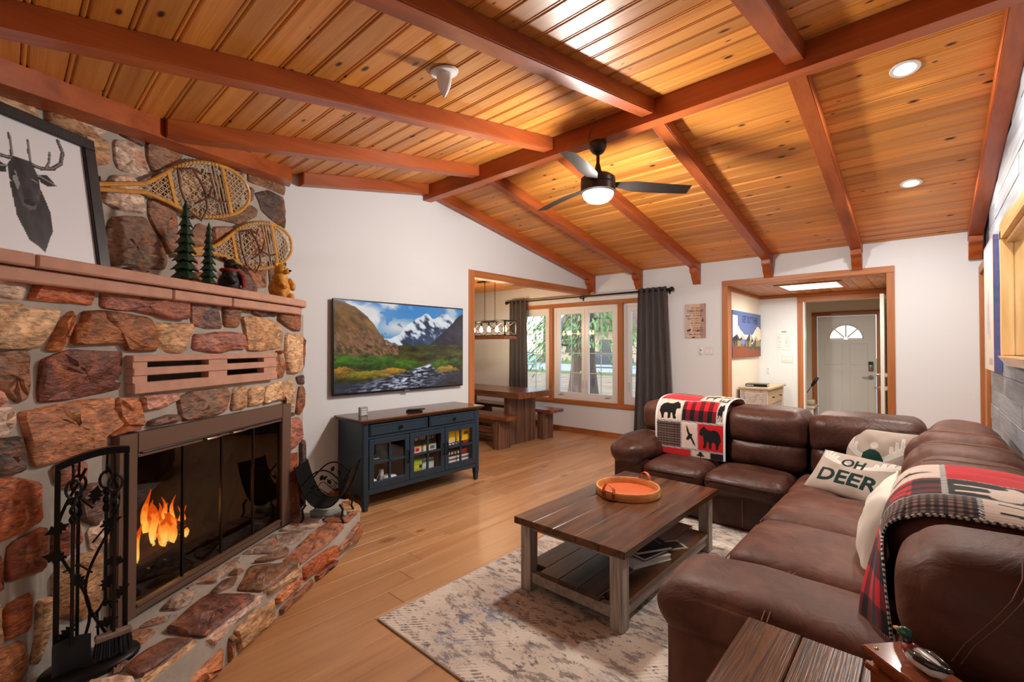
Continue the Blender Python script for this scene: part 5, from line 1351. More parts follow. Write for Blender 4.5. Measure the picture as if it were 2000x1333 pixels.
# ================================================================== blue sideboard
M_blue = plain('navy_paint', (28, 50, 66), rough=.42, noise=.08, nscale=12)
M_top = wood('walnut_top', [(.25, (62, 36, 24)), (.5, (98, 60, 40)), (.75, (122, 82, 58))], axis=1, along=.8, across=14, rough=.22, rnd=.05)
M_knob = plain('dark_bronze_knob', (26, 24, 24), rough=.35, metal=.6)
SX0, SX1, SY0, SY1, SZ = -4.255, -3.785, 2.19, 3.63, .82
sb = thing('sideboard', 'navy blue sideboard with three glass doors and a brown wooden top', 'sideboard', (-4.02, 2.91, 0))
mk('top', B().box((SX0 - .012, SY0 - .045, SZ), (SX1 + .045, SY1 + .045, SZ + .018), bev=.006).box((SX0 - .008, SY0 - .03, SZ - .016), (SX1 + .03, SY1 + .03, SZ), bev=.006), M_top, sb)
mk('side_panel', B().box((SX0, SY0, .14), (SX1 - .02, SY0 + .022, SZ - .016)), M_blue, sb, ang=0); mk('side_panel', B().box((SX0, SY1 - .022, .14), (SX1 - .02, SY1, SZ - .016)), M_blue, sb, ang=0)
mk('back_panel', B().box((SX0, SY0 + .022, .14), (SX0 + .012, SY1 - .022, SZ - .016)), M_blue, sb, ang=0)
mk('bottom_panel', B().box((SX0 + .012, SY0 + .022, .165), (SX1 - .03, SY1 - .022, .185)), M_blue, sb, ang=0)
mk('middle_shelf', B().box((SX0 + .012, SY0 + .022, .405), (SX1 - .05, SY1 - .022, .422)), M_blue, sb, ang=0)
mk('drawer_deck', B().box((SX0 + .012, SY0 + .022, .655), (SX1 - .03, SY1 - .022, .67)), M_blue, sb, ang=0)
for ya, yb in ((SY0, SY0 + .05), (SY1 - .05, SY1)):
    mk('corner_stile', B().box((SX1 - .03, ya, .14), (SX1, yb, SZ - .016), bev=.003), M_blue, sb)
for yd in (2.66, 3.10):
    mk('divider', B().box((SX0 + .012, yd - .009, .185), (SX1 - .05, yd + .009, .655)), M_blue, sb, ang=0)
mk('face_rail', B().box((SX1 - .028, SY0 + .05, .652), (SX1 - .002, SY1 - .05, .676), bev=.002), M_blue, sb)
mk('face_rail', B().box((SX1 - .028, SY0 + .05, .792), (SX1 - .002, SY1 - .05, SZ - .016), bev=.002), M_blue, sb)
mk('apron', B().box((SX1 - .028, SY0 + .05, .145), (SX1 - .002, SY1 - .05, .19), bev=.003), M_blue, sb)
for (lx, ly) in ((SX1 - .025, SY0 + .03), (SX1 - .025, SY1 - .03), (SX0 + .03, SY0 + .03), (SX0 + .03, SY1 - .03)):
    b = B(); w0, w1 = .028, .017
    b.hexa([(lx - w1, ly - w1, 0), (lx + w1, ly - w1, 0), (lx + w1, ly + w1, 0), (lx - w1, ly + w1, 0), (lx - w0, ly - w0, .14), (lx + w0, ly - w0, .14), (lx + w0, ly + w0, .14), (lx - w0, ly + w0, .14)])
    mk('leg', b, M_blue, sb)
for ya, yb in ((SY0 + .055, 2.905), (2.925, SY1 - .055)):
    d = mk('drawer', B().box((SX1 - .03, ya, .68), (SX1 + .006, yb, .788), bev=.004), M_blue, sb)
    bz = B()
    for a, c in (((ya + .012, .688), (yb - .012, .7)), ((ya + .012, .768), (yb - .012, .78)), ((ya + .012, .7), (ya + .026, .768)), ((yb - .026, .7), (yb - .012, .768))): bz.box((SX1 + .005, a[0], a[1]), (SX1 + .012, c[0], c[1]), bev=.002)
    mk('moulding', bz, M_blue, d)
    ym = (ya + yb) / 2; mk('knob', B().lathe([(0, 0), (.007, 0), (.007, .012), (.016, .018), (.017, .026), (.010, .033), (0, .034)], (SX1 + .006, ym, .734), 14, axis=(1, 0, 0), cap=False), M_knob, d)
dw = (SY1 - SY0 - .104) / 3
M_dpane = glass('cabinet_glass', mixf=.05)
for k in range(3):
    ya = SY0 + .052 + k * dw + .003; yb = ya + dw - .006; za, zb = .195, .648; st = .05
    b = B()
    for (a, c) in (((ya, za), (ya + st, zb)), ((yb - st, za), (yb, zb)), ((ya + st, za), (yb - st, za + .062)), ((ya + st, zb - .05), (yb - st, zb))): b.box((SX1 - .022, a[0], a[1]), (SX1 + .004, c[0], c[1]), bev=.003)
    ym = (ya + yb) / 2; zm = (za + zb) / 2 + .005
    b.box((SX1 - .016, ym - .011, za + .06), (SX1 + .002, ym + .011, zb - .05), bev=.002); b.box((SX1 - .016, ya + st, zm - .011), (SX1 + .002, yb - st, zm + .011), bev=.002)
    d = mk('door', b, M_blue, sb)
    for (pa, pb) in ((ya + st, ym - .011), (ym + .011, yb - st)):
        for (qa, qb) in ((za + .062, zm - .011), (zm + .011, zb - .05)):
            mk('pane', B().box((SX1 - .012, pa, qa), (SX1 - .009, pb, qb)), M_dpane, d, ang=0)
    hy = yb - .022 if k < 2 else ya + .022
    b = B(); b.tube([(SX1 + .004, hy, zm + .06), (SX1 + .022, hy, zm + .055), (SX1 + .026, hy, zm), (SX1 + .022, hy, zm - .055), (SX1 + .004, hy, zm - .06)], .006, 8); mk('handle', b, M_knob, d)
# ---- what stands in and on the sideboard
def pbx(name, label, cat, x0, x1, y0, y1, z0, z1, side, paint, group=None):
    """a printed box: plain body and a printed front facing the room"""
    t = thing(name, label, cat, ((x0 + x1) / 2, (y0 + y1) / 2, z0), group=group)
    mk('carton', B().box((x0, y0, z0), (x1, y1, z1), bev=.001), plain(name + '_side_%d' % len(bpy.data.materials), side, rough=.5), t, ang=0)
    w = max(24, int((y1 - y0) * 260)); h = max(8, int((z1 - z0) * 260)); cv = Canvas(w, h, side); paint(cv)
    print_mesh('printed_front', cv, lambda u, v: (x1 + .0012, y0 + u * (y1 - y0), z0 + v * (z1 - z0)), M_print, t)
    return t
M_print = vcol('box_print', rough=.4)
G = 'board games in the sideboard'
fx0, fx1 = -4.12, -3.86
def paint_black(cv): cv.text('Trivial Purs', .34, .42, .3, (240, 240, 236), sx=.62, shear=.3); cv.rect(0, 0, 1, .06, (180, 140, 40)); cv.rect(.70, .55, .98, .95, (70, 60, 50)); cv.text('20', .82, .42, .4, (200, 170, 130), shear=.4)
def paint_monop(cv): cv.rect(0, 0, 1, 1, (226, 214, 196)); cv.rect(.02, .2, .42, .85, (196, 36, 40)); cv.text('OPOLY', .22, .35, .36, (255, 255, 255), sx=.8); cv.rect(.78, .25, .93, .85, (60, 110, 170))
def paint_green(cv): cv.rect(0, .0, 1, .5, (150, 200, 50)); cv.rect(.3, .2, .8, .45, (240, 190, 40)); cv.rect(.82, .15, .98, .5, (40, 40, 44))
def paint_curio(cv): cv.rect(0, 0, 1, 1, (236, 176, 40)); [cv.rect(.12 + .13 * k, .28, .2 + .13 * k, .68, (120, 50, 90)) for k in range(6)]
def paint_white(cv): cv.rect(0, 0, 1, 1, (216, 222, 226)); cv.rect(0, .8, 1, 1, (90, 110, 120)); cv.rect(.1, .2, .5, .5, (170, 190, 200))
def paint_color(cv):
    cv.rect(0, 0, 1, 1, (220, 214, 206)); cv.rect(.05, .5, .6, .95, (56, 130, 180)); cv.rect(.1, .1, .5, .5, (206, 60, 120)); cv.ell(.75, .5, .22, .4, (240, 200, 40)); cv.rect(.12, .6, .5, .72, (236, 236, 240))
def paint_yellow(cv): cv.rect(0, 0, 1, 1, (244, 196, 30)); cv.rect(.6, .4, .85, .6, (120, 70, 30)); cv.rect(.2, .15, .5, .35, (230, 150, 20))
def paint_dark(cv): cv.rect(0, 0, 1, 1, (30, 30, 34)); [cv.rect(.06 + .11 * k, .3, .13 + .11 * k, .7, (230, 230, 230)) for k in range(6)]; cv.rect(.75, .2, .95, .8, (200, 60, 50))
def paint_strip(cv):
    for k in range(6): cv.rect(0, k / 6, 1, (k + 1) / 6, [(230, 226, 220), (60, 60, 70), (190, 70, 60), (240, 236, 228), (90, 90, 110), (220, 214, 206)][k])
pbx('board_game', 'black trivia game box standing behind the middle sideboard door', 'board game', fx0, fx1, 2.70, 3.075, .478, .64, (38, 36, 32), paint_black, G)
pbx('board_game', 'pale property trading game box under the black trivia game', 'board game', fx0, fx1, 2.695, 3.08, .423, .477, (222, 210, 192), paint_monop, G)
pbx('board_game', 'green game box on the lower shelf behind the middle door', 'board game', fx0, fx1 + .01, 2.70, 2.885, .25, .345, (150, 196, 60), paint_green, G)
pbx('board_game', 'yellow game box under the green one', 'board game', fx0, fx1 + .01, 2.695, 2.89, .186, .249, (232, 176, 50), paint_curio, G)
pbx('white_box', 'white carton behind the middle sideboard door', 'box', fx0, fx1 - .03, 2.92, 3.07, .186, .33, (206, 214, 218), paint_white, None)
pbx('board_game', 'multicoloured party game box behind the last glass door', 'board game', fx0, fx1, 3.13, 3.335, .455, .62, (214, 208, 200), paint_color, G)
pbx('board_game', 'yellow puzzle box behind the last glass door', 'board game', fx0, fx1, 3.345, 3.555, .455, .625, (240, 190, 40), paint_yellow, G)
pbx('board_game', 'flat black game under the party game', 'board game', fx0, fx1, 3.125, 3.56, .423, .454, (34, 34, 36), paint_dark, G)
pbx('magazine_stack', 'stack of books and magazines on the lower shelf of the sideboard', 'books', fx0, fx1, 3.13, 3.55, .186, .30, (210, 204, 196), paint_strip, None)
pbx('board_game', 'striped card game box on top of the magazines', 'board game', fx0, fx1 - .01, 3.13, 3.54, .301, .37, (60, 60, 66), paint_dark, G)
mr_ = thing('media_player', 'flat black media player behind the first sideboard door', 'electronics', (-3.98, 2.42, .423))
mk('case', B().box((-4.1, 2.30, .423), (-3.87, 2.54, .47), bev=.004), M_tvb, mr_); mk('display', B().box((-3.869, 2.34, .44), (-3.868, 2.4, .45)), plain('lcd_grey', (150, 160, 170), rough=.3), mr_, ang=0)
hub = thing('wifi_hub', 'round white hub with cables on the lower shelf of the sideboard', 'electronics', (-3.95, 2.53, .186))
mk('body', B().lathe([(0, 0), (.065, 0), (.068, .01), (.068, .05), (.06, .06), (0, .062)], (-3.92, 2.55, .186), 24, cap=False), M_white, hub, ang=50)
b = B(); b.tube([(-3.93, 2.5, .2), (-3.9, 2.44, .22), (-3.88, 2.425, .195), (-3.9, 2.42, .21), (-3.95, 2.43, .196)], .005, 6); b.tube([(-3.93, 2.5, .21), (-3.88, 2.45, .26), (-3.92, 2.43, .28), (-3.96, 2.42, .2)], .004, 6); mk('cable', b, M_white, hub)
mk('plug', B().box((-3.98, 2.46, .2), (-3.94, 2.5, .31), bev=.006), M_white, hub)
dome = thing('camera_dome', 'white dome speaker on the lower shelf of the sideboard', 'electronics', (-3.92, 2.36, .186)); mk('shell', B().lathe([(0, 0), (.05, 0), (.052, .03), (.04, .055), (.02, .066), (0, .068)], (-3.9, 2.345, .186), 20, cap=False), M_white, dome, ang=60)
dl = thing('sign_block', 'small grey lettered block standing on the sideboard top', 'ornament', (-4.03, 2.32, SZ + .018))
mk('block', B().box((-4.05, 2.285, SZ + .018), (-4.01, 2.365, SZ + .103), bev=.003), plain('grey_block', (176, 178, 180), rough=.6, noise=.1, nscale=60), dl)
cv = Canvas(40, 42, (150, 152, 156))
for k in range(3):
    for q in range(4): cv.rect(.14 + q * .19, .66 - k * .28, .27 + q * .19, .86 - k * .28, (228, 230, 232))
print_mesh('lettering', cv, lambda u, v: (-4.0088, 2.290 + u * .07, SZ + .022 + v * .077), M_print, dl)
rm = thing('set_top_box', 'small black set-top box with a remote lying on the sideboard', 'electronics', (-3.86, 2.80, SZ + .018))
mk('case', B().box((-3.93, 2.74, SZ + .018), (-3.80, 2.86, SZ + .038), bev=.005), M_tvb, rm)
tag(mk('remote_control', B().box((-.09, -.02, 0), (.09, .02, .014), bev=.005, M=Matrix.Translation((-3.86, 2.82, SZ + .0385)) @ Matrix.Rotation(R(70), 4, 'Z')), plain('remote_black', (30, 30, 32), rough=.4), None), 'black remote control on top of the set-top box', 'remote')
# ================================================================== rug
def rug_mat():
    m, nt, p = newmat('distressed_rug'); L = nt.links.new
    tc = N(nt, 'ShaderNodeTexCoord')
    def nz(sc, det, rg=.55, mp=None, ds=0.0):
        n = N(nt, 'ShaderNodeTexNoise', Scale=sc, Detail=det, Distortion=ds); n.inputs['Roughness'].default_value = rg
        if mp:
            q = N(nt, 'ShaderNodeMapping'); q.inputs['Scale'].default_value = mp; q.inputs['Rotation'].default_value = (0, 0, .6); L(tc.outputs['Object'], q.inputs['Vector']); L(q.outputs['Vector'], n.inputs['Vector'])
        else: L(tc.outputs['Object'], n.inputs['Vector'])
        return n
    def mix(fac, a, bcol, blend='MIX'):
        x = N(nt, 'ShaderNodeMix', data_type='RGBA', blend_type=blend); L(fac, x.inputs[0])
        if isinstance(a, tuple): x.inputs[6].default_value = (*a, 1)
        else: L(a, x.inputs[6])
        if isinstance(bcol, tuple): x.inputs[7].default_value = (*bcol, 1)
        else: L(bcol, x.inputs[7])
        return x.outputs[2]
    def thr(n, a, c): r = ramp(nt, [(a, (0, 0, 0)), (c, (1, 1, 1))]); L(n.outputs['Fac'], r.inputs['Fac']); return r.outputs['Color']
    base = mix(thr(nz(3, 3), .35, .65), lin((214, 200, 186)), lin((194, 178, 164)))
    g = thr(nz(7, 8, .72, (1, 2.2, 1)), .52, .57)
    col = mix(g, base, lin((146, 132, 126)))
    g2 = thr(nz(13, 8, .75, (1, 1.8, 1)), .57, .60)
    col = mix(g2, col, lin((118, 108, 108)))
    # blue patches only where a broad cloud allows
    bmul = N(nt, 'ShaderNodeMix', data_type='RGBA', blend_type='MULTIPLY'); bmul.inputs[0].default_value = 1
    L(thr(nz(1.6, 2), .46, .62), bmul.inputs[6]); L(thr(nz(16, 8, .75), .5, .56), bmul.inputs[7])
    col = mix(bmul.outputs[2], col, lin((104, 122, 152)))
    # faint woven lines
    wv = N(nt, 'ShaderNodeTexWave', Scale=14.0, Distortion=1.5); q = N(nt, 'ShaderNodeMapping'); q.inputs['Rotation'].default_value = (0, 0, .75); L(tc.outputs['Object'], q.inputs['Vector']); L(q.outputs['Vector'], wv.inputs['Vector'])
    wm = N(nt, 'ShaderNodeMix', data_type='RGBA', blend_type='MULTIPLY'); wm.inputs[0].default_value = 1; L(thr(wv, .6, .75), wm.inputs[6]); L(thr(nz(2.2, 2), .5, .6), wm.inputs[7])
    col = mix(wm.outputs[2], col, lin((220, 206, 192)))
    L(col, p.inputs['Base Color']); p.inputs['Roughness'].default_value = .95; p.inputs['Specular IOR Level'].default_value = .1
    bp = N(nt, 'ShaderNodeBump', Strength=.35, Distance=.004); nb = nz(180, 2); L(nb.outputs['Fac'], bp.inputs['Height']); L(bp.outputs['Normal'], p.inputs['Normal'])
    return m
M_rug = rug_mat()
rug = thing('area_rug', 'distressed cream and grey-blue area rug under the coffee table', 'rug', (-1.05, 2.9, 0))
mk('pile', B().box((-2.245, 1.395, .001), (.15, 4.44, .011), bev=.003), M_rug, rug)
mk('binding', B().tube([(-2.247, 1.393, .006), (.152, 1.393, .006), (.152, 4.442, .006), (-2.247, 4.442, .006)], .006, 6, closed=True), plain('rug_binding', (186, 172, 158), rough=.9), rug)
RZ = .0125

# ================================================================== sectional sofa
def suede(name, c1, c2, c3, rough=.5, bs=.25):
    m, nt, p = newmat(name); L = nt.links.new
    tc = N(nt, 'ShaderNodeTexCoord'); n1 = N(nt, 'ShaderNodeTexNoise', Scale=5.0, Detail=5.0, Distortion=.8); n2 = N(nt, 'ShaderNodeTexNoise', Scale=260.0, Detail=2.0); n3 = N(nt, 'ShaderNodeTexNoise', Scale=9.0, Detail=3.0, Distortion=2.5)
    for n in (n1, n2, n3): L(tc.outputs['Object'], n.inputs['Vector'])
    r = ramp(nt, [(.3, lin(c1)), (.5, lin(c2)), (.72, lin(c3))]); L(n1.outputs['Fac'], r.inputs['Fac']); L(r.outputs['Color'], p.inputs['Base Color'])
    p.inputs['Roughness'].default_value = rough; p.inputs['Specular IOR Level'].default_value = .3
    b1 = N(nt, 'ShaderNodeBump', Strength=.12, Distance=.002); L(n2.outputs['Fac'], b1.inputs['Height'])
    b2 = N(nt, 'ShaderNodeBump', Strength=bs, Distance=.03); L(n3.outputs['Fac'], b2.inputs['Height']); L(b1.outputs['Normal'], b2.inputs['Normal']); L(b2.outputs['Normal'], p.inputs['Normal'])
    return m
M_suede = suede('brown_suede', (80, 47, 36), (98, 60, 46), (118, 76, 60), rough=.55, bs=.14)
M_hide = suede('dark_brown_hide', (58, 34, 27), (72, 43, 34), (88, 55, 44), rough=.42, bs=.16)
def cushion(b, x0, x1, y0, y1, z0, z1, r, bulge=(0, 0, 0), n=9, warp=None, seed=0, wr=.006):
    """stuffed block: rounded box whose faces swell, with slight creases"""
    c = Vector(((x0 + x1) / 2, (y0 + y1) / 2, (z0 + z1) / 2)); h = Vector((x1 - x0, y1 - y0, z1 - z0)) / 2
    r = min(r, h.x * .98, h.y * .98, h.z * .98)
    key = {}
    def V(p):
        k = (round(p[0], 4), round(p[1], 4), round(p[2], 4))
        if k not in key:
            q = Vector((p[0] * h.x, p[1] * h.y, p[2] * h.z))
            inn = Vector([max(-(h[i] - r), min(h[i] - r, q[i])) for i in range(3)])
            d = q - inn
            nrm = d.normalized() if d.length > 1e-6 else Vector((0, 0, 1))
            q = inn + nrm * r
            for i in range(3):
                a, e = [j for j in range(3) if j != i]
                q[i] += (1 if p[i] > 0 else -1) * abs(p[i]) ** 3 * bulge[i] * (1 - p[a] ** 2) * (1 - p[e] ** 2)
            w = mnoise.noise(Vector((q.x * 5 + seed * 3.1, q.y * 5, q.z * 7))) * wr
            q = q + nrm * w + c
            if warp: q = Vector(warp(q))
            key[k] = b.bm.verts.new(q)
        return key[k]
    g = [math.sin((i / n - .5) * math.pi) * .35 + (2 * i / n - 1) * .65 for i in range(n + 1)]
    g = [x / g[-1] for x in g]
    for ax in range(3):
        a, e = (ax + 1) % 3, (ax + 2) % 3
        for sg in (-1, 1):
            for i in range(n):
                for j in range(n):
                    ps = []
                    for (u, v) in ((i, j), (i + 1, j), (i + 1, j + 1), (i, j + 1)):
                        p = [0, 0, 0]; p[ax] = sg; p[a] = g[u]; p[e] = g[v]; ps.append(V(p))
                    b.bm.faces.new(ps if sg > 0 else ps[::-1])
    return b
sofa = thing('sectional_sofa', 'L-shaped brown suede sectional sofa with puffy reclining cushions', 'sofa', (-.6, 3.6, RZ))
def cush(name, mat, *a, **k): return mk(name, cushion(B(), *a, **k), mat, sofa, ang=180)
# bases and outer backs
cush('base', M_hide, -.73, .38, 1.69, 4.86, RZ + .002, .31, .02, wr=.001)
cush('base', M_hide, -2.22, -.735, 4.02, 4.86, RZ + .002, .31, .02, wr=.001)
cush('outer_back', M_suede, .22, .385, 1.70, 4.88, .28, .86, .05, wr=.002)
cush('outer_back', M_suede, -2.20, .20, 4.70, 4.90, .28, .86, .05, wr=.002)
# seats of the run beside the window
sd = 0
for (xa, xb) in ((-1.95, -1.412), (-1.406, -.80)):
    sd += 1; cush('seat_cushion', M_hide, xa, xb, 3.91, 4.50, .285, .455, .07, bulge=(.0, .015, .03), seed=sd, n=12)
    b = B(); b.tube([(xa + .03, 3.915 - .012 * math.sin(math.pi * i / 12), .425) if 0 else (xa + .03 + (xb - xa - .06) * i / 12, 3.905 - .010 * math.sin(math.pi * i / 12), .405) for i in range(13)], .004, 6); mk('piping', b, M_hide, sofa)
cush('seat_cushion', M_suede, -.795, -.02, 3.915, 4.50, .285, .46, .07, bulge=(0, .01, .025), seed=5, n=12)
# seats of the run along the plank wall
for k, (ya, yb) in enumerate(((2.085, 2.475), (2.48, 3.16), (3.165, 3.91))):
    cush('seat_cushion', M_suede, -.775, .02, ya, yb, .285, .45 if k == 0 else .465, .075, bulge=(.015, .0, .03), seed=8 + k, n=12)
    b = B(); b.tube([(-.79 + 0 * i, ya + .03 + (yb - ya - .06) * i / 12, .40) for i in range(13)], .004, 6); mk('piping', b, M_suede, sofa)
# front skirts with panel seams
b = B()
for y in (2.48, 3.16): b.tube([(-.735, y, .04), (-.737, y, .28)], .003, 5)
for x in (-1.41, -1.12): b.tube([(x, 4.015, .04), (x, 4.012, .28)], .003, 5)
mk('skirt_seams', b, plain('tan_thread', (150, 112, 88), rough=.8), sofa)
# back cushions: an upper roll over a lumbar pad, recliner style
for k, (xa, xb) in enumerate(((-2.17, -1.375), (-1.37, -.73), (-.725, .0))):
    m = M_suede if k == 0 else M_hide
    cush('lumbar_pad', m, xa + .01, xb - .01, 4.36, 4.75, .44, .72, .10, bulge=(0, .03, 0), seed=20 + k, n=14, wr=.014)
    cush('back_cushion', m, xa, xb, 4.355, 4.86, .64, .955, .10, bulge=(0, .035, .012), seed=30 + k, n=14, wr=.008)
for k, (ya, yb) in enumerate(((1.665, 1.985), (1.99, 2.62), (2.625, 3.20), (3.205, 3.70), (3.705, 4.12))):
    cush('lumbar_pad', M_suede, -.06 if k == 0 else -.11, .28, ya + .01, yb - .01, .44, .72, .10, bulge=(.03, 0, 0), seed=40 + k, n=12, wr=.014)
    cush('back_cushion', M_suede, -.055 if k == 0 else -.085, .382, ya - (.06 if k == 0 else 0), yb, .64, .962 if k == 0 else .955, .11 if k == 0 else .13, bulge=(.02 if k == 0 else .03, .004, .022), seed=50 + k, n=16, wr=.009)
cush('corner_cushion', M_suede, -.04, .385, 4.10, 4.85, .45, .945, .15, bulge=(.02, .02, .02), seed=66, n=12, wr=.02)
# double stitched seams over the roll tops
M_thread = plain('pale_thread', (146, 102, 78), rough=.8)
for k, (ya, yb) in enumerate(((2.625, 3.20), (3.205, 3.70), (3.705, 4.12))):
    ym = .5 * (ya + yb); b = B()
    for q in (-.008, .008):
        b.tube([(x, ym + q, .955 + .024 - .9 * max(0, abs(x - .15) - .10) ** 2 * 4) for x in [-.02 + .34 * i / 12 for i in range(13)]], .0018, 4)
    mk('top_stitching', b, M_thread, sofa)
b = B()
for q in (-.006, .01):
    pts = [(.175 + q, 1.68, .972), (.17 + q, 1.635, .945), (.15 + q, 1.606, .90), (.115 + q, 1.598, .84), (.07 + q, 1.597, .77), (.045 + q, 1.605, .71)]
    b.tube(pts, .0013, 4)
mk('end_stitching', b, M_thread, sofa)
# arms: upholstered body with a stuffed roll on top
def armroll_near(p):
    f = max(0, (p.x + .78) / .8)
    return (p.x, p.y, p.z + .015 * math.sin(f * 3) - .01 * f)
cush('arm_body', M_suede, -.745, .10, 1.685, 2.07, .03, .50, .03, wr=.002)
cush('arm_roll', M_suede, -.79, .06, 1.66, 2.085, .41, .612, .10, bulge=(.03, .008, .03), seed=71, n=16, warp=armroll_near, wr=.014)
cush('arm_body', M_hide, -2.245, -1.955, 3.94, 4.82, .03, .50, .03, wr=.002)
cush('arm_roll', M_hide, -2.275, -1.925, 3.86, 4.72, .405, .63, .11, bulge=(.01, .03, .03), seed=72, n=16, wr=.02)
b = B()
for q in (-.008, .008):
    b.tube([(-.40 + q, 1.66 + .44 * i / 14, .585 + .058 * math.sin(math.pi * (.08 + .84 * i / 14)) ** .6) for i in range(15)], .0018, 4)
mk('arm_stitching', b, M_thread, sofa)

# ================================================================== throws with a lodge print
BLK = (22, 20, 22); CRM = (226, 206, 190); RED = (206, 28, 36)
BEAR = [(.03, .40), (.06, .62), (.16, .78), (.32, .84), (.48, .80), (.60, .82), (.70, .88), (.78, .96), (.83, .90), (.92, .84), (.97, .70), (.99, .60), (.93, .55), (.84, .56), (.80, .44), (.79, .22), (.84, .10), (.80, .04), (.70, .05), (.66, .20), (.62, .34), (.56, .30), (.57, .10), (.50, .05), (.43, .07), (.44, .28), (.36, .34), (.28, .30), (.25, .12), (.28, .05), (.16, .04), (.13, .20), (.09, .30)]
MOOSE = [(.05, .5), (.10, .66), (.3, .72), (.52, .72), (.62, .84), (.60, .98), (.70, .88), (.76, .98), (.80, .88), (.90, .96), (.88, .82), (.80, .76), (.96, .66), (.94, .58), (.80, .60), (.74, .48), (.72, .04), (.66, .04), (.63, .38), (.40, .40), (.30, .38), (.28, .04), (.21, .04), (.19, .36), (.12, .40)]
EAGLE = [(.30, .96), (.40, .88), (.50, .66), (.60, .60), (.72, .60), (.66, .50), (.80, .30), (.96, .06), (.74, .18), (.56, .40), (.40, .30), (.26, .34), (.34, .46), (.42, .52), (.32, .72)]
PINE = [(.46, 0), (.46, .14), (.18, .14), (.36, .36), (.26, .36), (.42, .58), (.34, .58), (.5, .96), (.66, .58), (.58, .58), (.74, .36), (.64, .36), (.82, .14), (.54, .14), (.54, 0)]
def throw_print(w, h, cells, border=True):
    """cells: (x0,y0,x1,y1,kind)"""
    cv = Canvas(w, h, (240, 236, 230))
    for (x0, y0, x1, y1, kind) in cells:
        def T(P, m=.06): return [(x0 + (x1 - x0) * (m + (1 - 2 * m) * x), y0 + (y1 - y0) * (m + (1 - 2 * m) * y)) for x, y in P]
        reg = (cv.X >= x0) & (cv.X < x1) & (cv.Y >= y0) & (cv.Y < y1)
        if kind[0] == 'c':
            cv.rect(x0, y0, x1, y1, CRM); st = reg & (np.mod(cv.X * 70, 1) < .25); cv.a[st] = (206, 176, 158)
        elif kind[0] == 'p': cv.rect(x0, y0, x1, y1, (232, 206, 194))
        elif kind[0] == 'r': cv.rect(x0, y0, x1, y1, RED)
        elif kind[0] == 'k': cv.rect(x0, y0, x1, y1, BLK)
        elif kind[0] == 'B':                                # buffalo check
            cv.rect(x0, y0, x1, y1, RED); kx = (np.floor((cv.X - x0) * 16) % 2 == 0); ky = (np.floor((cv.Y - y0) * 12) % 2 == 0)
            cv.a[reg & (kx ^ ky)] = (104, 18, 26); cv.a[reg & kx & ky] = (20, 18, 22)
        elif kind[0] == 'g':                                # small brown check
            cv.rect(x0, y0, x1, y1, (150, 112, 100)); kx = np.mod(cv.X * 42, 1) < .5; ky = np.mod(cv.Y * 42 * h / w, 1) < .5
            cv.a[reg & (kx | ky)] = (74, 54, 52); cv.a[reg & kx & ky] = (24, 20, 22)
        if len(kind) > 1:
            sh = dict(b=BEAR, m=MOOSE, e=EAGLE, t=PINE)[kind[1].lower()]
            if kind[1].isupper(): sh = [(1 - x, y) for x, y in sh]
            cv.poly(T(sh), CRM if kind[0] == 'k' else BLK, reg)
    for (x0, y0, x1, y1, kind) in cells:                    # dashed stitching round the patches
        e = .0075
        on = np.mod((cv.X + cv.Y) * 60, 1) < .55
        for reg in ((np.abs(cv.X - x0) < e) & (cv.Y >= y0) & (cv.Y <= y1), (np.abs(cv.Y - y0) < e * w / h) & (cv.X >= x0) & (cv.X <= x1)):
            cv.a[reg] = (238, 234, 228); cv.a[reg & on] = BLK
    if border: cv.rect(0, 0, .025, 1, (240, 238, 234)); cv.rect(.975, 0, 1, 1, (240, 238, 234))
    return cv
M_fleece = vcol('fleece_print', rough=.9, sheen=.25, bump=.25, spec=.1)
def polyline(P):
    L = [0]
    for a, c in zip(P, P[1:]): L.append(L[-1] + math.dist(a, c))
    def at(t):
        d = t * L[-1]
        for k in range(len(P) - 1):
            if d <= L[k + 1] + 1e-9:
                f = (d - L[k]) / (L[k + 1] - L[k] + 1e-9); return tuple(P[k][i] + (P[k + 1][i] - P[k][i]) * f for i in range(2))
        return P[-1]
    return at
def smoothp(P):
    for _ in range(2):
        Q = [P[0]]
        for a, c in zip(P, P[1:]):
            Q.append((a[0] * .75 + c[0] * .25, a[1] * .75 + c[1] * .25)); Q.append((a[0] * .25 + c[0] * .75, a[1] * .25 + c[1] * .75))
        Q.append(P[-1]); P = Q
    return P
# throw over the back beside the window; v runs from the seat, up the front and over the top
pr1 = polyline(smoothp([(4.325, .475), (4.318, .56), (4.312, .68), (4.305, .80), (4.325, .90), (4.39, .978), (4.50, 1.005), (4.65, 1.01), (4.80, .998), (4.885, .95), (4.918, .86), (4.922, .70)]))
cells1 = [(.025, 0, .53, .055, 'r'), (.53, 0, .80, .055, 'ct'), (.80, 0, .975, .055, 'k'), (.025, .055, .385, .245, 'g'), (.385, .055, .63, .245, 'pe'), (.63, .055, .975, .255, 'rB'), (.025, .245, .385, .42, 'cb'), (.385, .255, .88, .43, 'B'), (.88, .255, .975, .43, 'cb'), (.025, .42, .6, .60, 'r'), (.6, .43, .85, .60, 'cm'), (.85, .43, .975, .60, 'kb'), (.025, .60, .5, .8, 'B'), (.5, .60, .975, .8, 'cm'), (.025, .8, .975, 1, 'r')]
cv = throw_print(190, 250, cells1)
def F1(u, v):
    y, z = pr1(v); x = -1.985 + .65 * u + .02 * (v - .3)
    return (x, y - .006 * math.sin(u * 9 + v * 4) * (v < .5), z + .004 * math.sin(u * 11) * (v > .4))
t1 = print_mesh('throw_blanket', cv, F1, M_fleece, None); t1.name = 'throw_blanket'
m = t1.modifiers.new('thick', 'SOLIDIFY'); m.thickness = .008; m.offset = 1
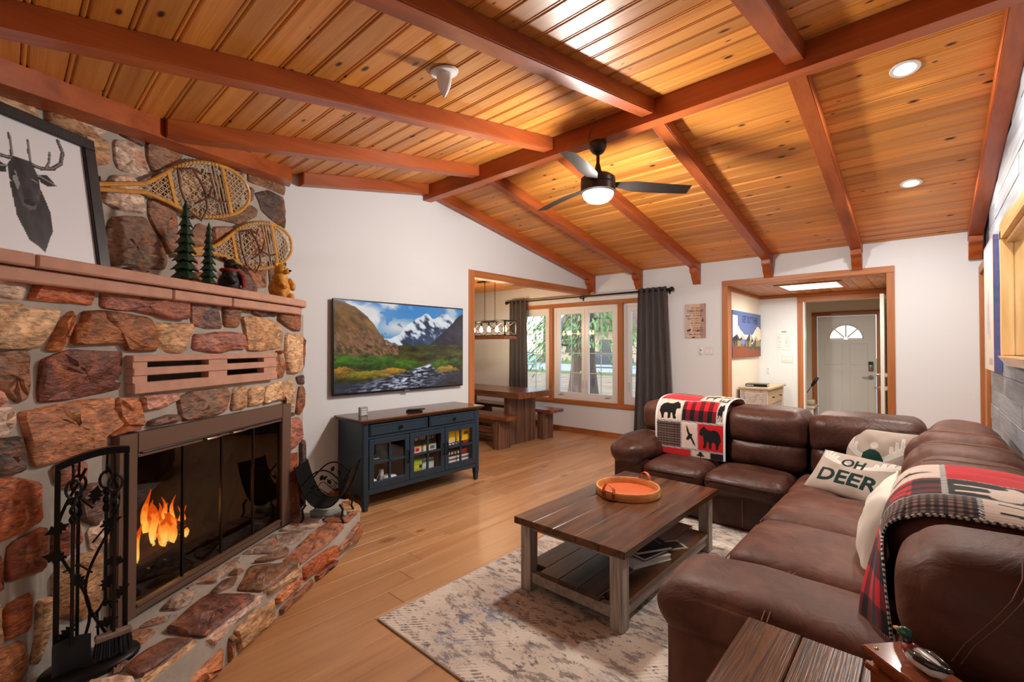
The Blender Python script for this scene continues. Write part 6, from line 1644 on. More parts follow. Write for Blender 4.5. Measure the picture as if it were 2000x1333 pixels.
tag(t1, 'patchwork throw with black bears draped over the sofa back near the window', 'blanket', 'lodge patterned throws')
# throw over the back at the near end, bunched and folded back
pr2 = polyline(smoothp([(-.165, .47), (-.155, .56), (-.135, .66), (-.132, .78), (-.118, .89), (-.06, .968), (.04, .992), (.16, .996), (.28, .988), (.36, .955), (.398, .90), (.402, .78)]))
cells2 = [(0, 0, .5, .3, 'B'), (.5, 0, 1, .3, 'cb'), (0, .3, .2, .62, 'g'), (.2, .3, .6, .55, 'B'), (.6, .3, 1, .55, 'ce'), (.2, .55, .58, .8, 'km'), (.58, .55, 1, .8, 'r'), (0, .62, .2, 1, 'cm'), (.2, .8, .6, 1, 'cb'), (.6, .8, 1, 1, 'k')]
cv = throw_print(220, 260, cells2, False)
def F2(u, v):
    x, z = pr2(v); yt = 2.03 + .69 * u; dr = .13 - math.sqrt(.0169 - max(0, .13 - (yt - 1.99)) ** 2)
    k = .008 * math.sin(u * 10 + v * 6) + .005 * math.sin(u * 23 - v * 9)
    if v < .45:                                    # the near corner hangs down across the gap beside the cushion
        if u < .35: px, py = -.088 - .085 * u / .35, 1.775 + .10 * u / .35
        else: px, py = -.173 + .02 * (u - .35) / .65, 1.875 + .72 * (u - .35) / .65
        w = v / .45; w = w * w * (3 - 2 * w)
        zz = max(z, .628 - .14 * max(0, (u - .42) / .58)) + .0
        zz = zz if u > .35 else .628 + (z - .47) * (.978 - .628) / (.978 - .47)
        return (px + (x - px) * w - k * .6, py + (yt - py) * w, zz - dr * w)
    return (x, yt + .006 * math.sin(v * 14), z - dr + abs(k) * .6)
t2 = print_mesh('throw_blanket', cv, F2, M_fleece, None)
m = t2.modifiers.new('thick', 'SOLIDIFY'); m.thickness = .008; m.offset = 1
tag(t2, 'red and black checked throw bunched over the sofa back beside the armrest', 'blanket', 'lodge patterned throws')

# ================================================================== pillows
def pillow(name, label, cv, matf, matb, Mx, w, h, th, pinch=.10, seed=0, extra=None):
    t = thing(name, label, 'pillow', Mx.translation, group='scatter pillows on the sofa')
    def surf(u, v, sg):
        x = 2 * u - 1; y = 2 * v - 1
        sx = x * (1 - pinch * (1 - abs(x) ** 3) * 0 - pinch * .55 * (1 - y * y) * abs(x) ** 2); sy = y * (1 - pinch * .55 * (1 - x * x) * abs(y) ** 2)
        e = max(0, (1 - abs(x) ** 2.6)) ** .55 * max(0, (1 - abs(y) ** 2.6)) ** .55
        wr = mnoise.noise(Vector((x * 2.4 + seed, y * 2.4, seed))) * .010 * e + .004 * math.sin(9 * x + 6 * y + seed) * e
        return Mx @ Vector((sx * w / 2, sy * h / 2, sg * (th / 2 * e + wr) + .0015 * sg))
    print_mesh('front', cv, lambda u, v: surf(u, v, 1), matf, t)
    b = B(); b.grid(lambda u, v: surf(u, v, -1), 30, 24); mk('back', b, matb, t, ang=180)
    b = B(); n = 24
    rim = [(i / n, 0) for i in range(n)] + [(1, i / n) for i in range(n)] + [(1 - i / n, 1) for i in range(n)] + [(0, 1 - i / n) for i in range(n)]
    b.tube([surf(u, v, 0) for u, v in rim], .0045, 6, closed=True); mk('piping', b, matb, t)
    return t
def frame(c, xd, yd):
    xd = Vector(xd).normalized(); yd = Vector(yd); yd = (yd - xd * yd.dot(xd)).normalized(); zd = xd.cross(yd)
    M = Matrix.Identity(4)
    for i in range(3): M[i][0] = xd[i]; M[i][1] = yd[i]; M[i][2] = zd[i]; M[i][3] = c[i]
    return M
M_linen = vcol('linen_print', rough=.9, sheen=.2, bump=.2, spec=.1)
M_plaid = plain('dark_green_backing', (28, 52, 46), rough=.8)
ANT = [(0, 0), (.25, .02), (.42, .16), (.40, .46), (.47, .48), (.53, .26), (.58, .30), (.56, .66), (.63, .68), (.68, .40), (.74, .44), (.74, .86), (.81, .86), (.84, .54), (.90, .60), (.94, .84), (1, .80), (.98, .46), (.86, .28), (.62, .10), (.40, -.06), (.20, -.14), (0, -.12)]
def antlers(cv, cx, cy, w, h):
    for sg in (1, -1):
        P = [(cx + sg * (.06 + x * w), cy + y * h) for x, y in ANT]; cv.poly(P, (206, 198, 188)); cv.line(P + [P[0]], .004, (232, 226, 216))
TAUPE = (176, 160, 148)
cv = Canvas(230, 140, TAUPE)
antlers(cv, .5, .66, .40, .36)
cv.text('OH', .50, .60, .19, (26, 48, 44), bold=.028, sx=1.1); cv.text('DEER', .5, .20, .28, (26, 48, 44), bold=.03, sx=1.25)
pillow('throw_pillow', 'taupe pillow reading OH DEER lying in the sofa corner', cv, M_linen, M_plaid, frame(Vector((-.40, 4.05, .575)), (.86, -.38, -.02), (.12, .56, .54)), .54, .36, .13, seed=3)
cv = Canvas(180, 150, TAUPE)
antlers(cv, .44, .48, .42, .46)
cv.poly([(.28, .30), (.60, .28), (.60, .44), (.54, .56), (.48, .60), (.40, .60), (.32, .52)], (24, 58, 46)); cv.line([(.30, .42), (.60, .40)], .006, (60, 92, 80)); cv.ell(.46, .68, .06, .06, (214, 206, 198))
pillow('throw_pillow', 'taupe pillow with an antlered knit hat propped behind the lettered pillow', cv, M_linen, M_plaid, frame(Vector((-.265, 4.285, .70)), (.93, -.28, -.02), (.03, .25, .9)), .44, .40, .12, seed=5)
cv = Canvas(60, 60, (226, 218, 204)); cv.poly([(.2, .3), (.28, .5), (.24, .52), (.18, .36)], (196, 186, 170))
M_ivory = plain('ivory_canvas', (228, 220, 206), rough=.9)
pillow('throw_pillow', 'ivory pillow leaning against the sofa back beside the checked throw', cv, M_linen, M_ivory, frame(Vector((-.168, 2.86, .65)), (.0, 1, .05), (.20, .04, .8)), .46, .41, .16, seed=9)

# ================================================================== coffee table
M_stain_y = wood('dark_stained_pine', [(.25, (36, 20, 13)), (.45, (66, 38, 22)), (.6, (100, 60, 34)), (.78, (52, 30, 18))], axis=1, along=1.1, across=13, rough=.28, rnd=.2, bump=.12, knots=.7, knotcol=(24, 12, 8), coat=.25)
M_whitewash = wood('whitewashed_pine', [(.28, (72, 60, 50)), (.42, (140, 127, 115)), (.56, (186, 176, 165)), (.7, (112, 98, 86)), (.82, (176, 165, 154))], axis=2, along=1.2, across=16, rough=.55, rnd=.06, bump=.25, fine=.4)
M_whitewash_y = wood('whitewashed_rail', [(.25, (96, 82, 72)), (.45, (150, 136, 124)), (.7, (178, 166, 156)), (.85, (120, 106, 94))], axis=1, along=1.2, across=16, rough=.55, rnd=.06, bump=.25)
ct = thing('coffee_table', 'rustic coffee table with a dark plank top and whitewashed legs', 'table', (-1.525, 2.83, RZ))
CX0, CX1, CY0, CY1, CZ = -1.905, -1.15, 2.125, 3.53, .455
n5 = 5; bw = (CX1 - CX0) / n5
for k in range(n5):
    mk('top_plank', B().box((CX0 + k * bw + .0008, CY0, CZ - .042), (CX0 + (k + 1) * bw - .0008, CY1, CZ), bev=.003), M_stain_y, ct)
LX = (CX0 + .03, CX1 - .03 - .075); LY = (CY0 + .03, CY1 - .03 - .075)
for lx in LX:
    for ly in LY:
        mk('leg', B().box((lx, ly, RZ), (lx + .075, ly + .075, CZ - .042), bev=.003), M_whitewash, ct)
for lx in LX:
    mk('side_rail', B().box((lx + .018, LY[0] + .075, CZ - .085), (lx + .057, LY[1], CZ - .042), bev=.002), M_whitewash_y, ct)
    mk('shelf_rail', B().box((lx + .018, LY[0] + .075, RZ + .05), (lx + .057, LY[1], RZ + .112), bev=.002), M_whitewash_y, ct)
for ly in LY:
    mk('end_rail', B().box((LX[0] + .075, ly + .018, CZ - .075), (LX[1], ly + .057, CZ - .042), bev=.002), M_whitewash_y, ct)
    mk('shelf_end_rail', B().box((LX[0] + .075, ly + .018, RZ + .05), (LX[1], ly + .057, RZ + .112), bev=.002), M_whitewash_y, ct)
sx0, sx1 = LX[0] + .005, LX[1] + .07; sw = (sx1 - sx0) / 5
for k in range(5):
    ya, yb = (LY[0] + .076, LY[1] - .001) if k in (0, 4) else (LY[0] + .01, LY[1] + .065)
    mk('shelf_plank', B().box((sx0 + k * sw + .0008, ya, RZ + .112), (sx0 + (k + 1) * sw - .0008, yb, RZ + .142), bev=.002), M_stain_y, ct)
SHZ = RZ + .142
# tray
M_traywood = wood('acacia_tray', [(.3, (176, 108, 52)), (.5, (206, 140, 76)), (.75, (222, 164, 100))], axis=0, along=3, across=10, rough=.35, rnd=.02, coat=.2)
M_tan = plain('orange_leather', (196, 92, 46), rough=.5, noise=.08, nscale=20)
TC = Vector((-1.60, 3.005, CZ + .001))
tr_ = thing('serving_tray', 'round wooden serving tray with leather loop handles on the coffee table', 'tray', TC)
mk('rim', B().lathe([(.185, 0), (.222, 0), (.225, .004), (.225, .05), (.221, .055), (.211, .055), (.208, .05), (.207, .012)], TC, 48, cap=False), M_traywood, tr_, ang=50)
mk('floor_pad', B().lathe([(0, .012), (.208, .012)], TC, 48, cap=False), M_tan, tr_, ang=180)
mk('bottom', B().lathe([(0, 0), (.2, 0)], TC, 48, cap=False), M_traywood, tr_, ang=180)
for sg in (-1, 1):
    d = Vector((sg * .35, sg * .94, 0)).normalized() if 0 else Vector((sg * .10, sg * .99, 0)).normalized(); s_ = Vector((-d.y, d.x, 0))
    b = B(); rb_ = []
    for i in range(17):
        a = math.pi * i / 16; c0 = TC + d * (.224 if 1 else 0) + s_ * (.042 * math.cos(a)) + Vector((0, 0, .05 + .055 * math.sin(a)))
        rb_.append([b.bm.verts.new(c0 + d * q) for q in (-.014, .014)])
    for a, c in zip(rb_, rb_[1:]): b.bm.faces.new((a[0], a[1], c[1], c[0]))
    for sg2 in (-1, 1):
        b.box(TC + d * .226 + s_ * (sg2 * .042 - .014) + Vector((0, 0, .012)), TC + d * .230 + s_ * (sg2 * .042 + .014) + Vector((0, 0, .052)))
    bmesh.ops.solidify(b.bm, geom=b.bm.faces[:], thickness=.003); hd = mk('loop_handle', b, M_tan, tr_)
    b = B()
    for sg2 in (-1, 1):
        for z in (.022, .038): b.ball(TC + d * .231 + s_ * sg2 * .042 + Vector((0, 0, z)), .005, n=8, m=6)
    mk('rivets', b, M_knob, hd)
# books on the shelf
M_paper = plain('book_pages', (226, 222, 212), rough=.8)
def book(label, c, w, l, th, rot, rgb, title=None, group='books on the coffee table shelf'):
    t = thing('book', label, 'book', c, group=group)
    Mx = Matrix.Translation(c) @ Matrix.Rotation(rot, 4, 'Z')
    cm_ = plain('book_cover_%d' % len(bpy.data.materials), rgb, rough=.35)
    mk('pages', B().box((-w / 2 + .006, -l / 2 + .004, .003), (w / 2 - .004, l / 2 - .004, th - .003), M=Mx), M_paper, t, ang=0)
    mk('cover', B().box((-w / 2, -l / 2, 0), (w / 2, l / 2, .0028), M=Mx).box((-w / 2, -l / 2, th - .0028), (w / 2, l / 2, th), M=Mx).box((-w / 2, -l / 2, .0028), (-w / 2 + .003, l / 2, th - .0028), M=Mx), cm_, t, ang=0)
    if title:
        cv = Canvas(70, 90, rgb); title(cv)
        print_mesh('cover_print', cv, lambda u, v: Mx @ Vector((-w / 2 + u * w, -l / 2 + v * l, th + .0008)), M_print, t)
    return t
book('thick white book at the bottom of the pile under the coffee table top', Vector((-1.36, 2.74, SHZ)), .20, .30, .034, R(-22), (222, 222, 220))
book('black paperback in the middle of the pile under the coffee table top', Vector((-1.345, 2.78, SHZ + .035)), .17, .26, .018, R(-12), (32, 30, 32))
def ttl(cv): cv.rect(.3, .35, .6, .7, (70, 64, 66)); cv.rect(.38, .4, .5, .62, (120, 110, 106)); cv.rect(.3, .8, .7, .85, (110, 140, 190)); cv.rect(.36, .2, .64, .23, (190, 190, 196))
book('dark grey hardback on top of the pile under the coffee table top', Vector((-1.36, 2.80, SHZ + .054)), .19, .26, .02, R(-30), (44, 46, 54), ttl)
def ttl2(cv): cv.rect(0, 0, 1, 1, (206, 190, 160)); cv.rect(.1, .3, .9, .9, (50, 44, 46)); cv.rect(.2, .1, .8, .18, (90, 66, 52))
book('small illustrated booklet beside the book pile on the shelf', Vector((-1.295, 3.03, SHZ)), .13, .18, .008, R(-35), (196, 180, 150), ttl2)

# ================================================================== side table with box and duck
M_burnt = wood('burnt_pine', [(.28, (34, 17, 9)), (.42, (62, 33, 15)), (.5, (118, 68, 29)), (.56, (54, 29, 14)), (.64, (110, 62, 26)), (.74, (42, 22, 11))], axis=1, along=1.1, across=26, rough=.28, rnd=.14, bump=.25, knots=.9, knotcol=(28, 12, 6), coat=.3, dist=2.0)
stb = thing('side_table', 'rustic burnt pine side table against the end of the sofa', 'table', (-.14, 1.33, RZ - .012))
TX0, TX1, TY0, TY1, TZ = -.442, .165, 1.02, 1.64, .62
for k in range(4):
    w_ = (TX1 - TX0) / 4; mk('top_plank', B().box((TX0 + k * w_ + .001, TY0, TZ - .036), (TX0 + (k + 1) * w_ - .001, TY1, TZ - (.0015 if k % 2 else 0)), bev=.003), M_burnt, stb)
for lx in (TX0 + .03, TX1 - .095):
    for ly in (TY0 + .03, TY1 - .095): mk('leg', B().box((lx, ly, .0005 if ly < 1.2 else .0125), (lx + .065, ly + .065, TZ - .036), bev=.003), M_whitewash, stb)
for ly in (TY0 + .045, TY1 - .08): mk('apron', B().box((TX0 + .095, ly, TZ - .1), (TX1 - .095, ly + .03, TZ - .036), bev=.002), M_whitewash_y, stb)
for lx in (TX0 + .045, TX1 - .08): mk('apron', B().box((lx, TY0 + .095, TZ - .1), (lx + .03, TY1 - .095, TZ - .036), bev=.002), M_whitewash_y, stb)
mk('lower_shelf', B().box((TX0 + .035, TY0 + .1, .14), (TX1 - .035, TY1 - .1, .165), bev=.003), M_burnt, stb)
M_lac = wood('lacquered_mahogany', [(.3, (112, 48, 22)), (.5, (146, 70, 34)), (.75, (164, 86, 46))], axis=0, along=2, across=14, rough=.15, rnd=.03, coat=.5, bump=.03)
M_lacl = wood('pale_inlay', [(.3, (206, 160, 96)), (.6, (222, 180, 116))], axis=0, along=2, across=14, rough=.2, rnd=.03)
ba = R(-42); Lx = Vector((math.cos(ba), math.sin(ba), 0)); Wx = Vector((-math.sin(ba), math.cos(ba), 0))
c0 = Vector((-.123, 1.462, TZ + .001)); LN, WN = .215, .105
gb = thing('keepsake_box', 'stepped mahogany keepsake box with brass studs on the side table', 'box', c0 + Lx * LN / 2 + Wx * WN / 2)
def gbox(name, l0, l1, w0, w1, z0, z1, mat, parent=gb, bev=.003):
    b = B(); b.hexa([tuple(c0 + Lx * l + Wx * w + Vector((0, 0, z))) for z in (z0, z1) for l, w in ((l0, w0), (l1, w0), (l1, w1), (l0, w1))])
    bmesh.ops.bevel(b.bm, geom=list(b.bm.edges), offset=bev, segments=2, affect='EDGES'); return mk(name, b, mat, parent)
gbox('plinth', -.006, LN + .006, -.006, WN + .006, 0, .03, M_lac); gbox('drawer_front', .006, LN - .006, .006, WN - .006, .03, .072, M_lac); gbox('ledge', -.002, LN + .002, -.002, WN + .002, .072, .088, M_lac); gbox('body', .01, LN - .01, .01, WN - .01, .088, .112, M_lac)
gbox('lid', -.006, LN + .006, -.006, WN + .006, .112, .128, M_lac)
gbox('inlay', .06, .15, -.0065, .0, .034, .068, M_lacl, bev=.001)
b = B()
for l in (.016, LN - .016):
    for w in (.016, WN - .016): b.ball(c0 + Lx * l + Wx * w + Vector((0, 0, .1285)), .005, (1, 1, .6), 10, 6)
mk('brass_studs', b, plain('brass', (220, 190, 120), rough=.2, metal=1), gb)
# mallard
dc = c0 + Lx * .098 + Wx * .055 + Vector((0, 0, .1295)); hd = -Lx
dkk = thing('mallard_figurine', 'small painted mallard duck figurine on the mahogany box', 'figurine', dc)
def DP(f, s, z): return dc + hd * f + Wx * s + Vector((0, 0, z))
M_dw = plain('duck_white', (222, 220, 214), rough=.25, coat=.5); M_dr = plain('duck_maroon', (150, 44, 34), rough=.25, coat=.5); M_dg = plain('duck_green', (22, 96, 66), rough=.15, coat=.8, noise=.3, nscale=30); M_db = plain('duck_black', (26, 24, 24), rough=.2, coat=.6); M_dy = plain('duck_yellow', (236, 180, 40), rough=.3)
b = B(); b.tube([DP(-.052, 0, .030), DP(-.045, 0, .024), DP(-.025, 0, .020), DP(.0, 0, .021), DP(.022, 0, .024), DP(.036, 0, .028), DP(.044, 0, .034)], [.004, .012, .0195, .0215, .020, .015, .007], 16); mk('body', b, M_dw, dkk, ang=180)
b = B(); b.tube([DP(.016, 0, .027), DP(.028, 0, .028), DP(.038, 0, .032), DP(.042, 0, .038)], [.019, .0188, .0155, .010], 16); mk('breast', b, M_dr, dkk, ang=180)
b = B(); b.tube([DP(.036, 0, .034), DP(.040, 0, .044), DP(.041, 0, .052)], [.0105, .009, .010], 12); mk('neck', b, M_db, dkk, ang=180)
b = B(); b.ball(DP(.044, 0, .060), .0135, (1.15, .9, .95), 14, 10); mk('head', b, M_dg, dkk, ang=180)
b = B(); b.tube([DP(.054, 0, .059), DP(.064, 0, .058), DP(.073, 0, .056)], [.006, .0055, .003], 8); mk('bill', b, M_dy, dkk, ang=180)
for sg in (-1, 1):
    b = B(); b.tube([DP(.018, sg * .017, .034), DP(-.005, sg * .020, .034), DP(-.032, sg * .015, .033), DP(-.058, sg * .006, .036)], [.005, .0105, .0095, .003], 10); mk('wing', b, M_db, dkk, ang=180)
b = B(); b.tube([DP(-.045, 0, .032), DP(-.058, 0, .036), DP(-.068, 0, .040)], [.009, .006, .002], 8); mk('tail', b, M_db, dkk, ang=180)
# ================================================================== dining corner
M_acacia_x = wood('acacia_top', [(.22, (66, 32, 18)), (.42, (108, 58, 30)), (.6, (138, 82, 44)), (.8, (84, 44, 24))], axis=0, along=1.0, across=10, rough=.3, rnd=.2, bump=.08, coat=.2)
M_acacia_z = wood('acacia_leg', [(.22, (58, 34, 24)), (.42, (92, 60, 44)), (.6, (122, 88, 66)), (.8, (76, 48, 34))], axis=2, along=1.0, across=12, rough=.5, rnd=.22, bump=.15)
dt = thing('dining_table', 'chunky acacia plank dining table under the cage chandelier', 'table', (-5.4, 5.475, 0))
AX0, AX1, AY0, AY1, AZ = -6.42, -4.44, 5.06, 5.89, .82
na = 6; aw = (AY1 - AY0) / na
for k in range(na): mk('top_plank', B().box((AX0, AY0 + k * aw + .0006, AZ - .092), (AX1, AY0 + (k + 1) * aw - .0006, AZ), bev=.004), M_acacia_x, dt)
def slab_leg(parent, x0, x1, y0, y1, z1, n):
    w = (y1 - y0) / n
    for k in range(n):
        d = .004 if k % 2 else 0
        mk('leg_plank', B().box((x0 + d, y0 + k * w + .0006, 0), (x1 - d, y0 + (k + 1) * w - .0006, z1), bev=.003), M_acacia_z, parent)
slab_leg(dt, -4.83, -4.72, 5.16, 5.79, AZ - .0925, 7); slab_leg(dt, -6.2, -6.09, 5.16, 5.79, AZ - .0925, 7)
mk('stretcher', B().box((-6.088, 5.44, .22), (-4.832, 5.51, .34), bev=.004), M_acacia_x, dt)
def bench(label, y0, y1):
    t = thing('dining_bench', label, 'bench', (-5.4, (y0 + y1) / 2, 0), group='benches at the dining table')
    w = (y1 - y0) / 3
    for k in range(3): mk('seat_plank', B().box((-6.36, y0 + k * w + .0006, .438), (-4.44, y0 + (k + 1) * w - .0006, .49), bev=.004), M_acacia_x, t)
    slab_leg(t, -4.74, -4.62, y0 + .03, y1 - .04, .437, 4); slab_leg(t, -6.16, -6.04, y0 + .03, y1 - .04, .437, 4)
    mk('stretcher', B().box((-6.038, (y0 + y1) / 2 - .03, .2), (-4.742, (y0 + y1) / 2 + .03, .28), bev=.003), M_acacia_x, t)
bench('acacia plank bench on the side of the dining table facing the room', 4.80, 5.13)
bench('acacia plank bench between the dining table and the window', 5.83, 6.18)
# chandelier
ch = thing('chandelier', 'black cage chandelier with glowing bulbs hung on two chains over the dining table', 'lamp', (-5.45, 5.475, 1.66))
HX0, HX1, HY0_, HY1_, HZ0_, HZ1_ = -5.96, -4.98, 5.34, 5.61, 1.685, 1.925
M_bz = plain('oil_bronze', (30, 25, 22), rough=.4, metal=.5)
b = B(); r = .008
for z in (HZ0_, HZ1_):
    for y in (HY0_, HY1_): b.box((HX0, y - r, z - r), (HX1, y + r, z + r))
    for x in (HX0, HX1): b.box((x - r, HY0_, z - r), (x + r, HY1_, z + r))
for x in (HX0, HX1):
    for y in (HY0_, HY1_): b.box((x - r, y - r, HZ0_), (x + r, y + r, HZ1_))
mk('cage_frame', b, M_bz, ch, ang=0)
b = B()
for x in (HX0, HX1):
    b.cyl((x, HY0_, HZ0_), (x, HY1_, HZ1_), .005, n=6); b.cyl((x, HY0_, HZ1_), (x, HY1_, HZ0_), .005, n=6)
for y in (HY0_, HY1_):
    xm = (HX0 + HX1) / 2
    for xa, xb in ((HX0, xm), (xm, HX1)): b.cyl((xa, y, HZ0_), (xb, y, HZ1_), .005, n=6); b.cyl((xa, y, HZ1_), (xb, y, HZ0_), .005, n=6)
mk('cross_braces', b, M_bz, ch)
mk('wood_base', B().box((HX0 - .01, HY0_ - .012, HZ0_ - .055), (HX1 + .01, HY1_ + .012, HZ0_ - .038), bev=.003).box((HX0, HY0_, HZ0_ - .038), (HX1, HY1_, HZ0_ - .012), bev=.003), M_trim_x, ch)
mk('lamp_bar', B().box((HX0, 5.46, HZ1_ - .012), (HX1, 5.49, HZ1_ + .006)), M_bz, ch, ang=0)
M_bulb = plain('warm_bulb', (255, 226, 176), rough=.3, emit=(255, 206, 130), estr=18)
for k in range(5):
    x = HX0 + .12 + k * (HX1 - HX0 - .24) / 4
    sk = mk('socket', B().cyl((x, 5.475, HZ1_ - .012), (x, 5.475, HZ1_ - .075), .016, n=12), M_bz, ch)
    bl = B(); bl.lathe([(.010, 0), (.014, -.015), (.028, -.05), (.031, -.07), (.024, -.092), (0, -.10)], (x, 5.475, HZ1_ - .075), 14, cap=False); mk('bulb', bl, M_bulb, sk, ang=180)
point_light('chandelier_light', (-5.7, 5.475, 1.80), 22, (1, .78, .5), .05); point_light('chandelier_light', (-5.2, 5.475, 1.80), 22, (1, .78, .5), .05)
for x in (-5.57, -5.33):
    b = B(); z = HZ1_; k = 0
    b.tube([(x + .022 * math.cos(a), 5.475, z + .026 + .022 * math.sin(a)) for a in [i * math.pi / 5 for i in range(10)]], .004, 5, closed=True); z += .05
    while z < DC - .05:
        a0 = (k % 2) * math.pi / 2
        b.tube([(x + .011 * math.cos(t) * math.cos(a0), 5.475 + .011 * math.cos(t) * math.sin(a0), z + .014 + .019 * math.sin(t)) for t in [i * math.pi / 4 for i in range(8)]], .0032, 4, closed=True)
        z += .027; k += 1
    b.cyl((x, 5.475, DC - .05), (x, 5.475, DC - .001), .006, n=6); mk('chain', b, plain('pewter_chain', (110, 92, 80), rough=.35, metal=.7), ch)
mk('ceiling_plate', B().box((-5.72, 5.43, DC - .02), (-5.2, 5.52, DC - .0005), bev=.004), M_bz, ch)

# ================================================================== curtains
RODZ, RODY = 2.365, YW - .095
rod = thing('curtain_rod', 'long black curtain rod with ball finials over the window', 'curtain rod', (-4.48, RODY, RODZ))
mk('pole', B().cyl((-6.10, RODY, RODZ), (-4.4, RODY, RODZ), .012, n=12).cyl((-4.42, RODY, RODZ), (-2.86, RODY, RODZ), .0145, n=12), M_black, rod)
for x, s in ((-6.10, -1), (-2.86, 1)):
    b = B(); b.cyl((x, RODY, RODZ), (x + s * .025, RODY, RODZ), .018, n=12).ball((x + s * .05, RODY, RODZ), .034, n=16, m=10); mk('finial', b, M_black, rod, ang=60)
for x in (-5.99, -4.42, -2.875):
    b = B(); b.box((x - .012, YW - .012, RODZ - .065), (x + .012, YW - .0005, RODZ + .02)).box((x - .006, RODY, RODZ - .035), (x + .006, YW - .01, RODZ - .022)).cyl((x - .01, RODY, RODZ - .015), (x + .01, RODY, RODZ - .015), .018, n=10); mk('bracket', b, M_black, rod)
def cloth(name, c1, c2):
    m, nt, p = newmat(name); L = nt.links.new
    tc = N(nt, 'ShaderNodeTexCoord'); mp = N(nt, 'ShaderNodeMapping'); mp.inputs['Scale'].default_value = (60, 60, 1.5); n = N(nt, 'ShaderNodeTexNoise', Scale=1.0, Detail=3.0)
    L(tc.outputs['Object'], mp.inputs['Vector']); L(mp.outputs['Vector'], n.inputs['Vector']); r = ramp(nt, [(.35, lin(c1)), (.65, lin(c2))]); L(n.outputs['Fac'], r.inputs['Fac']); L(r.outputs['Color'], p.inputs['Base Color']); p.inputs['Roughness'].default_value = .85; p.inputs['Sheen Weight'].default_value = .2
    return m
M_curt = cloth('charcoal_drape', (100, 93, 93), (122, 113, 112))
def curtain(label, xa, xb, xa2, xb2, npl, zb):
    t = thing('curtain', label, 'curtain', ((xa + xb) / 2, RODY, zb), group='grommet curtains')
    def F(u, v):
        z = RODZ + .045 + (zb - RODZ - .045) * v
        ph = u * npl * 2 * math.pi
        a0, b0 = xa + (xa2 - xa) * v, xb + (xb2 - xb) * v
        amp = .036 + .012 * v
        return (a0 + (b0 - a0) * u + .012 * math.sin(ph * .5 + v * 3) * v, RODY + amp * math.sin(ph) + .010 * math.sin(ph * 2.3 + 4 * v) * v, z)
    b = B(); b.grid(F, npl * 12, 24); bmesh.ops.solidify(b.bm, geom=b.bm.faces[:], thickness=.003); mk('drape', b, M_curt, t, ang=180)
    for k in range(npl * 2):
        u = (k + .0) / (npl * 2) + .5 / (npl * 2) - .25 / npl + .25 / npl; x = xa + (xb - xa) * ((k + .5) / (npl * 2) if 0 else (k / (npl * 2)))
        if k == 0: continue
        b = B(); b.tube([(x, RODY + .025 * math.cos(a), RODZ + .025 * math.sin(a)) for a in [i * math.pi / 6 for i in range(12)]], .005, 6, closed=True); mk('grommet', b, plain('grommet_steel', (110, 106, 104), rough=.3, metal=1) if 'grommet_steel' not in bpy.data.materials else bpy.data.materials['grommet_steel'], t)
curtain('narrow charcoal curtain at the dining end of the window', -6.07, -5.64, -6.10, -5.60, 4, .06)
curtain('wide charcoal curtain at the sofa end of the window', -3.35, -2.89, -3.44, -2.76, 5, .03)

# ================================================================== on the white wall between window and entry
def wallpanel(name, label, cat, x0, x1, z0, z1, y, th, cv, mat, side, group=None):
    t = thing(name, label, cat, ((x0 + x1) / 2, y, z0), group=group)
    mk('board', B().box((x0, y - th, z0), (x1, y - .0005, z1), bev=.001), side, t, ang=0)
    print_mesh('print', cv, lambda u, v: (x0 + u * (x1 - x0), y - th - .0012, z0 + v * (z1 - z0)), mat, t)
    return t
cv = Canvas(230, 390, (196, 170, 152))
for k, c in enumerate(((202, 184, 172), (210, 188, 168), (214, 178, 148), (176, 148, 138))): cv.rect(k * .25 + (.02 if k == 2 else 0), 0, (k + 1) * .25 + .02, 1, c)
cv.a *= (.88 + .24 * fbm(cv.X * 4, cv.Y * .6, 14, 3))[..., None]
ink = (34, 26, 28)
rows = [('Our Small', .86, .045, 1.1, .3, (70, 56, 54)), ('CABIN RULES', .765, .062, .95, 0, ink), ('RELAX-RELAX-RELAX', .705, .036, .9, 0, (84, 66, 62)), ('Go Hiking', .635, .045, 1.0, .35, (60, 46, 46)), ('ENJOY THE DAY', .545, .042, .85, 0, ink), ('GO TO THE WOODS', .485, .03, .8, 0, (120, 96, 86)), ('Build a CAMPFIRE', .415, .042, .85, .15, (64, 48, 46)), ('Count the Stars', .345, .036, 1.0, .25, (128, 100, 88)), ('GATHER WITH', .27, .036, .85, 0, ink), ('FAMILY', .175, .07, 1.0, 0, ink), ('Make Memories', .085, .042, 1.0, .3, (66, 50, 48))]
for s, y, h, sx, sh, c in rows:
    xc = .64 if s in ('GATHER WITH', 'FAMILY') else (.42 if s.startswith('ENJOY') else (.62 if s == 'Go Hiking' else .5))
    cv.text(s, xc, y, h, c, sx=sx * (.72 if len(s) > 14 else .92), shear=sh, bold=.016)
cv.line([(.06, .65), (.3, .66)], .012, ink); cv.poly([(.06, .63), (.12, .65), (.06, .675)], ink)
cv.poly([(.80 + .14 * x, .46 + .14 * y) for x, y in PINE], ink); cv.poly([(.07 + .24 * x, .15 + .13 * y) for x, y in MOOSE], ink); cv.rect(.34, .0, .5, .03, (30, 22, 22))
M_sign = vcol('sign_print', rough=.7)
wallpanel('wall_sign', 'wooden cabin rules sign on the white wall beside the curtain', 'sign', -2.64, -2.35, 1.633, 2.125, YW, .018, cv, M_sign, plain('sign_edge', (150, 124, 108), rough=.8))
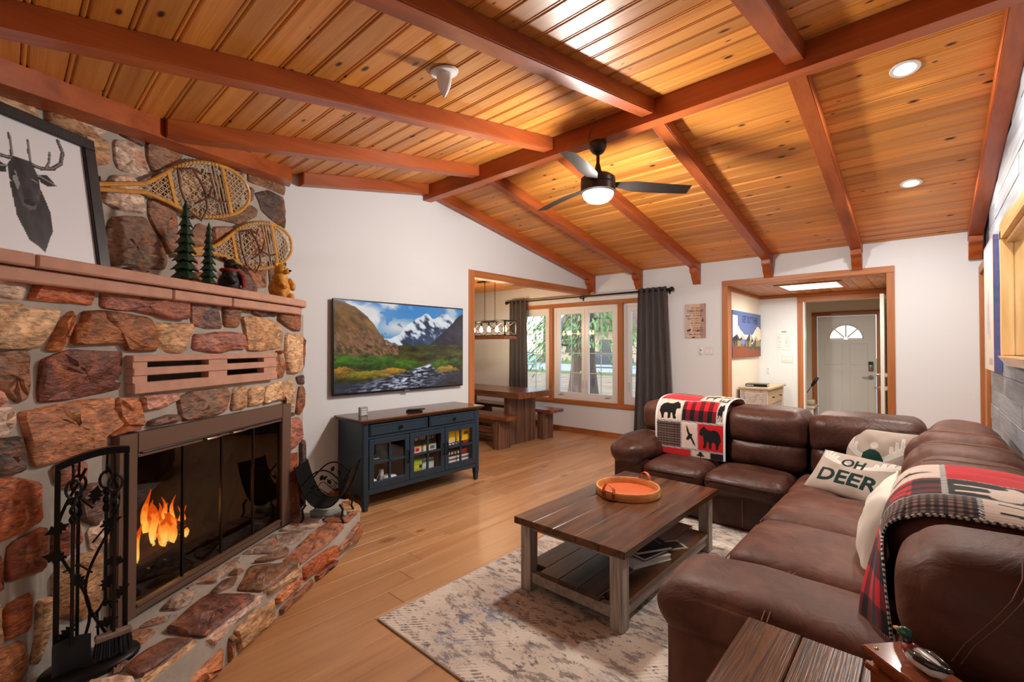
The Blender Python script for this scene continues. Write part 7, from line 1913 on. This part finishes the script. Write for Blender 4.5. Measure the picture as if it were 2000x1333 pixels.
fr = thing('fan_remote', 'small white fan remote in a cradle beside the light switch', 'remote', (-2.415, YW, 1.38)); mk('cradle', B().box((-2.437, YW - .022, 1.385), (-2.393, YW - .0005, 1.49), bev=.012, seg=3), M_white, fr); mk('buttons', B().cyl((-2.415, YW - .0225, 1.455), (-2.415, YW - .026, 1.455), .012, n=12).box((-2.421, YW - .025, 1.405), (-2.409, YW - .0221, 1.412)), plain('button_grey', (120, 120, 122), rough=.5), fr)
def switchplate(label, x0, x1, z0, z1, y, n, group):
    t = thing('light_switch', label, 'light switch', ((x0 + x1) / 2, y, z0), group=group)
    mk('plate', B().box((x0, y - .006, z0), (x1, y - .0005, z1), bev=.003), plain('plate_white', (222, 220, 216), rough=.4) if 'plate_white' not in bpy.data.materials else bpy.data.materials['plate_white'], t)
    w = (x1 - x0) / n
    for k in range(n): mk('rocker', B().box((x0 + w * (k + .5) - .017, y - .010, z0 + .028), (x0 + w * (k + .5) + .017, y - .0055, z1 - .028), bev=.002), M_white, t)
switchplate('double light switch on the white wall beside the entry casing', -2.365, -2.245, 1.385, 1.50, YW, 2, None)
# ================================================================== entry alcove
cv = Canvas(340, 210, (236, 222, 200)); X_, Y_ = cv.X, cv.Y
skyl = .62 + .08 * np.sin(X_ * 9) + .10 * (fbm(X_, X_ * 0 + .7, 8, 5) - .5) * 2 - .14 * np.exp(-((X_ - .55) / .2) ** 2)
cv.a[Y_ > np.clip(skyl, .5, .9)] = (92, 112, 168); cv.a[(X_ < .16) & (Y_ < .9) & (Y_ > .5)] = (226, 230, 236)
cv.poly([(0, .42), (.14, .5), (.22, .40), (.34, .5), (.44, .38), (.58, .55), (.70, .38), (.82, .48), (.92, .36), (1, .42), (1, .2), (0, .2)], (62, 60, 66))
cv.poly([(.58, .55), (.64, .42), (.60, .30), (.72, .36), (.70, .46), (.76, .40), (.68, .24), (.60, .34)], (236, 224, 210)); cv.poly([(.26, .46), (.34, .5), (.42, .40), (.36, .36)], (206, 178, 162)); cv.poly([(.76, .44), (.82, .48), (.90, .38), (.82, .34)], (196, 160, 144)); cv.poly([(0, .42), (.14, .48), (.14, .2), (0, .2)], (36, 42, 66))
tr_y = .28 + .12 * vnoise(X_, X_ * 0, 40, 3); cv.a[Y_ < tr_y] = (86, 84, 78); yl = (Y_ < .36) & (Y_ > .24) & (vnoise(X_, Y_ * 0, 24, 8) > .62); cv.a[yl] = (150, 142, 96); cv.a[(np.hypot((X_ - .34) / .08, (Y_ - .34) / .06) < 1)] = (110, 126, 190)
gr = .14 + .10 * vnoise(X_, X_ * 0 + 2, 44, 12) * np.clip(1.25 - X_ * .2, 0, 2); cv.a[Y_ < np.clip(gr + .06 - .1 * X_, .03, 1)] = (140, 80, 58)
cv.text('GET OUT THERE', .60, .765, .15, (22, 28, 58), sx=.58, bold=.012)
pc = thing('canvas_print', 'blue mountain canvas reading GET OUT THERE in the entry alcove', 'picture', (-2.07, 7.7, 1.36))
mk('canvas_edge', B().box((-2.0895, 6.96, 1.345), (-2.055, 8.44, 2.03)), plain('canvas_blue', (96, 116, 172), rough=.8), pc, ang=0)
print_mesh('print', cv, lambda u, v: (-2.0535, 6.96 + u * 1.48, 1.345 + v * .685), M_sign, pc)
M_paperw = vcol('paper_print', rough=.8)
def notice(label, x0, x1, z0, z1, y, seed, cols=2):
    cv = Canvas(50, 64, (236, 234, 234)); rr = random.Random(seed)
    cv.rect(.3, .88, .62, .92, (120, 120, 126))
    for c in range(cols):
        for k in range(16):
            if rr.random() < .8: cv.rect(.07 + c * .9 / cols, .10 + k * .044, .07 + c * .9 / cols + rr.uniform(.2, .8) * .8 / cols, .118 + k * .044, (178, 176, 180))
    t = print_mesh('paper_notice', cv, lambda u, v: (x0 + u * (x1 - x0), y - .0015, z0 + v * (z1 - z0)), M_paperw, None); m = t.modifiers.new('thick', 'SOLIDIFY'); m.thickness = .0008
    tag(t, label, 'notice')
notice('printed house notice on the white alcove wall above the light switch', -1.83, -1.60, 1.45, 1.78, YA, 3)
notice('printed notice on the cream vestibule wall beside the front door', -1.86, -1.66, 1.40, 1.68, YD, 5, 1)
switchplate('triple light switch under the house notice in the alcove', -1.755, -1.60, 1.245, 1.36, YA, 3, None)
ol = thing('power_outlet', 'white power outlet on the alcove wall above the console', 'outlet', (-1.96, YA, 1.06)); mk('plate', B().box((-1.995, YA - .006, 1.05), (-1.925, YA - .0005, 1.165), bev=.003), M_white, ol); mk('sockets', B().box((-1.978, YA - .009, 1.062), (-1.942, YA - .0055, 1.1), bev=.004).box((-1.978, YA - .009, 1.114), (-1.942, YA - .0055, 1.152), bev=.004), M_crank, ol)
# console
M_ww = wood('limewashed', [(.3, (150, 140, 132)), (.5, (206, 198, 190)), (.8, (224, 220, 214))], axis=2, along=1, across=14, rough=.6, rnd=.05)
M_wwt = wood('bleached_top', [(.3, (176, 154, 124)), (.6, (202, 182, 154)), (.8, (214, 198, 174))], axis=1, along=1, across=10, rough=.5, rnd=.05)
cs_ = thing('console_cabinet', 'limewashed console with louvred end and two small drawers in the alcove', 'cabinet', (-1.87, 7.77, 0))
KX0, KX1, KY0, KY1, KZ = -2.05, -1.69, 7.27, 8.27, .885
mk('top', B().box((KX0 - .015, KY0 - .03, KZ), (KX1 + .03, KY1 + .03, KZ + .032), bev=.006), M_wwt, cs_)
for x in (KX0, KX1 - .05):
    for y in (KY0, KY1 - .05): mk('leg', B().box((x, y, 0), (x + .05, y + .05, KZ), bev=.003), M_ww, cs_)
for za, zb in ((.60, .64), (KZ - .04, KZ)): mk('end_rail', B().box((KX0 + .05, KY0 + .012, za), (KX1 - .05, KY0 + .03, zb)), M_ww, cs_, ang=0)
for k in range(8):
    z = .645 + k * .025; mk('louvre', B().box((KX0 + .052, KY0 + .010, z), (KX1 - .052, KY0 + .016, z + .024), M=Matrix.Translation((0, KY0 + .013, z)) @ Matrix.Rotation(R(-22), 4, 'X') @ Matrix.Translation((0, -KY0 - .013, -z))), M_ww, cs_, ang=0)
mk('carcass', B().box((KX0 + .01, KY0 + .035, .6), (KX1 - .02, KY1 - .035, KZ)), M_ww, cs_, ang=0); mk('low_shelf', B().box((KX0 + .01, KY0 + .02, .12), (KX1 - .01, KY1 - .02, .14)), M_wwt, cs_, ang=0)
for ya, yb in ((KY0 + .06, 7.765), (7.775, KY1 - .06)):
    d = mk('drawer', B().box((KX1 - .02, ya, .67), (KX1 - .002, yb, KZ - .03), bev=.004), M_wwt, cs_); mk('knob', B().lathe([(0, 0), (.006, 0), (.006, .02), (.014, .026), (.010, .036), (0, .037)], (KX1 - .002, (ya + yb) / 2, .765), 10, axis=(1, 0, 0), cap=False), M_knob, d)
bk = thing('binder', 'black ring binder lying on the limewashed console', 'binder', (-1.86, 7.45, KZ + .033))
Mx = Matrix.Translation((-1.87, 7.5, KZ + .033)) @ Matrix.Rotation(R(6), 4, 'Z')
mk('cover', B().box((-.14, -.14, 0), (.14, .14, .005), M=Mx).box((-.14, -.14, .036), (.14, .14, .041), M=Mx).box((-.14, -.14, .005), (.14, -.135, .036), M=Mx), M_tvb, bk, ang=0); mk('pages', B().box((-.13, -.134, .006), (.13, .125, .035), M=Mx), M_paper, bk, ang=0)
cv = Canvas(70, 10, (18, 18, 20)); [cv.rect(.05 + .07 * k, .3, .095 + .07 * k, .72, (220, 220, 224)) for k in range(5)]
print_mesh('spine_print', cv, lambda u, v: Mx @ Vector((-.138 + u * .276, -.1405, .002 + v * .037)), M_print, bk)
# vestibule bench with a rolled mat and an umbrella
vb = thing('vestibule_bench', 'small white bench in the vestibule beside the front door', 'bench', (-1.66, 9.05, 0))
mk('seat', B().box((-2.0, 8.80, .50), (-1.36, 9.20, .53), bev=.004), M_ww, vb)
for x in (-1.98, -1.42):
    for y in (8.82, 9.14): mk('leg', B().box((x, y, 0), (x + .04, y + .04, .5)), M_ww, vb, ang=0)
b = B(); b.tube([(-1.98, 9.0, .58), (-1.7, 8.99, .582), (-1.38, 8.98, .58)], .05, 14)
tag(mk('rolled_mat', b, wood('woven_mat', [(.3, (150, 134, 104)), (.6, (196, 182, 150)), (.8, (170, 154, 122))], axis=0, along=6, across=30, rough=.9, rnd=0), None), 'woven mat rolled up on the vestibule bench', 'mat')
um = thing('umbrella', 'black handled umbrella leaning over the vestibule bench', 'umbrella', (-1.56, 9.02, .63)); mk('shaft', B().cyl((-1.56, 9.02, .634), (-1.43, 9.06, .86), .006, n=8), M_iron, um); b = B(); b.tube([(-1.44, 9.057, .845), (-1.415, 9.064, .885), (-1.375, 9.076, .955), (-1.355, 9.082, .985), (-1.34, 9.086, .98)], [.014, .026, .026, .02, .01], 10); mk('handle', b, M_black, um)
# lamps of the entry
lp = thing('ceiling_panel_light', 'square lit panel in the pine ceiling of the entry alcove', 'lamp', (-1.19, 7.46, DZ - .02))
mk('frame', B().box((-1.56, 7.07, DZ - .014), (-.80, 7.13, DZ - .0005), bev=.004).box((-1.56, 7.79, DZ - .014), (-.80, 7.85, DZ - .0005), bev=.004).box((-1.56, 7.13, DZ - .014), (-1.50, 7.79, DZ - .0005), bev=.004).box((-.86, 7.13, DZ - .014), (-.80, 7.79, DZ - .0005), bev=.004), M_trim_x, lp)
mk('diffuser', B().box((-1.50, 7.13, DZ - .01), (-.86, 7.79, DZ - .001)), plain('lit_acrylic', (255, 246, 230), emit=(255, 242, 220), estr=5), lp, ang=0)
area_light('alcove_light', (-1.18, 7.46, DZ - .03), (-1.18, 7.46, 0), .6, 22, (1, .92, .8))
vl = thing('vestibule_lamp', 'black square cage lamp on the vestibule ceiling', 'lamp', (-.93, 9.4, 2.30))
vx, vy, vz = -.93, 9.35, 2.455
b = B()
for (w0, z0), (w1, z1) in (((.17, vz - .005), (.12, vz - .12)),):
    P0 = [(vx + sx * w0, vy + sy * w0, z0) for sx, sy in ((-1, -1), (1, -1), (1, 1), (-1, 1))]; P1 = [(vx + sx * w1, vy + sy * w1, z1) for sx, sy in ((-1, -1), (1, -1), (1, 1), (-1, 1))]
    for i in range(4): b.cyl(P0[i], P1[i], .006, n=6); b.cyl(P0[i], P0[(i + 1) % 4], .006, n=6); b.cyl(P1[i], P1[(i + 1) % 4], .006, n=6)
b.box((vx - .06, vy - .06, vz - .02), (vx + .06, vy + .06, vz)); mk('cage', b, M_black, vl)
mk('bulb', B().ball((vx, vy, vz - .06), .03), M_white, vl, ang=180)

# ================================================================== ceiling fan
FC = Vector((-2.0, 3.27, 0)); M_fan = plain('fan_bronze', (52, 46, 44), rough=.35, metal=.35)
fan = thing('ceiling_fan', 'dark three bladed ceiling fan with a glowing bowl light on the ridge beam', 'ceiling fan', (-2.0, 3.27, 2.68))
mk('canopy', B().lathe([(0, 3.186), (.070, 3.186), (.074, 3.17), (.070, 3.14), (.05, 3.105), (.03, 3.09), (.016, 3.085)], FC, 24, cap=False), M_fan, fan, ang=50)
mk('downrod', B().cyl(FC + Vector((0, 0, 2.93)), FC + Vector((0, 0, 3.1)), .014, n=12).lathe([(.016, 3.01), (.022, 2.985), (.034, 2.935), (.036, 2.92)], FC, 20, cap=False), M_fan, fan)
mk('motor_housing', B().lathe([(0, 2.925), (.06, 2.925), (.12, 2.905), (.14, 2.885), (.142, 2.845), (.140, 2.84), (.137, 2.836), (.142, 2.832), (.142, 2.775), (.13, 2.765), (0, 2.765)], FC, 36, cap=False), M_fan, fan, ang=35)
mk('light_bowl', B().lathe([(.124, 2.768), (.126, 2.755), (.115, 2.728), (.09, 2.705), (.05, 2.69), (0, 2.685)], FC, 32, cap=False), plain('lit_bowl', (255, 250, 240), emit=(255, 240, 214), estr=6), fan, ang=180)
for a in (-76.5, 43.5, 163.5):
    d = Vector((math.cos(R(a)), math.sin(R(a)), 0)); s_ = Vector((-d.y, d.x, 0)); b = B()
    def F(u, v):
        rr = .10 + .67 * u; w = (.055 + .095 * min(1, u * 3.2)) * (1 - .28 * max(0, u - .35)); off = .035 * math.sin(u * 2.2) ; y = (v - .5) * w + off
        if u > .97: y = y * .97
        return FC + d * rr + s_ * y + Vector((0, 0, 2.842 - .24 * (v - .5) * w - .028 * u))
    b.grid(F, 22, 6); bmesh.ops.solidify(b.bm, geom=b.bm.faces[:], thickness=.008); mk('blade', b, M_fan, fan, ang=60)
b = B(); b.tube([FC + Vector((-.02, -.05, 3.14)), FC + Vector((-.05, -.06, 3.20)), FC + Vector((-.04, -.058, 3.26)), FC + Vector((-.02, -.056, 3.29))], .002, 5); mk('wire', b, M_black, fan)
point_light('fan_light', (-2.0, 3.27, 2.62), 135, (1, .955, .89), .10)
# recessed downlights
for k, (x, y, lab) in enumerate(((-.088, 3.785, 'recessed downlight in the pine boards close to the ridge beam'), (-.094, 5.385, 'recessed downlight in the pine boards close to the window wall'))):
    t = thing('recessed_downlight', lab, 'lamp', (x, y, zR(y) - .01)); ax = Vector((0, -math.sin(SA), -math.cos(SA))); c = Vector((x, y, zR(y)))
    mk('trim_ring', B().lathe([(.055, .002), (.075, .001), (.078, .006), (.074, .010), (.056, .010)], c, 32, axis=ax, cap=False), M_white, t); mk('lens', B().lathe([(0, .008), (.056, .008)], c, 32, axis=ax, cap=False), plain('lit_lens', (255, 252, 244), emit=(255, 244, 224), estr=9), t, ang=180)
    area_light('downlight', c + ax * .03, c + Vector((0, 0, -2)), .11, 26, (1, .945, .87))
# white spotlight fitting with a cone bulb on the other slope
t = thing('cone_spotlight', 'white round ceiling fitting with a pointed cone on the pine boards', 'lamp', (-1.99, 1.645, zL(1.645) - .1)); ax = Vector((0, math.sin(SA), -math.cos(SA))); c = Vector((-2.0, 1.645, zL(1.645)))
mk('plate', B().lathe([(0, .001), (.075, .001), (.08, .006), (.074, .016), (.03, .02), (0, .02)], c, 32, axis=ax, cap=False), M_white, t, ang=50)
mk('cone', B().lathe([(.042, .018), (.042, .05), (.036, .085), (.022, .12), (.004, .15), (0, .152)], c, 24, axis=(0, 0, -1), cap=False), M_white, t, ang=50)

# ================================================================== on the plank wall
cv = Canvas(70, 96, (218, 206, 190)); cv.rect(0, 0, .04, 1, (206, 110, 112)); cv.rect(.0, .98, 1, 1, (206, 110, 112)); cv.line([(.15, .94), (.85, .94)], .012, (188, 176, 164)); cv.rect(.15, .04, .5, .09, (180, 168, 158))
cv.ell(.55, .45, .22, .22, (196, 196, 202)); cv.line([(.35, .25), (.5, .4), (.55, .6)], .02, (206, 120, 110)); cv.line([(.6, .3), (.6, .5)], .03, (150, 160, 180))
cw = thing('canvas_print', 'tall pale canvas with blue edges on the grey plank wall', 'picture', (.41, 5.46, 1.31))
mk('canvas_edge', B().box((.382, 5.085, 1.31), (.4232, 5.84, 2.365)), plain('canvas_slate_blue', (96, 104, 158), rough=.7, noise=.15, nscale=20), cw, ang=0)
print_mesh('print', cv, lambda u, v: (.3808, 5.085 + u * .755, 1.31 + v * 1.055), M_sign, cw)
b = B(); top = []
fr_ = [(2.95, .372), (3.3, .335), (3.7, .350), (4.1, .328), (4.4, .345), (4.6, .360), (4.74, .386), (4.80, .405)]
poly = [(x, y, 1.44) for y, x in fr_] + [(XR + .0685, 4.742, 1.44), (XR + .0685, 2.95, 1.44)]
lo_ = [b.bm.verts.new((x + (.03 if i < len(fr_) else 0), y - (.02 if i < len(fr_) else 0), 1.385)) for i, (x, y, z) in enumerate(poly)]; hi_ = [b.bm.verts.new((x, y, 1.439)) for x, y, z in poly]
n = len(poly); b.bm.faces.new(lo_[::-1]); b.bm.faces.new(hi_)
for i in range(n): b.bm.faces.new((lo_[i], lo_[(i + 1) % n], hi_[(i + 1) % n], hi_[i]))
tag(mk('live_edge_shelf', b, wood('live_edge_pine', [(.3, (150, 88, 34)), (.5, (206, 144, 70)), (.75, (222, 170, 96))], axis=1, along=1, across=8, rough=.3, rnd=.02, knots=.8, knotcol=(96, 48, 22), coat=.4), None, ang=40), 'honey pine live-edge ledge below the mirror on the grey wall', 'shelf')
